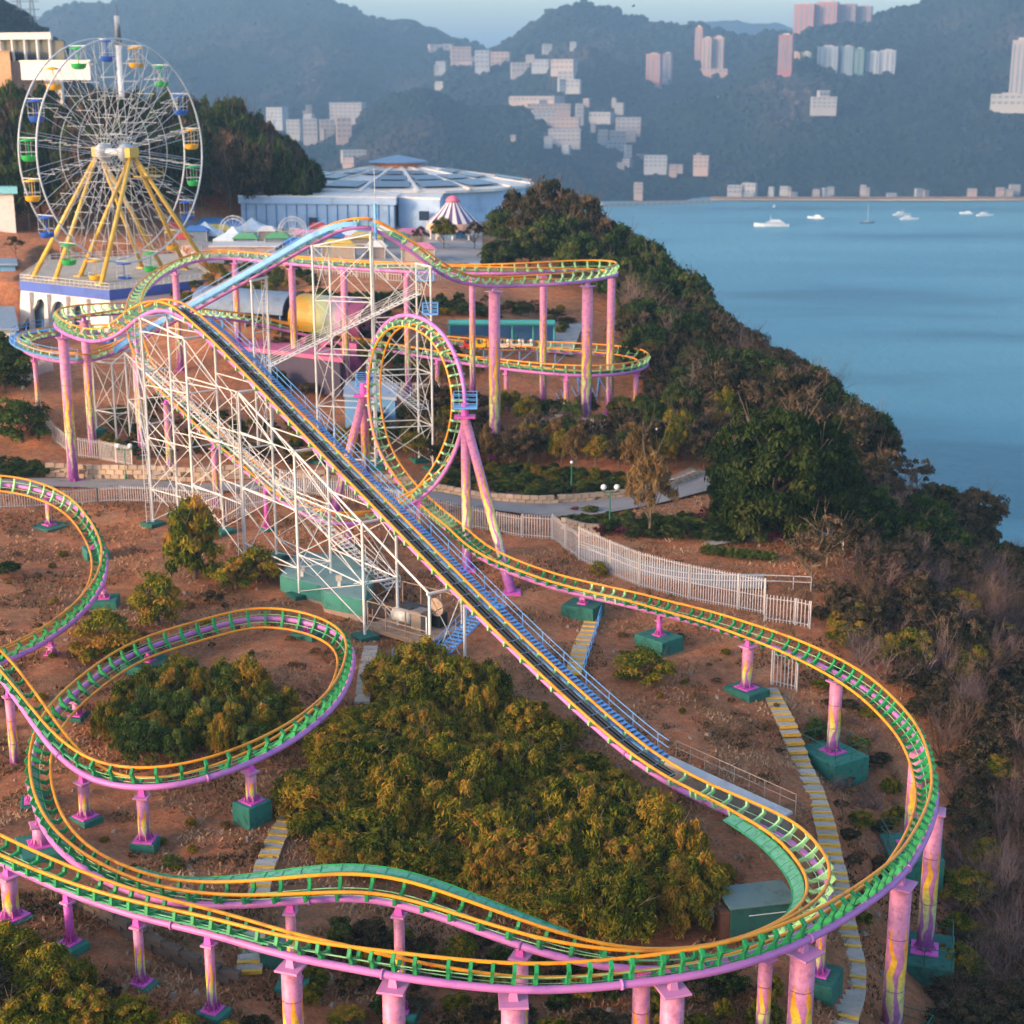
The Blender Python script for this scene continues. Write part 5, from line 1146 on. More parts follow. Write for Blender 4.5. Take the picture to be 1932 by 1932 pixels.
p4 = [W(u, v, z=11) for u, v in ((-60,450),(36,448),(40,425),(-60,425))]; boxhouse('blue_kiosk', 'bright blue cabin at the left edge behind the wheel', 'kiosk', p4, 10.5, 15, SKYB2, SKYB2)
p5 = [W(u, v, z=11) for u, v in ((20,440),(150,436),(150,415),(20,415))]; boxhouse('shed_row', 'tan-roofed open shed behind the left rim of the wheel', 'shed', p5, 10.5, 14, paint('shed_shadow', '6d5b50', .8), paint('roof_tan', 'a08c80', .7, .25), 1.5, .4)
p6 = [W(u, v, Y=y) for u, v, y in ((-60,330,280),(22,330,280),(22,330,290),(-60,330,290))]; boxhouse('kiosk', 'turquoise-roofed kiosk among trees at the left edge', 'kiosk', p6, H(p6[1].x,p6[1].y)-1, 21, bw, paint('roof_turquoise', '6fb2bd', .5), 2, 1.2)
p7 = [W(u, v, Y=y) for u, v, y in ((-60,590,215),(28,588,215),(24,588,235),(-60,588,235))]; boxhouse('low_building', 'grey-roofed low building left of the plinth', 'building', p7, 4.5, 7.2, bw, paint('roof_grey_blue', '8a98a4', .6, .2), 1, .3)
p8 = [W(u, v, Y=y) for u, v, y in ((-60,520,255),(30,520,255),(30,520,275),(-60,520,275))]; boxhouse('low_building', 'blue-grey roof behind the plinth at the left edge', 'building', p8, 8, 11.5, SKYB2, paint('roof_grey_blue2', '7d93a6', .6, .2), 1, .3)
# ------------------------------------------------------------------ station and tunnel under the high track
def barrel(p0, p1, r, mat, parent, name, a0=0, a1=math.pi, n=20, th=.25):
    d = (p1-p0); L = d.length; d.normalize(); s = Vector((d.y,-d.x,0)).normalized(); vs = []; fs = []
    for k in range(n+1):
        a = a0+(a1-a0)*k/n; o = s*math.cos(a)*r+Vector((0,0,math.sin(a)*r)); oi = o*((r-th)/r)
        vs += [p0+o, p1+o, p1+oi, p0+oi]
    for k in range(n):
        q = 4*k
        for e in range(4): fs.append((q+e, q+(e+1)%4, q+4+(e+1)%4, q+4+e))
    fs += [(0,1,2,3),(4*n+3,4*n+2,4*n+1,4*n)]
    return mk(name, vs, fs, mat, parent, False)
s0, s1 = W(385,600,Y=214), W(556,606,Y=207); root = thing('station_hall', 'coaster station under a blue-grey barrel roof', 'building', (s0.x, s0.y, H(s0.x,s0.y)))
s0.z = s1.z = 10.6; barrel(s0, s1, 2.7, paint('barrel_roof', '63748b', .6, .3, .6), root, 'barrel_roof')
dd = (s1-s0).normalized(); nn = Vector((dd.y,-dd.x,0)); m_ = (s0+s1)/2; Ls = (s1-s0).length/2
MB().obox(m_, dd, nn, Ls, 3.4, 6.5, 7.6).mk('platform', paint('station_pink', 'c8688e', .6, .2), root)
for k in range(9):
    for s in (-1, 1): q = s0.lerp(s1, k/8)+nn*s*3.1; rodpart('pillar', (q.x,q.y,7.5), (q.x,q.y,10.7), .15, SKYB2, root)
MB().obox(m_-nn*2.5, dd, nn, Ls, .15, 7.6, 10.5).mk('back_wall', paint('station_dark', '3c3548', .7), root)
def tunmat():
    m, t, b = newmat('tunnel_paint'); tc = N(t, 'ShaderNodeTexCoord'); s = N(t, 'ShaderNodeSeparateXYZ'); t.links.new(tc.outputs['Generated'], s.inputs[0])
    nz = N(t, 'ShaderNodeTexNoise', i_Scale=9.0, i_Detail=3.0); t.links.new(tc.outputs['Generated'], nz.inputs['Vector'])
    ad = N(t, 'ShaderNodeMath', operation='MULTIPLY_ADD'); t.links.new(nz.outputs['Fac'], ad.inputs[0]); ad.inputs[1].default_value = .35; t.links.new(s.outputs[0], ad.inputs[2])
    r = ramp(t, [(.40, lin('b88a20')), (.52, lin('aaa452')), (.66, lin('9cab84')), (.80, lin('b07f9c'))]); t.links.new(ad.outputs[0], r.inputs['Fac']); t.links.new(r.outputs[0], b.inputs['Base Color']); b.inputs['Roughness'].default_value = .5
    return m
t0, t1 = W(575,612,Y=204), W(672,618,Y=199); t0.z = t1.z = 10.6; root = thing('painted_tunnel', 'fat tunnel tube painted yellow, lime and pink', 'tunnel', (t0.x, t0.y, H(t0.x,t0.y)))
barrel(t0, t1, 2.95, tunmat(), root, 'tube', -.5, math.pi+.5, 28, .3); t2, t3 = t1+(t1-t0).normalized()*.2, t1+(t1-t0).normalized()*2.6
barrel(t2, t3, 2.75, paint('tunnel_maroon', '7c3a5c', .5, .2), root, 'mouth_ring', -.5, math.pi+.5, 24, .3)
vs_, fs_ = tube([t0-(t1-t0).normalized()*.2, t0], 2.9, 24); mk('end_cap', vs_, fs_, paint('tunnel_yellow', 'dfa31c', .5, .15), root)
MB().obox((t0+t3)/2, (t1-t0).normalized(), nn, 4.6, 2.2, 4.5, 8.3).mk('plinth', paint('tunnel_base', 'b45a86', .6, .25), root)
pk = [W(u, v, Y=y) for u, v, y in ((432,660,196),(560,668,190),(640,676,188),(640,660,194),(440,645,203))]
boxhouse('queue_building', 'dark pink queue building below the station', 'building', [W(u, 660, Y=y) for u, y in ((400,199),(560,192),(640,188),(650,194),(405,207))], H(pk[0].x,pk[0].y)-1, 7.4, paint('queue_wall', '4a4050', .8, .2), paint('queue_pink', 'c05f84', .6, .2), .5, .5)
boxhouse('queue_building', 'low blue hut under the loop', 'building', [W(u, 740, Y=y) for u, y in ((650,178),(745,176),(748,184),(655,186))], 2.5, 5.2, SKYB2, paint('hut_roof', '9fa9b5', .6), .6, .3)
# ------------------------------------------------------------------ small coaster with animal cars
TEAL = paint('teal_steel', '3e9a97', .5, .2); c0 = W(845,640,Y=199); c1 = W(1048,640,Y=199)
root = thing('ride_canopy', 'long teal beam canopy over the small coaster cars', 'canopy', ((c0.x+c1.x)/2, c0.y, 5))
za = W(900,609,Y=203).z; rodpart('ridge_beam', (c0.x,203,za), (c1.x,203,za), .38, TEAL, root, 10)
MB().box((c0.x,206,4),(c1.x,206.3,za-.6)).mk('back_wall', paint('ride_wall_blue', '355f86', .7, .2), root)
for k in range(6): x = c0.x+(c1.x-c0.x)*k/5; rodpart('post', (x,204.5,3.5), (x,204.5,za), .16, TEAL, root); rodpart('bracket', (x,203,za), (x,206,za-.4), .08, TEAL, root)
zt_ = W(900,655,Y=200).z
rl = thing('kiddie_track', 'small coaster track with orange rails behind the tall columns', 'roller coaster', (c0.x, 199, zt_-2))
for dy in (0, .9): v_, f_ = tube([(c0.x-1+(c1.x-c0.x+3)*k/30, 198.5+dy, zt_+.1*math.sin(k*.3)) for k in range(31)], .07, 6); mk('rail', v_, f_, RAILM, rl)
for k in range(24): x = c0.x+(c1.x-c0.x)*k/23; rodpart('sleeper', (x,198.4,zt_-.08), (x,199.5,zt_-.08), .06, TEAL, rl, 4)
for k in range(7): x = c0.x+(c1.x-c0.x)*k/6; rodpart('trestle_post', (x,198.9,H(x,199)-.2), (x,198.9,zt_-.1), .1, BLUE, rl); rodpart('trestle_brace', (x,198.9,H(x,199)), (x+1.8,198.9,zt_-.2), .05, BLUE, rl, 4)
CARS = [('d23a2c','red'),('e6b12a','yellow'),('e2a51f','second yellow'),('dcd6c8','cream'),('d8d2c2','second cream'),('e0dccf','last cream')]
for k, (hexc, nm) in enumerate(CARS):
    x = W(884+k*22, 645, Y=199).x; m_ = paint('car_'+str(k), hexc, .35, .12); root = thing('coaster_car', f'{nm} animal-shaped car of the small coaster train', 'coaster car', (x, 198.95, zt_+.08), 'cars of the small coaster')
    prof = [(-.62,.1),(.55,.1),(.74,.35),(.70,.62),(.45,.7),(.35,.55),(-.35,.55),(-.45,1.05),(-.62,1.1)]; n = len(prof)
    vs = [(x+a, 198.95-.45, zt_+.1+b) for a, b in prof]+[(x+a, 198.95+.45, zt_+.1+b) for a, b in prof]
    mk('body', vs, [tuple(range(n)), tuple(range(2*n-1, n-1, -1))]+[((i+1)%n, i, i+n, (i+1)%n+n) for i in range(n)], m_, root)
    hd_ = [(.22*math.sin(math.pi*j/6)+.001, -.22*math.cos(math.pi*j/6)) for j in range(7)]; MB().lathe(hd_, (x+.55,198.95,zt_+1.0), 10).mk('animal_head', m_, root, True)
    for s in (-.28, .28): MB().lathe([(.12,0),(.13,.28),(.08,.4)], (x-.1, 198.95+s, zt_+.7), 8).mk('seat_back', GLASSD, root)
    for s in (-1, 1):
        for a in (-.4, .4): MB().rod((x+a,198.95+s*.46,zt_+.1),(x+a,198.95+s*.54,zt_+.1),.12,8).mk('wheel', BLACK, root)
# blue trestle under the low return turn
tt = thing('blue_trestle', 'tangle of thin blue trestle legs under the low right turn', 'trestle', tuple(W(1050,745,Y=192)))
for k in range(11):
    p = W(950+k*20, 712, Y=196); q = G(945+k*20+(k % 3)*6, 758); q.z -= .2; rodpart('trestle_post', q, p, .09, BLUE, tt)
    if k: rodpart('trestle_brace', q+Vector((0,0,.4)), W(950+(k-1)*20, 712, Y=196), .05, BLUE, tt, 4); rodpart('trestle_girt', W(950+k*20, 730, Y=196), W(950+(k-1)*20, 730, Y=196), .05, BLUE, tt, 4)

# ------------------------------------------------------------------ plaza paving and stalls
vs = []; fs = []; nu, nv = 60, 16
for j in range(nv):
    for i in range(nu):
        p = G(330+(910-330)*i/(nu-1), 498-(498-418)*j/(nv-1)); vs.append((p.x, p.y, max(p.z, 10.6)+.12))
for j in range(nv-1):
    for i in range(nu-1): a = j*nu+i; fs.append((a, a+1, a+nu+1, a+nu))
setp(mk('plaza', vs, fs, paint('plaza_paving', 'a89a92', .85, .25, .25), smooth=True), 'pale paved plaza between wheel and pavilion', 'plaza', kind='structure')
AWN = ['b8443c','3f6fae','d9b23a','e0d8ce','5a9a6a','c87a94']
names = ['red','blue','yellow','white','green','pink']
for k, (u, v) in enumerate([(345,470),(372,455),(410,452),(505,455),(525,470),(575,462),(600,448),(625,468),(690,470),(720,455),(748,470),(775,462),(330,448),(560,482),(640,486),(710,488),(465,470),(790,492)]):
    p = G(u, v); z = max(p.z, 10.6)+.1; w = 1.5+.5*(k % 3); root = thing('market_stall', f"{names[k % 6]}-roofed stall on the plaza, {['nearest the wheel','before the left marquee','between the marquees','by the left lattice ring','in front of the right lattice ring','behind the lift crest'][k*6//18]}, {['front','middle','rear'][k % 3]} row", 'stall', (p.x, p.y, z), 'stalls on the plaza')
    MB().box((p.x-w, p.y-1.1, z-.3), (p.x+w, p.y+1.1, z+1.7)).mk('counter', paint('stall_body_'+str(k % 3), ['8f7f78','6f7c8c','a08f80'][k % 3], .7, .25), root)
    mk('awning', [(p.x-w-.3,p.y-1.5,z+1.8),(p.x+w+.3,p.y-1.5,z+1.8),(p.x+w+.3,p.y+1.5,z+1.8),(p.x-w-.3,p.y+1.5,z+1.8),(p.x-w*.6,p.y,z+2.7),(p.x+w*.6,p.y,z+2.7)], [(0,1,5,4),(1,2,5),(2,3,4,5),(3,0,4),(3,2,1,0)], paint('awning_'+str(k % 6), AWN[k % 6], .7, .2), root)
    for a in (-1, 1): rodpart('post', (p.x+a*w, p.y-1.3, z-.2), (p.x+a*w, p.y-1.3, z+1.9), .06, WW, root, 4)
# ------------------------------------------------------------------ far buildings on the slopes
FW = {}
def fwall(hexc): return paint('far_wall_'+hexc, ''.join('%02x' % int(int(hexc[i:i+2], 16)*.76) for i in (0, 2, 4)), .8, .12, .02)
FWIN = paint('far_window', '6f7680', .4, .2, .05); FROOF = paint('far_roof', 'a99f9a', .8, .15, .05)
def far_building(u0, u1, v0, v1, hexc, label, cols=4, rows=0, name='apartment_tower', Y=None, rot=.35, cap=True, cat='building', group=None):
    um = (u0+u1)/2; b = hz(um, v1); y = Y or b.y-38; p = W(um, v1, Y=y); w = (u1-u0)*y/3000*.5; z1 = W(um, v0, Y=y).z; z0 = p.z
    dp = w*.55 if cols else w*.5; c = Vector((p.x, p.y+dp, z0)); ux = Vector((math.cos(rot), -math.sin(rot), 0)); uy = Vector((math.sin(rot), math.cos(rot), 0))
    hw = w*.86; root = thing(name, label, cat, (c.x, c.y, z0), group)
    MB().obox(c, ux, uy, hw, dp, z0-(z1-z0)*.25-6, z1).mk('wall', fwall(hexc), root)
    if cap: MB().obox(c, ux, uy, hw*.45, dp*.5, z1, z1+max(2.0,(z1-z0)*.05)).mk('roof_plant', FROOF, root)
    MB().obox(c, ux, uy, hw*1.02, dp*1.02, z1-.02*(z1-z0)-.2, z1+.3).mk('parapet', fwall(hexc), root)
    f = c-uy*dp
    if rows:
        for r in range(rows):
            zz = z0+(z1-z0)*(r+.35)/rows; h = (z1-z0)/rows*.42
            for k in range(cols):
                a = -hw+2*hw*(k+.18)/cols; bb = -hw+2*hw*(k+.82)/cols; q = f+ux*(a+bb)/2
                MB().obox(q, ux, uy, (bb-a)/2, .25, zz, zz+h).mk('window', FWIN, root)
    else:
        for k in range(cols):
            a = -hw+2*hw*(k+.3)/cols; bb = -hw+2*hw*(k+.7)/cols; q = f+ux*(a+bb)/2
            MB().obox(q, ux, uy, (bb-a)/2, .3, z0+(z1-z0)*.06, z1-(z1-z0)*.06).mk('window_strip', FWIN, root)
        for k in range(2):
            g = c-ux*hw+uy*dp*(k-.5); MB().obox(g, ux, uy, .3, dp*.2, z0+(z1-z0)*.06, z1-(z1-z0)*.06).mk('window_strip', FWIN, root)
    return root
far_building(1498,1540,8,64,'d9938f','left part of the pink slab block on the ridge', 4, Y=2930); far_building(1540,1584,4,60,'d38f8c','tallest part of the pink slab block on the ridge', 4, Y=2935); far_building(1584,1618,8,48,'b48c90','middle part of the slab on the ridge, its shade painted grey-pink', 3, Y=2950); far_building(1616,1648,12,42,'b0929a','lowest right part of the slab on the ridge', 3, Y=2960)  # slab's sunlit pink and shaded grey-pink sides are painted into the wall colours
far_building(1468,1498,66,134,'c07f84','dark pink tower under the ridge slab', 3); far_building(1310,1326,52,132,'d9a092','slim pink tower left of the cream pair', 2); far_building(1324,1344,72,134,'dfb7a2','left cream tower of the pair', 2); far_building(1344,1367,70,134,'dcb39e','right cream tower of the pair', 2); far_building(1322,1382,130,138,'d8b3a6','low podium under the cream towers', 6, 1, 'podium_building', cap=False)
far_building(1219,1250,102,150,'d8988c','pink-lit left half of the twin block', 3); far_building(1249,1270,101,150,'8d7c8a','shaded right half of the twin block', 2); far_building(1237,1263,150,163,'e0cabc','small cream house below the twin block', 3, 1, 'hillside_villa')  # twin block: sun and shade on its halves are put into two wall colours
far_building(1491,1511,100,148,'e3b78c','yellow-lit tower with pink neighbour', 2, Y=2600); far_building(1511,1531,99,147,'b3bfae','pale green tower beside the yellow-lit one', 2, Y=2600); far_building(1542,1585,88,145,'b9c2cf','pale blue-grey tower, first of the three on the right', 4, Y=2560); far_building(1586,1612,88,141,'8fa9b8','blue-green middle tower on the right slope', 3, Y=2560); far_building(1611,1632,92,141,'4f9088','teal tower on the right slope', 2, Y=2555); far_building(1634,1662,98,140,'c3cfdd','pale tower left of the last one on the slope', 3, Y=2560); far_building(1660,1692,95,142,'c9cedb','last pale tower of the right slope group', 3, Y=2555)
far_building(1905,1945,76,186,'cfc3bd','tall pale tower at the right edge', 4); far_building(1873,1950,178,200,'d9d2c9','stepped podium of the right edge tower', 6, 2, 'podium_building')
V = [(1345,1420,182,200,4,'long cream villa in two wings below the cream towers'),(1355,1385,170,184,2,'upper floor villa above the cream wings'),(1530,1582,183,205,3,'cream villa below the pale towers'),(1543,1566,171,184,1,'square top of the cream villa'),
 (962,1065,182,193,6,'long pink terrace atop the knoll'),(988,1080,196,210,5,'white terrace under the pink one'),(1000,1050,208,222,3,'pale block stepping down the knoll'),(1030,1098,222,246,4,'white villa with jagged roof steps'),(1032,1100,244,268,4,'grey balconied block under the jagged roofs'),(1085,1102,196,224,1,'narrow white tower house beside the terraces'),
 (1112,1160,212,224,3,'pale villa right of the terraces, upper left'),(1160,1212,222,245,4,'white villa right of the terraces, upper right'),(1128,1148,245,262,1,'small cream house on the shoulder, left'),(1148,1182,247,262,2,'small cream house on the shoulder, right'),(1142,1182,267,290,2,'white house lower on the shoulder'),
 (1168,1215,295,318,4,'white balconied villa by the water, left'),(1213,1262,294,316,4,'white balconied villa by the water, right'),(1308,1340,294,318,2,'white house near the point'),(1195,1214,345,368,1,'tall narrow boathouse on the point'),(1372,1402,350,366,2,'white boat club on the shore, left'),(1400,1430,346,366,2,'white boat club on the shore, right'),
 (806,848,84,108,3,'cream block high on the saddle, left'),(848,890,88,118,3,'cream block high on the saddle, second'),(866,895,118,138,2,'small pale block below the saddle'),(895,925,95,130,2,'white tower block on the saddle'),(925,965,98,124,3,'cream block right of the saddle'),(918,962,150,164,4,'long low white building under the saddle'),(962,1000,118,138,3,'white villa on the right shoulder of the saddle'),
 (1003,1040,112,128,2,'pink-lit house on the slope, upper left'),(1040,1090,112,132,3,'pink-lit house on the slope, upper right'),(1052,1086,134,150,2,'cream house on the slope, middle'),(1066,1098,150,166,2,'cream house on the slope, lowest'),
 (502,542,203,232,3,'white block at the left of the valley town'),(620,690,194,222,6,'long pink block above the valley town'),(540,570,226,256,4,'white block in the valley, left'),(570,600,224,258,4,'white block in the valley, middle'),(600,632,226,258,4,'sunlit pink block in the valley'),(632,664,222,262,3,'tall grey block in the valley'),(565,612,270,286,4,'white villa below the valley town'),(640,692,284,298,4,'low white house at the foot of the knoll'),(646,672,298,312,2,'small white house behind the pavilion roof')]
rr = random.Random(3)
for (u0, u1_, v0, v1, rows, lb) in V:
    far_building(u0, u1_, v0, v1, rr.choice(['ddc9bd','d9d3cc','cfd2d6','e0c2b2','d6cdc8']), lb, cols=max(3, int((u1_-u0)/9)), rows=max(1, min(4, int((v1-v0)/7))), name='hillside_villa' if u1_-u0 < 60 else 'hillside_block', rot=rr.uniform(-.25,.45), cap=False, group='pale buildings on the far slopes')
EXTRA = [((800,1095,88,164),16,'of the houses on the saddle'),((965,1215,190,288),14,'of the houses stepping down the knoll'),((505,690,205,262),8,'of the valley town'),((1165,1340,296,325),8,'of the waterside villas'),((1350,1920,356,371),18,'of the beach houses')]
for (x0, x1, y0, y1), n, what in EXTRA:
    for k in range(n):
        u, v = rr.uniform(x0, x1), rr.uniform(y0, y1); w, h = rr.uniform(9, 22), rr.uniform(6, 13)
        if y1 > 350: h *= .7
        p = hz(u, v); tx = ['left end','left half','middle','right half','right end'][min(4, int(5*(u-x0)/(x1-x0)))]
        far_building(u-w/2, u+w/2, v-h, v, rr.choice(['cfc0b6','c9c6c2','bfc4c9','d3b8aa','b9aca6']), f'small pale house at the {tx} {what}, {["higher up","halfway down","lower down"][min(2, int(3*(v-y0)/(y1-y0)))]}', cols=2+int(w/8), rows=1 if h < 8 else 2, name='hillside_house', rot=rr.uniform(-.4,.5), cap=False, group='small houses on the far slopes')
# sea wall at the point
a, b = W(1135,386,z=SEA+2), W(1340,380,z=SEA+2); sw = thing('sea_wall', 'low pale sea wall round the point', 'wall', tuple(a)); d = (b-a); d.z = 0; d.normalize()
MB().obox((a+b)/2, d, Vector((-d.y,d.x,0)), (b-a).length/2, 3, SEA-1, SEA+4).mk('wall_body', fwall('c5b9ae'), sw)
for k in range(18): q = a.lerp(b, (k+.5)/18); MB().obox(q-Vector((d.y*-3.1,d.x*3.1,0))*0+Vector((d.y,-d.x,0))*3.05, d, Vector((-d.y,d.x,0)), 1.2, .3, SEA-.5, SEA+3.2).mk('arch_recess', FWIN, sw)
# ------------------------------------------------------------------ boats
HULL = paint('hull_white', 'e6e6e4', .3, .08); CAB = paint('cabin_grey', 'b9bdc2', .35, .1); HULLD = paint('hull_dark', '4d5a66', .4, .15)
def boat(u, v, L, label, mast=False, dark=False, rot=0.0, decks=2):
    p = W(u, v, z=SEA); root = thing('boat', label, 'boat', (p.x, p.y, SEA), 'boats moored in the bay'); s = L/2; c, sn = math.cos(rot), math.sin(rot)
    T_ = lambda x, y, z: (p.x+x*c-y*sn, p.y+x*sn+y*c, SEA+z)
    st = []
    for (x, w, zt) in ((-1,.24,.13),(-.6,.27,.13),(0,.28,.14),(.45,.22,.16),(.8,.1,.19),(1,.01,.21)):
        for (yy, z) in ((-w, zt), (-w*.75, -.02), (w*.75, -.02), (w, zt)): st.append(T_(x*s, yy*s, z*s))
    fs = []
    for k in range(5):
        q = 4*k
        for e in range(4): fs.append((q+e, q+(e+1)%4, q+4+(e+1)%4, q+4+e))
    fs.append((0,1,2,3)); mk('hull', st, fs, HULLD if dark else HULL, root)
    if not mast:
        for k in range(decks):
            x0, x1, w, z0, z1 = [(-.75,.35,.2,.13,.27),(-.55,.1,.17,.27,.38)][k]
            vs = [T_(x*s, y*s, z*s) for z, xa, xb in ((z0,x0,x1),(z1,x0+.06,x1-.16)) for x, y in ((xa,-w),(xb,-w),(xb,w),(xa,w))]
            mk('cabin', vs, [(3,2,1,0),(4,5,6,7),(0,1,5,4),(1,2,6,5),(2,3,7,6),(3,0,4,7)], HULL if k else CAB, root)
    else:
        vs = [T_(x*s, y*s, z*s) for z, xa, xb in ((.14,-.4,.35),(.24,-.35,.25)) for x, y in ((xa,-.14),(xb,-.14),(xb,.14),(xa,.14))]; mk('cabin', vs, [(3,2,1,0),(4,5,6,7),(0,1,5,4),(1,2,6,5),(2,3,7,6),(3,0,4,7)], CAB, root)
    rodpart('mast', T_(.05*s,0,.2*s), T_(.05*s,0,(2.3 if mast else .62)*s), .012*s+.08, CAB, root)
boat(1455,427,37,'large white motor yacht, nearest in the bay',rot=math.pi+.05); boat(1539,412,20,'white motor boat right of the yacht',rot=2.6); boat(1636,421,17,'dark-hulled sailing boat with a tall mast',True,True,rot=.3); boat(1702,406,21,'upper white boat of the moored pair',rot=.2); boat(1716,414,21,'lower white boat of the moored pair',rot=.1); boat(1823,403,15,'small white boat towards the right edge',rot=2.9); boat(1859,407,20,'rightmost white boat in the bay',rot=.15); boat(1461,390,9,'small grey boat near the beach',rot=1.2)
b_ = W(1195,12,Y=420); bd = thing('bird', 'dark bird gliding in the sky above the cone-shaped peak', 'bird', tuple(b_)); BM_ = paint('bird_dark', '3a3633', .8)
def _bp(x, y, z): return (b_.x+x*1.3, b_.y+y*1.3, b_.z+z*1.3)
mk('body', [_bp(*q) for q in ((-.45,0,0),(-.1,-.1,.02),(-.1,.1,.02),(.35,0,.05),(-.1,0,-.12),(-.1,0,.12))], [(0,1,5),(0,5,2),(3,5,1),(3,2,5),(0,4,1),(0,2,4),(3,1,4),(3,4,2)], BM_, bd)
for s in (-1, 1): mk('wing', [_bp(*q) for q in ((.15,0,.04),(.3,.5*s,.25),(.05,1.1*s,.3),(-.1,.5*s,.2),(-.15,0,.02),(.05,.5*s,.18))], [(0,1,3,4),(1,2,3),(4,3,5,0),(3,2,5),(2,1,5),(1,0,5)], BM_, bd)
# pylon on the near left hill
q = W(45, 42, Y=880); root = thing('pylon', 'steel lattice pylon on the dark hill at the top left', 'pylon', (q.x, q.y, q.z-14))
for k, u in enumerate((38, 62)):
    q = W(u, 40, Y=880); 
    for a, b in ((-1,-1),(1,-1),(1,1),(-1,1)): rodpart('leg', (q.x+a*2,q.y+b*2,q.z-14), (q.x+a*.5,q.y+b*.5,q.z+13), .22, paint('pylon_grey', '6d747c', .5), root, 4)
    for z in (2,6,10): rodpart('cross_arm', (q.x-4,q.y,q.z+z), (q.x+4,q.y,q.z+z), .2, MATS['pylon_grey'], root, 4)
# ------------------------------------------------------------------ vegetation
def leafmat(name, stops, trans=.25):
    m = bpy.data.materials.new(name); m.use_nodes = True; t = m.node_tree; t.nodes.clear()
    out = t.nodes.new('ShaderNodeOutputMaterial'); at = N(t, 'ShaderNodeAttribute', attribute_name='tint'); inf = N(t, 'ShaderNodeObjectInfo')
    ad = N(t, 'ShaderNodeMath', operation='MULTIPLY_ADD'); t.links.new(inf.outputs['Random'], ad.inputs[0]); ad.inputs[1].default_value = .34; t.links.new(at.outputs['Fac'], ad.inputs[2])
    sb = N(t, 'ShaderNodeMath', operation='SUBTRACT'); t.links.new(ad.outputs[0], sb.inputs[0]); sb.inputs[1].default_value = .17
    r = ramp(t, stops); t.links.new(sb.outputs[0], r.inputs['Fac'])
    df = t.nodes.new('ShaderNodeBsdfDiffuse'); tr = t.nodes.new('ShaderNodeBsdfTranslucent'); mx = t.nodes.new('ShaderNodeMixShader'); mx.inputs[0].default_value = trans
    t.links.new(r.outputs[0], df.inputs[0]); t.links.new(r.outputs[0], tr.inputs[0]); t.links.new(df.outputs[0], mx.inputs[1]); t.links.new(tr.outputs[0], mx.inputs[2]); t.links.new(mx.outputs[0], out.inputs[0])
    return m
LM = {
 'ever': leafmat('leaf_evergreen', [(.0,(.010,.020,.007)),(.4,(.03,.054,.014)),(.75,(.07,.10,.024)),(1,(.13,.13,.035))]),
 'olive': leafmat('leaf_olive_creeper', [(.0,(.014,.022,.006)),(.25,(.06,.085,.010)),(.48,(.15,.165,.014)),(.72,(.33,.23,.022)),(1,(.5,.21,.04))]),
 'dark': leafmat('leaf_dark_glossy', [(.0,(.007,.015,.005)),(.45,(.022,.04,.010)),(.8,(.05,.066,.016)),(1,(.085,.085,.022))]),
 'ochre': leafmat('leaf_ochre', [(.0,(.09,.055,.02)),(.5,(.2,.115,.04)),(1,(.3,.18,.07))]),
 'brown': leafmat('leaf_brown_green', [(.0,(.018,.02,.01)),(.4,(.055,.05,.024)),(.75,(.12,.08,.04)),(1,(.19,.11,.07))]),
 'bright': leafmat('leaf_bright_green', [(.0,(.025,.045,.01)),(.5,(.08,.12,.022)),(1,(.18,.19,.04))]),
 'red': leafmat('leaf_red', [(.0,(.06,.012,.02)),(.5,(.2,.03,.06)),(1,(.3,.09,.1))]),
 'twig': leafmat('twig_grey_pink', [(.0,(.085,.05,.045)),(.5,(.19,.115,.10)),(1,(.30,.21,.19))], .0),
 'twigb': leafmat('twig_brown', [(.0,(.05,.032,.02)),(.5,(.13,.08,.05)),(1,(.22,.14,.09))], .0),
}
BARK = paint('bark', '6a5647', .95, .4, 2.0, bump=.5); BARKP = paint('bark_pale', '75624f', .95, .35, 2.0, bump=.4)
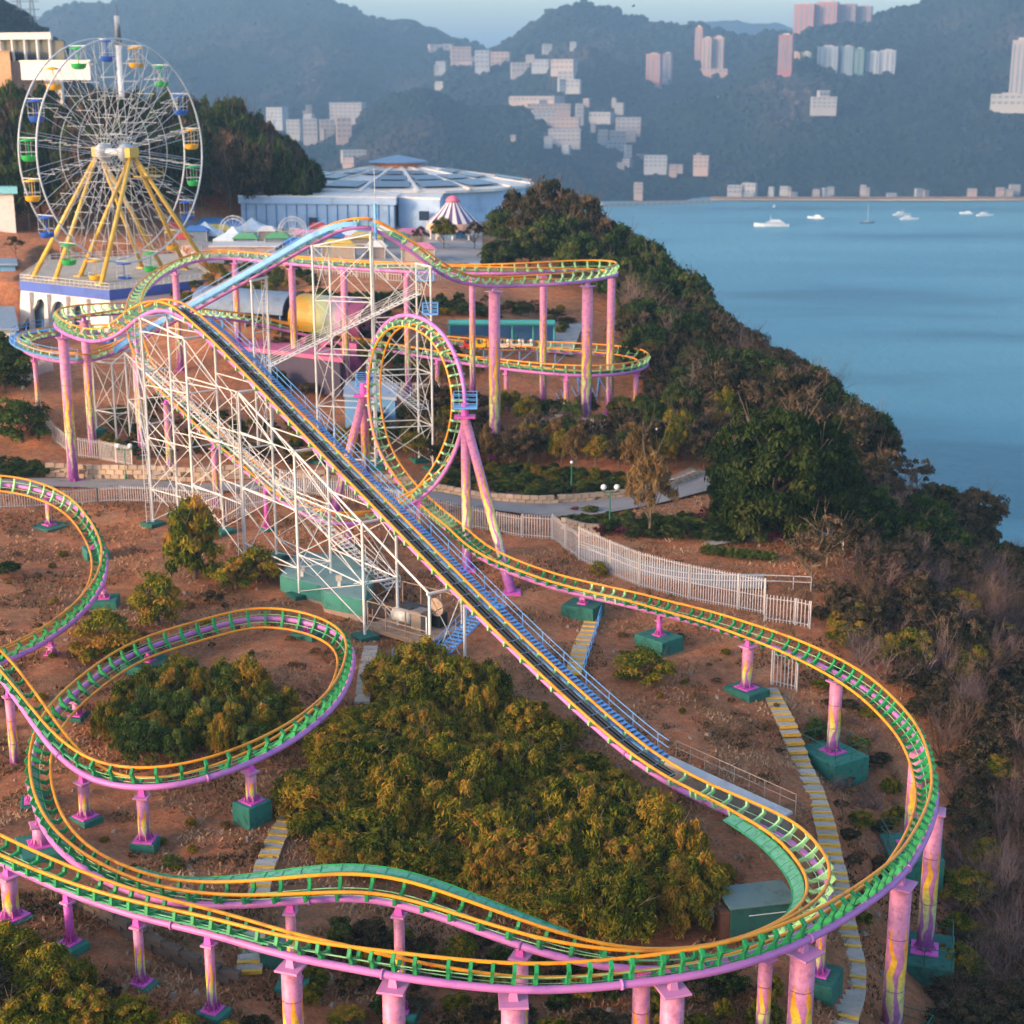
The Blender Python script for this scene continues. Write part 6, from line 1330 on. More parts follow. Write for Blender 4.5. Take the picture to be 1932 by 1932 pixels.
def crown_mesh(seed, nclump, nleaf, leaf, mat, rc=(.24,.42), low=-.35, cone=0, droop=0, flat=1.0, shell=.5, elong=1.5, cv=(.12,.88,.13)):
    "leaf faces in clumps through a unit crown (radius about 1, base at z = 0 .. 2*flat)"
    rs = np.random.RandomState(seed); VS = []; TI = []
    for c in range(nclump):
        while True:
            d = rs.normal(size=3); d /= np.linalg.norm(d)
            if d[2] > low: break
        rad = shell+(1-shell)*rs.rand()**.5; rad *= rs.uniform(.8, 1.08); ctr = d*rad*.85
        if cone: k = 1-cone*(ctr[2]+1)/2; ctr[:2] *= k
        r = rs.uniform(*rc); n = int(nleaf*rs.uniform(.7, 1.3)); ct = rs.uniform(cv[0], cv[1])
        q = rs.normal(size=(n, 3)); q /= np.linalg.norm(q, axis=1)[:, None]; q[:, 2] = np.where(q[:, 2] < -.3, -q[:, 2]*.6, q[:, 2])
        pos = ctr+q*(r*(.55+.5*rs.rand(n, 1)))
        if droop: pos[:, 2] -= droop*rs.rand(n)*np.linalg.norm(pos[:, :2], axis=1)
        nr = q+rs.normal(size=(n, 3))*.55; nr /= np.linalg.norm(nr, axis=1)[:, None]
        up = np.tile(np.array([[0,0,1.]]), (n, 1))+rs.normal(size=(n, 3))*.6; a = np.cross(nr, up); a /= np.linalg.norm(a, axis=1)[:, None]+1e-6; b = np.cross(nr, a)
        s = leaf*rs.uniform(.55, 1.35, (n, 1)); el = elong if not droop else elong*1.6
        V = np.stack([pos-b*s*el, pos+a*s*.62, pos+b*s*el, pos-a*s*.62], 1); VS.append(V); TI.append(np.clip(ct+rs.normal(size=n)*cv[2], 0, 1))
    V = np.concatenate(VS); T_ = np.concatenate(TI); n = len(V); V = V.reshape(-1, 3); V[:, 2] = (V[:, 2]+1)*flat
    me = bpy.data.meshes.new('crown'); me.vertices.add(4*n); me.vertices.foreach_set('co', V.astype(np.float32).ravel()); me.loops.add(4*n); me.loops.foreach_set('vertex_index', np.arange(4*n, dtype=np.int32))
    me.polygons.add(n); me.polygons.foreach_set('loop_start', np.arange(0, 4*n, 4, dtype=np.int32)); me.polygons.foreach_set('loop_total', np.full(n, 4, dtype=np.int32))
    at = me.attributes.new('tint', 'FLOAT', 'FACE'); at.data.foreach_set('value', T_.astype(np.float32)); me.materials.append(mat); me.update(calc_edges=True); return me
def limbs_mesh(seed, n=7, spread=.8, h0=.25, r0=.05, mat=BARK):
    rs = random.Random(seed); b = MB(); b.tube([(0,0,-.15),(rs.uniform(-.03,.03),rs.uniform(-.03,.03),.4),(rs.uniform(-.06,.06),rs.uniform(-.06,.06),1.0)], [r0*1.5,r0,r0*.6], 7)
    for k in range(n):
        a = k*2.4+rs.random(); z = rs.uniform(h0, .9); e = rs.uniform(.5, 1)*spread; p0 = Vector((0,0,z)); p2 = Vector((math.cos(a)*e, math.sin(a)*e, z+rs.uniform(.35,.85))); p1 = p0.lerp(p2, .5)+Vector((0,0,-.06))
        b.tube([p0,p1,p2], [r0*.55,r0*.38,r0*.15], 5)
        for _ in range(2):
            q = p2+Vector((rs.uniform(-.3,.3),rs.uniform(-.3,.3),rs.uniform(.05,.35))); b.rod(p1.lerp(p2,.6), q, r0*.2, 4, r0*.08)
    me = bpy.data.meshes.new('trunk'); me.from_pydata(b.v, [], b.f); me.materials.append(mat); me.update(); return me
def twig_mesh(seed, mat, n0=9, depth=3, thick=.027):
    "bare branching shrub in unit size"
    rs = random.Random(seed); V = []; Fc = []; TI = []
    def seg(a, b, r0, r1, ti):
        d = (b-a); s = d.cross(Vector((.31,.52,.8))).normalized(); w = d.normalized().cross(s); m = len(V)
        for p, r in ((a, r0), (b, r1)):
            for k in range(3): an = 2.094*k; V.append(tuple(p+(s*math.cos(an)+w*math.sin(an))*r))
        for k in range(3): Fc.append((m+k, m+(k+1)%3, m+3+(k+1)%3, m+3+k)); TI.append(ti)
    def grow_(p, d, L, r, dep, ti):
        steps = 3; q = p
        for k in range(steps):
            d = (d+Vector((rs.gauss(0,.17), rs.gauss(0,.17), rs.gauss(.03,.12)))).normalized(); e = q+d*L/steps; r1 = r*(1-.22*(k+1)/steps*1.3); seg(q, e, r, r1, min(1, max(0, ti+rs.gauss(0,.1)))); q, r = e, r1
            if dep and k > 0 or (dep and k == 0 and rs.random() < .5):
                for _ in range(rs.choice((1,2,2))): grow_(q, (d+Vector((rs.gauss(0,.6), rs.gauss(0,.6), rs.gauss(.12,.35)))).normalized(), L*rs.uniform(.5,.75), r*.6, dep-1, ti)
    for k in range(n0):
        a = k*6.283/n0+rs.random(); grow_(Vector((rs.uniform(-.1,.1),rs.uniform(-.1,.1),-.08)), Vector((math.cos(a)*rs.uniform(.3,1.2), math.sin(a)*rs.uniform(.3,1.2), 1)).normalized(), rs.uniform(.55,.95), thick, depth, rs.uniform(.25,.8))
    me = bpy.data.meshes.new('branches'); me.from_pydata(V, [], Fc); at = me.attributes.new('tint', 'FLOAT', 'FACE'); at.data.foreach_set('value', TI); me.materials.append(mat); me.update(); return me
CR = {
 'ever': [crown_mesh(10+k, 70, 120, .045, LM['ever'], (.14,.32), low=-.55) for k in range(3)],
 'olive': [crown_mesh(20+k, 95, 120, .031, LM['olive'], (.10,.27), low=-.45, droop=.45 if k % 2 else .2, shell=.45, cv=(.2,.8,.19)) for k in range(5)],
 'ochre': [crown_mesh(30+k, 34, 90, .04, LM['ochre'], (.16,.3), droop=.3, elong=1.9) for k in range(2)],
 'brown': [crown_mesh(40+k, 70, 110, .043, LM['brown'], (.12,.3), low=-.6) for k in range(4)],
 'sparse': [crown_mesh(50+k, 22, 80, .05, LM['brown'], (.16,.28), low=-.2, flat=.8) for k in range(2)],
 'shrub': [crown_mesh(60+k, 34, 130, .05, LM['bright'], (.2,.36), low=-.7) for k in range(3)],
 'dshrub': [crown_mesh(65+k, 34, 130, .05, LM['ever'], (.2,.36), low=-.7) for k in range(2)],
 'red': [crown_mesh(70, 18, 80, .06, LM['red'], (.2,.36), low=-.1)],
 'cone': [crown_mesh(80+k, 70, 130, .035, LM['olive'], (.14,.28), low=-.95, cone=.6, flat=1.4, droop=-.25) for k in range(2)],
 'conifer': [crown_mesh(85+k, 60, 110, .045, LM['ever'], (.13,.28), low=-.9, cone=.55, flat=1.5) for k in range(3)],
 'bush': [crown_mesh(90+k, 30, 150, .045, LM['olive'], (.2,.38), low=-.85, cone=.3, flat=1.1) for k in range(2)],
 'big': [crown_mesh(99, 200, 170, .024, LM['dark'], (.09,.22), low=-.9, shell=.62)],
}
TW = [twig_mesh(5+k, LM['twig' if k % 3 else 'twigb']) for k in range(5)]
TRK = [limbs_mesh(k) for k in range(3)]; TRKP = [limbs_mesh(8+k, 9, 1.0, .2, .04, BARKP) for k in range(2)]
rv = random.Random(11)
def plant(p, kind, r, h, name, label, cat='shrub', group=None, trunk=0, pale=False):
    "crown of radius r and height h standing on the ground at p (trunk = clear stem height)"
    root = thing(name, label, cat, (p.x, p.y, p.z), group); me = rv.choice(CR[kind]); zz = [v.co.z for v in me.vertices[:1]]
    fl = {'cone':1.4,'conifer':1.5,'sparse':.8,'bush':1.1}.get(kind, 1.0)
    M = Matrix.Translation(p+Vector((0,0,trunk-h*.08))) @ Matrix.Rotation(rv.random()*6.28, 4, 'Z') @ Matrix.Diagonal((r*rv.uniform(.92,1.08), r*rv.uniform(.92,1.08), h/(2*fl), 1))
    inst('crown', me, M, root)
    tm = rv.choice(TRKP if pale else TRK); hh = trunk+h*.55
    inst('trunk', tm, Matrix.Translation(p-Vector((0,0,.1))) @ Matrix.Rotation(rv.random()*6.28, 4, 'Z') @ Matrix.Diagonal((max(r*.9,.4), max(r*.9,.4), hh, 1)), root)
    return root
def bare(p, r, h, label, group, k=None):
    root = thing('bare_shrub', label, 'shrub', tuple(p), group); me = TW[k if k is not None else rv.randrange(5)]
    inst('branches', me, Matrix.Translation(p) @ Matrix.Rotation(rv.random()*6.28, 4, 'Z') @ Matrix.Diagonal((r, r, h, 1)), root); return root
def zone(p, box, what):
    "says where in a mass of plants one stands"
    u, v = proj(p); x0, x1, y0, y1 = box; a = min(2, max(0, int(3*(u-x0)/(x1-x0)))); b = min(2, max(0, int(3*(v-y0)/(y1-y0))))
    return ['upper left','upper middle','upper right','left middle','very middle','right middle','lower left','lower middle','lower right'][3*b+a]+' '+what
def tall(h, a, b): return 'low' if h < a else ('tall' if h > b else 'middling')
def inside(poly, x, y):
    c = False; n = len(poly)
    for i in range(n):
        (x0, y0), (x1, y1) = poly[i], poly[(i+1) % n]
        if (y0 > y) != (y1 > y) and x < (x1-x0)*(y-y0)/(y1-y0)+x0: c = not c
    return c
def scatter(poly, gap, seed, n=4000):
    rs = random.Random(seed); xs = [p[0] for p in poly]; ys = [p[1] for p in poly]; out = []
    for _ in range(n):
        u, v = rs.uniform(min(xs), max(xs)), rs.uniform(min(ys), max(ys))
        if not inside(poly, u, v): continue
        p = G(u, v)
        if all((p-q).xy.length > gap for q in out): out.append(p)
    return out
TRK_XY = [(p.x, p.y, p.z) for k in ('sweep','oval','curl','lift_near') for p in TR[k].P[::3]]
def clear_of_track(p, r, h):
    "shrubs keep out of the rails: returns a height cap"
    for (x, y, z) in TRK_XY:
        d = math.hypot(p.x-x, p.y-y)
        if d < r+1.0:
            h = min(h, max(.25, (z-p.z)-.5)) if d > .0 else h
    return h
# thicket below the lift
for p in scatter([(690,1345),(790,1300),(880,1300),(985,1350),(1075,1440),(1165,1530),(1260,1610),(1345,1690),(1300,1770),(1180,1790),(1040,1750),(900,1700),(780,1660),(640,1655),(560,1620),(585,1530),(615,1450),(645,1390)], 1.7, 5):
    r = rv.uniform(1.5, 2.9); h = rv.choice((rv.uniform(1.8,2.8), rv.uniform(2.8,4.0), rv.uniform(3.8,5.0))); h2 = clear_of_track(p, r*.8, h)
    if h2 < .8: continue
    plant(p, 'olive', r if h2 > 1.5 else r*.6, h2, 'creeper_shrub', tall(h2,2.2,3.4)+' creeper-covered shrub in the '+zone(p,(580,1340,1300,1780),'of the thicket below the lift'), group='creeper thicket')
# shrubs inside the oval
for p in scatter([(200,1400),(250,1330),(330,1290),(420,1300),(520,1330),(575,1370),(540,1410),(420,1440),(300,1455),(215,1440)], 1.5, 6):
    plant(p, rv.choice(['shrub','shrub','olive','bush','cone']), rv.uniform(1.0,1.7), rv.uniform(2.0,3.9), 'oval_shrub', 'green leafy shrub in the '+zone(p,(200,575,1290,1455),'of the clump inside the oval track'), 'shrub', 'shrubs inside the oval')
for (u, v, k, r, h, t, lb) in [(368,1092,'cone',2.6,6.6,0,'tall feathery bush in front of the lattice towers'),(300,1178,'bush',1.9,4.0,0,'rounded green bush below the feathery one'),(200,1245,'bush',2.1,3.6,0,'green bush between the curl and the oval'),(243,1250,'sparse',1.3,2.0,0,'low brown bush beside the green one by the curl'),
   (445,1112,'bush',1.8,2.6,0,'orange-tinged bush left of the green platform'),(485,1098,'bush',2.0,2.9,0,'olive bush against the green platform'),(410,1095,'bush',1.1,1.6,0,'small olive bush beside the tall feathery one'),(400,1140,'sparse',1.0,1.2,0,'brown scrub above the oval'),
   (40,835,'shrub',2.7,4.6,0,'big round green bush behind the left columns'),(8,740,'dshrub',2.6,5,0,'dark bush at the left edge above the round one'),(-10,690,'dshrub',2.4,4,0,'dark bush highest at the left edge'),(15,1085,'dshrub',1.0,1.1,0,'low dark scrub on the bare slope at the left edge'),
   (1225,1010,'ochre',2.7,6.0,2.3,'slender ochre-leaved tree beside the globe lamp'),(1205,905,'ochre',2.2,4.6,1.2,'ochre tree behind the garden path'),(1458,1012,'big',7.2,14.8,-.5,'huge dense dark green tree by the sea path'),(1540,990,'big',4.6,12.6,-.4,'dense dark tree leaning on the huge one from the right'),(1392,1000,'big',3.8,10.0,-.3,'dense dark tree leaning on the huge one from the left'),
   (1530,1110,'sparse',2.9,4.2,1.4,'spreading flat-topped tree beyond the tall fence'),(1560,1070,'sparse',2.6,3.8,1.6,'second flat-topped tree beyond the tall fence'),(1215,1285,'bush',2.0,2.4,0,'lone olive bush on the orange slope under the track'),(1550,1395,'shrub',1.0,1.5,0,'small green bush left of the big green footing'),
   (1130,1085,'bush',.8,1.2,0,'small bush at the fence foot'),(325,1635,'shrub',.5,.6,0,'tiny green tuft on the rocky slope'),(720,1300,'bush',1.2,2.5,0,'olive bush beside the earth steps'),(1000,940,'shrub',.9,1.0,0,'low bush at the bed corner'),(1090,1000,'red',.7,.8,0,'red-leaved bush by the rubble wall'),(1130,1012,'red',.6,1.5,0,'spiky red plant beside the lamp post'),(1085,965,'red',.5,.6,0,'reddish plant at the bed edge'),(1115,968,'shrub',.7,.7,0,'lime plant at the bed edge')]:
    if not t and k in ('bush','sparse','cone','shrub','dshrub'): r *= 1.35; h *= 1.2
    p = G(u, v); plant(p, k, r, h, 'tree' if t or h > 4.5 else 'bush', lb, 'tree' if t or h > 4.5 else 'bush', trunk=t, pale=(k in ('ochre','sparse')))
# garden beds and trees behind the path
for p in scatter([(830,925),(850,880),(960,885),(1080,890),(1160,900),(1240,905),(1180,928),(1040,940),(930,936)], 1.1, 8):
    plant(p, rv.choice(['dshrub','shrub','dshrub','olive']), rv.uniform(.6,1.0), rv.uniform(.6,1.3), 'bed_shrub', 'low shrub in the '+zone(p,(830,1240,880,940),'of the bed behind the stone kerb'), 'shrub', 'bed behind the stone kerb')
for p in scatter([(1070,985),(1150,985),(1260,985),(1330,975),(1420,1000),(1490,1010),(1480,1030),(1330,1025),(1200,1020),(1110,1002)], 1.1, 9):
    plant(p, rv.choice(['dshrub','dshrub','shrub','red' if rv.random() < .35 else 'dshrub']), rv.uniform(.7,1.1), rv.uniform(.8,1.7), 'bed_shrub', 'dark leafy shrub in the '+zone(p,(1070,1490,975,1030),'of the bed before the huge tree'), 'shrub', 'bed before the huge tree')
for k in range(9):
    p = G(1335+k*15, 1048+k*1.6); plant(p, 'shrub', .75, 1.1, 'hedge_bush', 'bright clipped hedge bush behind the tall fence', 'hedge', 'clipped hedge behind the tall fence')
for p in scatter([(760,870),(780,800),(870,790),(900,830),(960,850),(1060,850),(1160,850),(1290,850),(1320,880),(1180,905),(1050,880),(900,890),(830,890)], 1.9, 10):
    k = rv.choice(['olive','brown','sparse','ever','ochre','brown']); plant(p, k, rv.uniform(1.3,2.1), rv.uniform(2.4,4.2), 'garden_tree', 'green and brown tree in the '+zone(p,(760,1320,790,905),'of the garden behind the loop'), 'tree', 'garden trees behind the loop', trunk=rv.uniform(.6,1.6), pale=True)
for p in scatter([(620,860),(680,810),(800,780),(880,760),(1020,790),(1200,790),(1250,830),(1100,825),(930,810),(780,830),(700,870)], 3.0, 12):
    plant(p, rv.choice(['olive','brown','shrub','dshrub']), rv.uniform(1.2,2.0), rv.uniform(2.0,3.6), 'garden_tree', 'leafy tree among the tall pink columns', 'tree', 'trees among the tall columns', trunk=rv.uniform(.3,1.0))
for p in scatter([(200,860),(210,780),(320,770),(420,800),(540,810),(640,850),(560,880),(380,870)], 2.6, 13):
    plant(p, rv.choice(['brown','sparse','dshrub','olive']), rv.uniform(.9,1.7), rv.uniform(1.0,2.4), 'slope_shrub', 'brownish shrub on the bank behind the lattice towers', 'shrub', 'shrubs behind the lattice towers')
for p in scatter([(480,690),(520,640),(700,650),(900,670),(900,720),(700,740),(520,760)], 3.2, 14):
    plant(p, rv.choice(['ever','brown','olive']), rv.uniform(1.0,1.8), rv.uniform(2,4), 'slope_shrub', 'dark shrub on the slope below the station', 'shrub', 'shrubs below the station')
for k in range(34):
    u = 520+k*12.5; p = W(u, 560, Y=216-k*.15); p.z = H(p.x, p.y); plant(p, 'dshrub', 1.15, 2.0, 'hedge_bush', 'dark hedge bush in the long row on the terrace bank', 'hedge', 'long hedge on the terrace bank')
for p in scatter([(60,880),(0,870),(-40,900),(60,905),(100,900)], 1.2, 15): plant(p, 'dshrub', 1.0, 1.0, 'bed_shrub', 'dark low shrub at the left path edge', 'shrub', 'shrubs at the left path edge')
for p in scatter([(-60,640),(30,640),(60,700),(-60,760)], 2.2, 16): plant(p, rv.choice(['shrub','olive']), 1.5, 1.8, 'slope_shrub', 'green shrub on the bank below the plinth', 'shrub', 'shrubs below the plinth')
# bottom left trees
for (u, v, r, h) in [(20,1850,2.0,2.9),(90,1900,2.1,3.0),(-30,1930,2.2,3.4),(160,1960,1.8,2.6),(60,1985,2.0,3.0),(240,1955,1.5,2.0),(140,1880,1.4,2.0),(330,1975,1.4,1.6),(-60,1830,2.0,3.0),(200,1905,1.0,1.4),(430,1985,1.2,1.4),(480,1960,1.0,1.0)]:
    p = G(u, v); plant(p, rv.choice(['olive','brown','olive']), r, h, 'corner_tree', tall(h,1.9,2.8)+' dark olive tree crowding the bottom left corner, '+zone(p,(-60,480,1830,1990),'of the group'), 'tree', 'trees in the bottom left corner', trunk=.2)
for p in scatter([(620,1760),(760,1770),(1000,1800),(1300,1850),(1480,1860),(1450,1990),(700,2000),(560,1900)], 1.5, 18):
    r = rv.uniform(.6, 1.2); h = clear_of_track(p, r, rv.uniform(.7, 1.8))
    if h > .4: plant(p, rv.choice(['olive','brown','dshrub']), r, h, 'undergrowth_shrub', 'shadowy shrub in the '+zone(p,(560,1480,1760,2000),'of the undergrowth below the front track'), 'shrub', 'undergrowth under the front track')
for p in scatter([(1350,1720),(1280,1660),(1330,1640),(1380,1680)], 1.2, 19): plant(p, 'olive', 1.0, 1.6, 'creeper_shrub', 'olive shrub beside the green equipment box', 'shrub', 'shrubs by the equipment box')
# seaward slope: bare and leafy brush
STAIR = [G(u, v) for u, v in ((1450,1303),(1480,1370),(1510,1440),(1536,1500),(1560,1580),(1577,1650),(1590,1740),(1606,1800),(1613,1860),(1597,1920))]
for p in scatter([(1600,1130),(1700,1080),(1800,1080),(1960,1100),(1990,1400),(1990,1980),(1800,1990),(1810,1800),(1810,1600),(1790,1450),(1700,1320),(1590,1225)], 1.4, 20, 9000):
    r = rv.uniform(1.3, 2.3); h = clear_of_track(p, r, rv.uniform(1.6, 3.4)); x = rv.random()
    if h < .6: continue
    if x < .42: bare(p, r*1.25, max(h,1.2)*1.05, tall(h,1.9,2.7)+' bare twiggy shrub in the '+zone(p,(1590,1960,1080,1950),'of the seaward slope'), 'bare brush on the seaward slope')
    else: plant(p, rv.choice(['brown','sparse','brown','olive']), r, h, 'slope_shrub', tall(h,1.9,2.7)+' leafy brown-green shrub in the '+zone(p,(1590,1960,1080,1950),'of the seaward slope'), 'shrub', 'leafy brush on the seaward slope', pale=True)
for p in scatter([(1560,1250),(1640,1350),(1690,1460),(1700,1600),(1650,1700),(1620,1750),(1600,1600),(1560,1450),(1530,1340)], 1.4, 21):
    if min((p-s).xy.length for s in STAIR) < 1.6: continue
    r = rv.uniform(.6, 1.1); h = clear_of_track(p, r, rv.uniform(.6, 1.4))
    if h < .4: continue
    if rv.random() < .3: bare(p, r, h, 'small dry twiggy shrub by the yellow-edged steps', 'dry brush by the steps')
    else: plant(p, rv.choice(['brown','olive','sparse']), r, h, 'slope_shrub', 'small brown-green shrub by the yellow-edged steps', 'shrub', 'shrubs by the yellow-edged steps')
# wooded crest on the right
for p in scatter([(1190,700),(1180,600),(1230,545),(1300,540),(1400,640),(1500,740),(1580,840),(1650,930),(1760,960),(1860,1020),(1960,1080),(1960,1120),(1700,1090),(1610,1120),(1600,1000),(1590,930),(1480,820),(1340,790),(1250,760)], 2.5, 22, 6000):
    u, v = proj(p); near_sea = v > 900
    h = rv.uniform(3.0, 4.5) if near_sea else rv.uniform(5.0, 7.5); r = h*.4
    if rv.random() < .16: bare(p, r*1.5, h*.9, 'leafless grey tree on the wooded crest', 'leafless trees on the crest')
    else: plant(p, rv.choice(['brown','brown','ever','sparse','ever']), r*1.45, h*1.0, 'crest_tree', tall(h,3.8,6.3)+' brown-green tree in the '+zone(p,(1180,1960,540,1120),'of the wooded crest'), 'tree', 'trees on the wooded crest', trunk=h*.04, pale=True)
for (x, y, z) in crest[2:9]:      # trees over the edge seen against the water
    for k in range(5):
        xx, yy = x+rv.uniform(-3, 7), y+rv.uniform(-14, 14); p = Vector((xx, yy, H(xx, yy))); h = rv.uniform(4.5,7.5) if yy > 150 else rv.uniform(2.5,4.5)
        plant(p, rv.choice(['brown','ever','sparse']), h*.45, h*.85, 'crest_tree', 'tree leaning over the edge above the water', 'tree', 'trees at the cliff edge', trunk=h*.2, pale=True)
for (u, v, y, h, r) in [(1040,400,262,11,5.2),(985,420,268,9,4),(1095,420,258,10,4.6),(1010,440,256,8,4),(1130,450,250,8.5,4),(950,470,262,6,3),(1060,470,248,8,4),(1170,480,246,8.5,4),(1210,500,240,8,3.8),(1100,500,238,7,3.6),(1240,530,232,7.5,3.4),(1290,540,228,7.5,3.4),(1000,500,244,6,3.2),(940,510,240,4.5,2.6),(1170,540,230,7,3.4)]:
    p = W(u, v, Y=y); p.z = H(p.x, p.y); h *= 1.2; r *= 1.2; plant(p, rv.choice(['ever','brown','ever']), r, h, 'park_tree', tall(h,6.5,8.3)+' dark spreading tree right of the striped kiosk, '+zone(p,(940,1290,440,620),'of the group'), 'tree', 'trees right of the striped kiosk', trunk=h*.12)
for (u, y, h, lb) in [(838,262,5.5,'small autumn tree before the striped kiosk'),(795,262,4,'small thin tree left of the striped kiosk'),(895,266,5,'thin brown tree right of the striped kiosk'),(30,262,4,'reddish-brown tree left of the wheel')]:
    p = W(u, 480, Y=y); p.z = H(p.x, p.y); plant(p, 'olive' if u > 800 and u < 890 else 'sparse', h*.42, h*.75, 'tree', lb, 'tree', trunk=h*.25, pale=True)
# wood behind the wheel
rs_ = random.Random(31); done = []
for _ in range(1500):
    x, y = rs_.uniform(-150, -38), rs_.uniform(282, 385)
    if y < 300 and x > -75: continue
    if any((x-a)**2+(y-b)**2 < 20 for a, b in done): continue
    u, v = proj((x, y, H(x, y)))
    if (x > -66 and y < 322) or u > 600 or u < -60 or (u < 190 and y > 352): continue
    done.append((x, y)); p = Vector((x, y, H(x, y))); vt = np.interp(u, [-60,120,200,430,520,600], [150,150,165,165,225,300]); h = max(4.0, (W(u, vt, Y=y).z-p.z)*rs_.uniform(.72, 1.03)); h = min(h, 17)
    plant(p, rs_.choice(['conifer','conifer','brown','ever']), max(2.2, h*.27), h, 'wood_tree', tall(h,9,11.5)+' dark tree in the '+zone(p,(-60,600,240,400),'of the wood behind the Ferris wheel'), 'tree', 'wood behind the Ferris wheel', trunk=h*.06)
for p in scatter([(1200,780),(1230,700),(1330,760),(1420,850),(1340,900),(1260,860)], 2.2, 46)+scatter([(1560,1130),(1640,1110),(1640,1230),(1590,1225),(1540,1190)], 1.6, 47):
    h = rv.uniform(2.5,5.0) if proj(p)[1] < 1000 else clear_of_track(p, 1.2, rv.uniform(1.2,2.4))
    if h > .5: plant(p, rv.choice(['brown','ever','olive','sparse']), max(.9,h*.42), h, 'edge_tree', tall(h,2.2,3.8)+' brownish tree between the garden path and the wooded crest, '+zone(p,(1200,1640,700,1230),'side'), 'tree', 'trees between garden and crest', trunk=h*.05)
pts_ = []
for _ in range(1500):
    x, y = rv.uniform(40, 95), rv.uniform(70, 215); p = Vector((x, y, H(x, y))); q = proj(p)
    if q[0] < 1940 and y < 150 or any((p-s).xy.length < 3.0 for s in pts_) or len(pts_) > 150: continue
    if y >= 150 and x < 52: continue
    pts_.append(p); h = rv.uniform(2.0, 4.0); plant(p, rv.choice(['brown','sparse','olive','brown']), h*.75, h, 'cliff_shrub', tall(h,2.6,3.4)+' shrub down the sea cliff beyond the right edge', 'shrub', 'shrubs down the sea cliff')
# scrub on the banks round the station and terrace
for p in scatter([(470,620),(560,560),(900,575),(1070,590),(1080,640),(1000,600),(700,600),(560,640)], 2.0, 41):
    plant(p, rv.choice(['brown','sparse','olive','dshrub']), rv.uniform(.8,1.6), rv.uniform(.8,2.2), 'bank_shrub', 'scrubby shrub on the '+zone(p,(470,1080,560,640),'of the bank below the terrace'), 'shrub', 'scrub on the terrace bank')
for p in scatter([(300,540),(400,500),(560,510),(620,540),(480,560),(360,590)], 2.4, 42):
    plant(p, rv.choice(['olive','dshrub','shrub']), rv.uniform(.8,1.5), rv.uniform(.8,2.0), 'bank_shrub', 'green shrub on the '+zone(p,(300,620,500,590),'of the bank right of the plinth'), 'shrub', 'shrubs right of the plinth')
for p in scatter([(20,1000),(180,1080),(240,1090),(350,1130),(460,1150),(620,1220),(560,1260),(400,1230),(120,1290),(20,1400),(-20,1100)], 3.0, 43):
    r = rv.uniform(.3,.6); h = clear_of_track(p, r, rv.uniform(.3,.7)); 
    if h > .25: plant(p, rv.choice(['ochre','sparse','olive']), r, h, 'slope_tuft', 'small scrubby tuft in the '+zone(p,(0,620,1000,1400),'of the bare left slope'), 'shrub', 'tufts on the bare left slope')
for p in scatter([(160,1560),(300,1560),(480,1540),(560,1520),(480,1640),(250,1650),(130,1600)], 2.2, 44)+scatter([(1150,1200),(1330,1200),(1480,1320),(1500,1440),(1400,1420),(1250,1330),(1170,1260)], 2.4, 45):
    r = rv.uniform(.25,.55); h = clear_of_track(p, r, rv.uniform(.25,.6))
    if h > .2: plant(p, rv.choice(['ochre','sparse','olive']), r, h, 'slope_tuft', 'small scrubby tuft in the '+zone(p,(130,1500,1200,1650),'of the orange slope'), 'shrub', 'tufts on the orange slope')
# ------------------------------------------------------------------ dry grass, litter and stones on the slope (uncountable)
gr = np.random.RandomState(5); nB = 230000
uu = gr.uniform(-60, 2000, nB); yy = 58+(gr.rand(nB)**1.3)*100; xx = (uu-966)/3000*(yy*CP+42*SP)
ii = np.clip((xx-GX0)/GS, 0, len(gx)-2); jj = np.clip((yy-GY0)/GS, 0, len(gy)-2); ia, ja = ii.astype(int), jj.astype(int); fx, fy = ii-ia, jj-ja
zz = (ZZ[ja, ia]*(1-fx)+ZZ[ja, ia+1]*fx)*(1-fy)+(ZZ[ja+1, ia]*(1-fx)+ZZ[ja+1, ia+1]*fx)*fy
keep = (vnoise(xx, yy, 4.0, 77)+vnoise(xx, yy, 1.6, 78)*.6) > -.12
xx, yy, zz = xx[keep], yy[keep], zz[keep]; n = len(xx); an = gr.rand(n)*6.283; hh = gr.uniform(.05, .30, n); w = gr.uniform(.03, .11, n); lx, ly = gr.normal(size=n)*.16, gr.normal(size=n)*.16
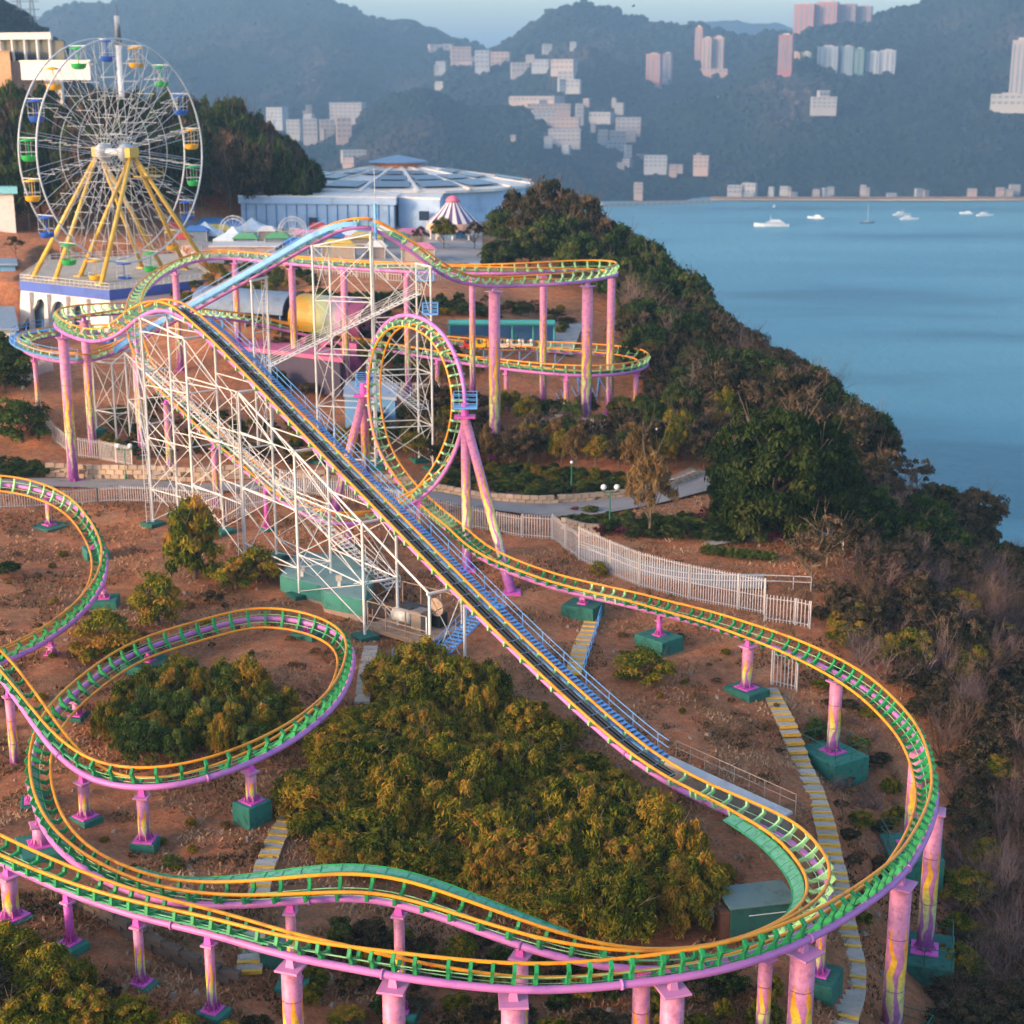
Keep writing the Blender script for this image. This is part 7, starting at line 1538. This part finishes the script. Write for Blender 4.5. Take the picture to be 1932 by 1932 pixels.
P0 = np.stack([xx-np.cos(an)*w, yy-np.sin(an)*w, zz-.02], 1); P1 = np.stack([xx+np.cos(an)*w, yy+np.sin(an)*w, zz-.02], 1); P2 = np.stack([xx+lx, yy+ly, zz+hh], 1)
V = np.stack([P0, P1, P2], 1).reshape(-1, 3); me = bpy.data.meshes.new('dry_grass'); me.vertices.add(3*n); me.vertices.foreach_set('co', V.astype(np.float32).ravel()); me.loops.add(3*n); me.loops.foreach_set('vertex_index', np.arange(3*n, dtype=np.int32)); me.polygons.add(n); me.polygons.foreach_set('loop_start', np.arange(0, 3*n, 3, dtype=np.int32)); me.polygons.foreach_set('loop_total', np.full(n, 3, dtype=np.int32))
at = me.attributes.new('tint', 'FLOAT', 'FACE'); at.data.foreach_set('value', np.clip(vnoise(xx, yy, 3, 79)+.5+gr.normal(size=n)*.18, 0, 1).astype(np.float32)); me.materials.append(leafmat('dry_grass_straw', [(.0,(.04,.03,.012)),(.3,(.17,.10,.04)),(.6,(.40,.21,.11)),(1,(.55,.38,.23))], .1)); me.update(calc_edges=True)
o = bpy.data.objects.new('dry_grass', me); COL.objects.link(o); setp(o, 'dry straw grass and litter on the bare slope', 'grass', kind='stuff')
sb = MB(); rs = random.Random(9)
for k in range(1500):
    u = rs.uniform(0, 1700); v = rs.uniform(1000, 1900); p = W(u, v, z=-3); z = H(p.x, p.y); s = rs.choice((.06,.08,.1,.14,.22))*rs.uniform(.7,1.4)
    q = [(p.x+s*math.cos(a)*rs.uniform(.7,1.2), p.y+s*math.sin(a)*rs.uniform(.7,1.2), z-.03) for a in (0,1.26,2.5,3.77,5.0)]; t_ = [(x*.5+p.x*.5, y*.5+p.y*.5, z+s*rs.uniform(.5,.9)) for x, y, _ in q]
    sb.add(q+t_, [(5,6,7,8,9)]+[(i,(i+1)%5,5+(i+1)%5,5+i) for i in range(5)])
setp(sb.mk('loose_stones', paint('rubble', '96806f', .95, .4, 1.0, bump=.4)), 'loose stones strewn over the slope', 'stones', kind='stuff')
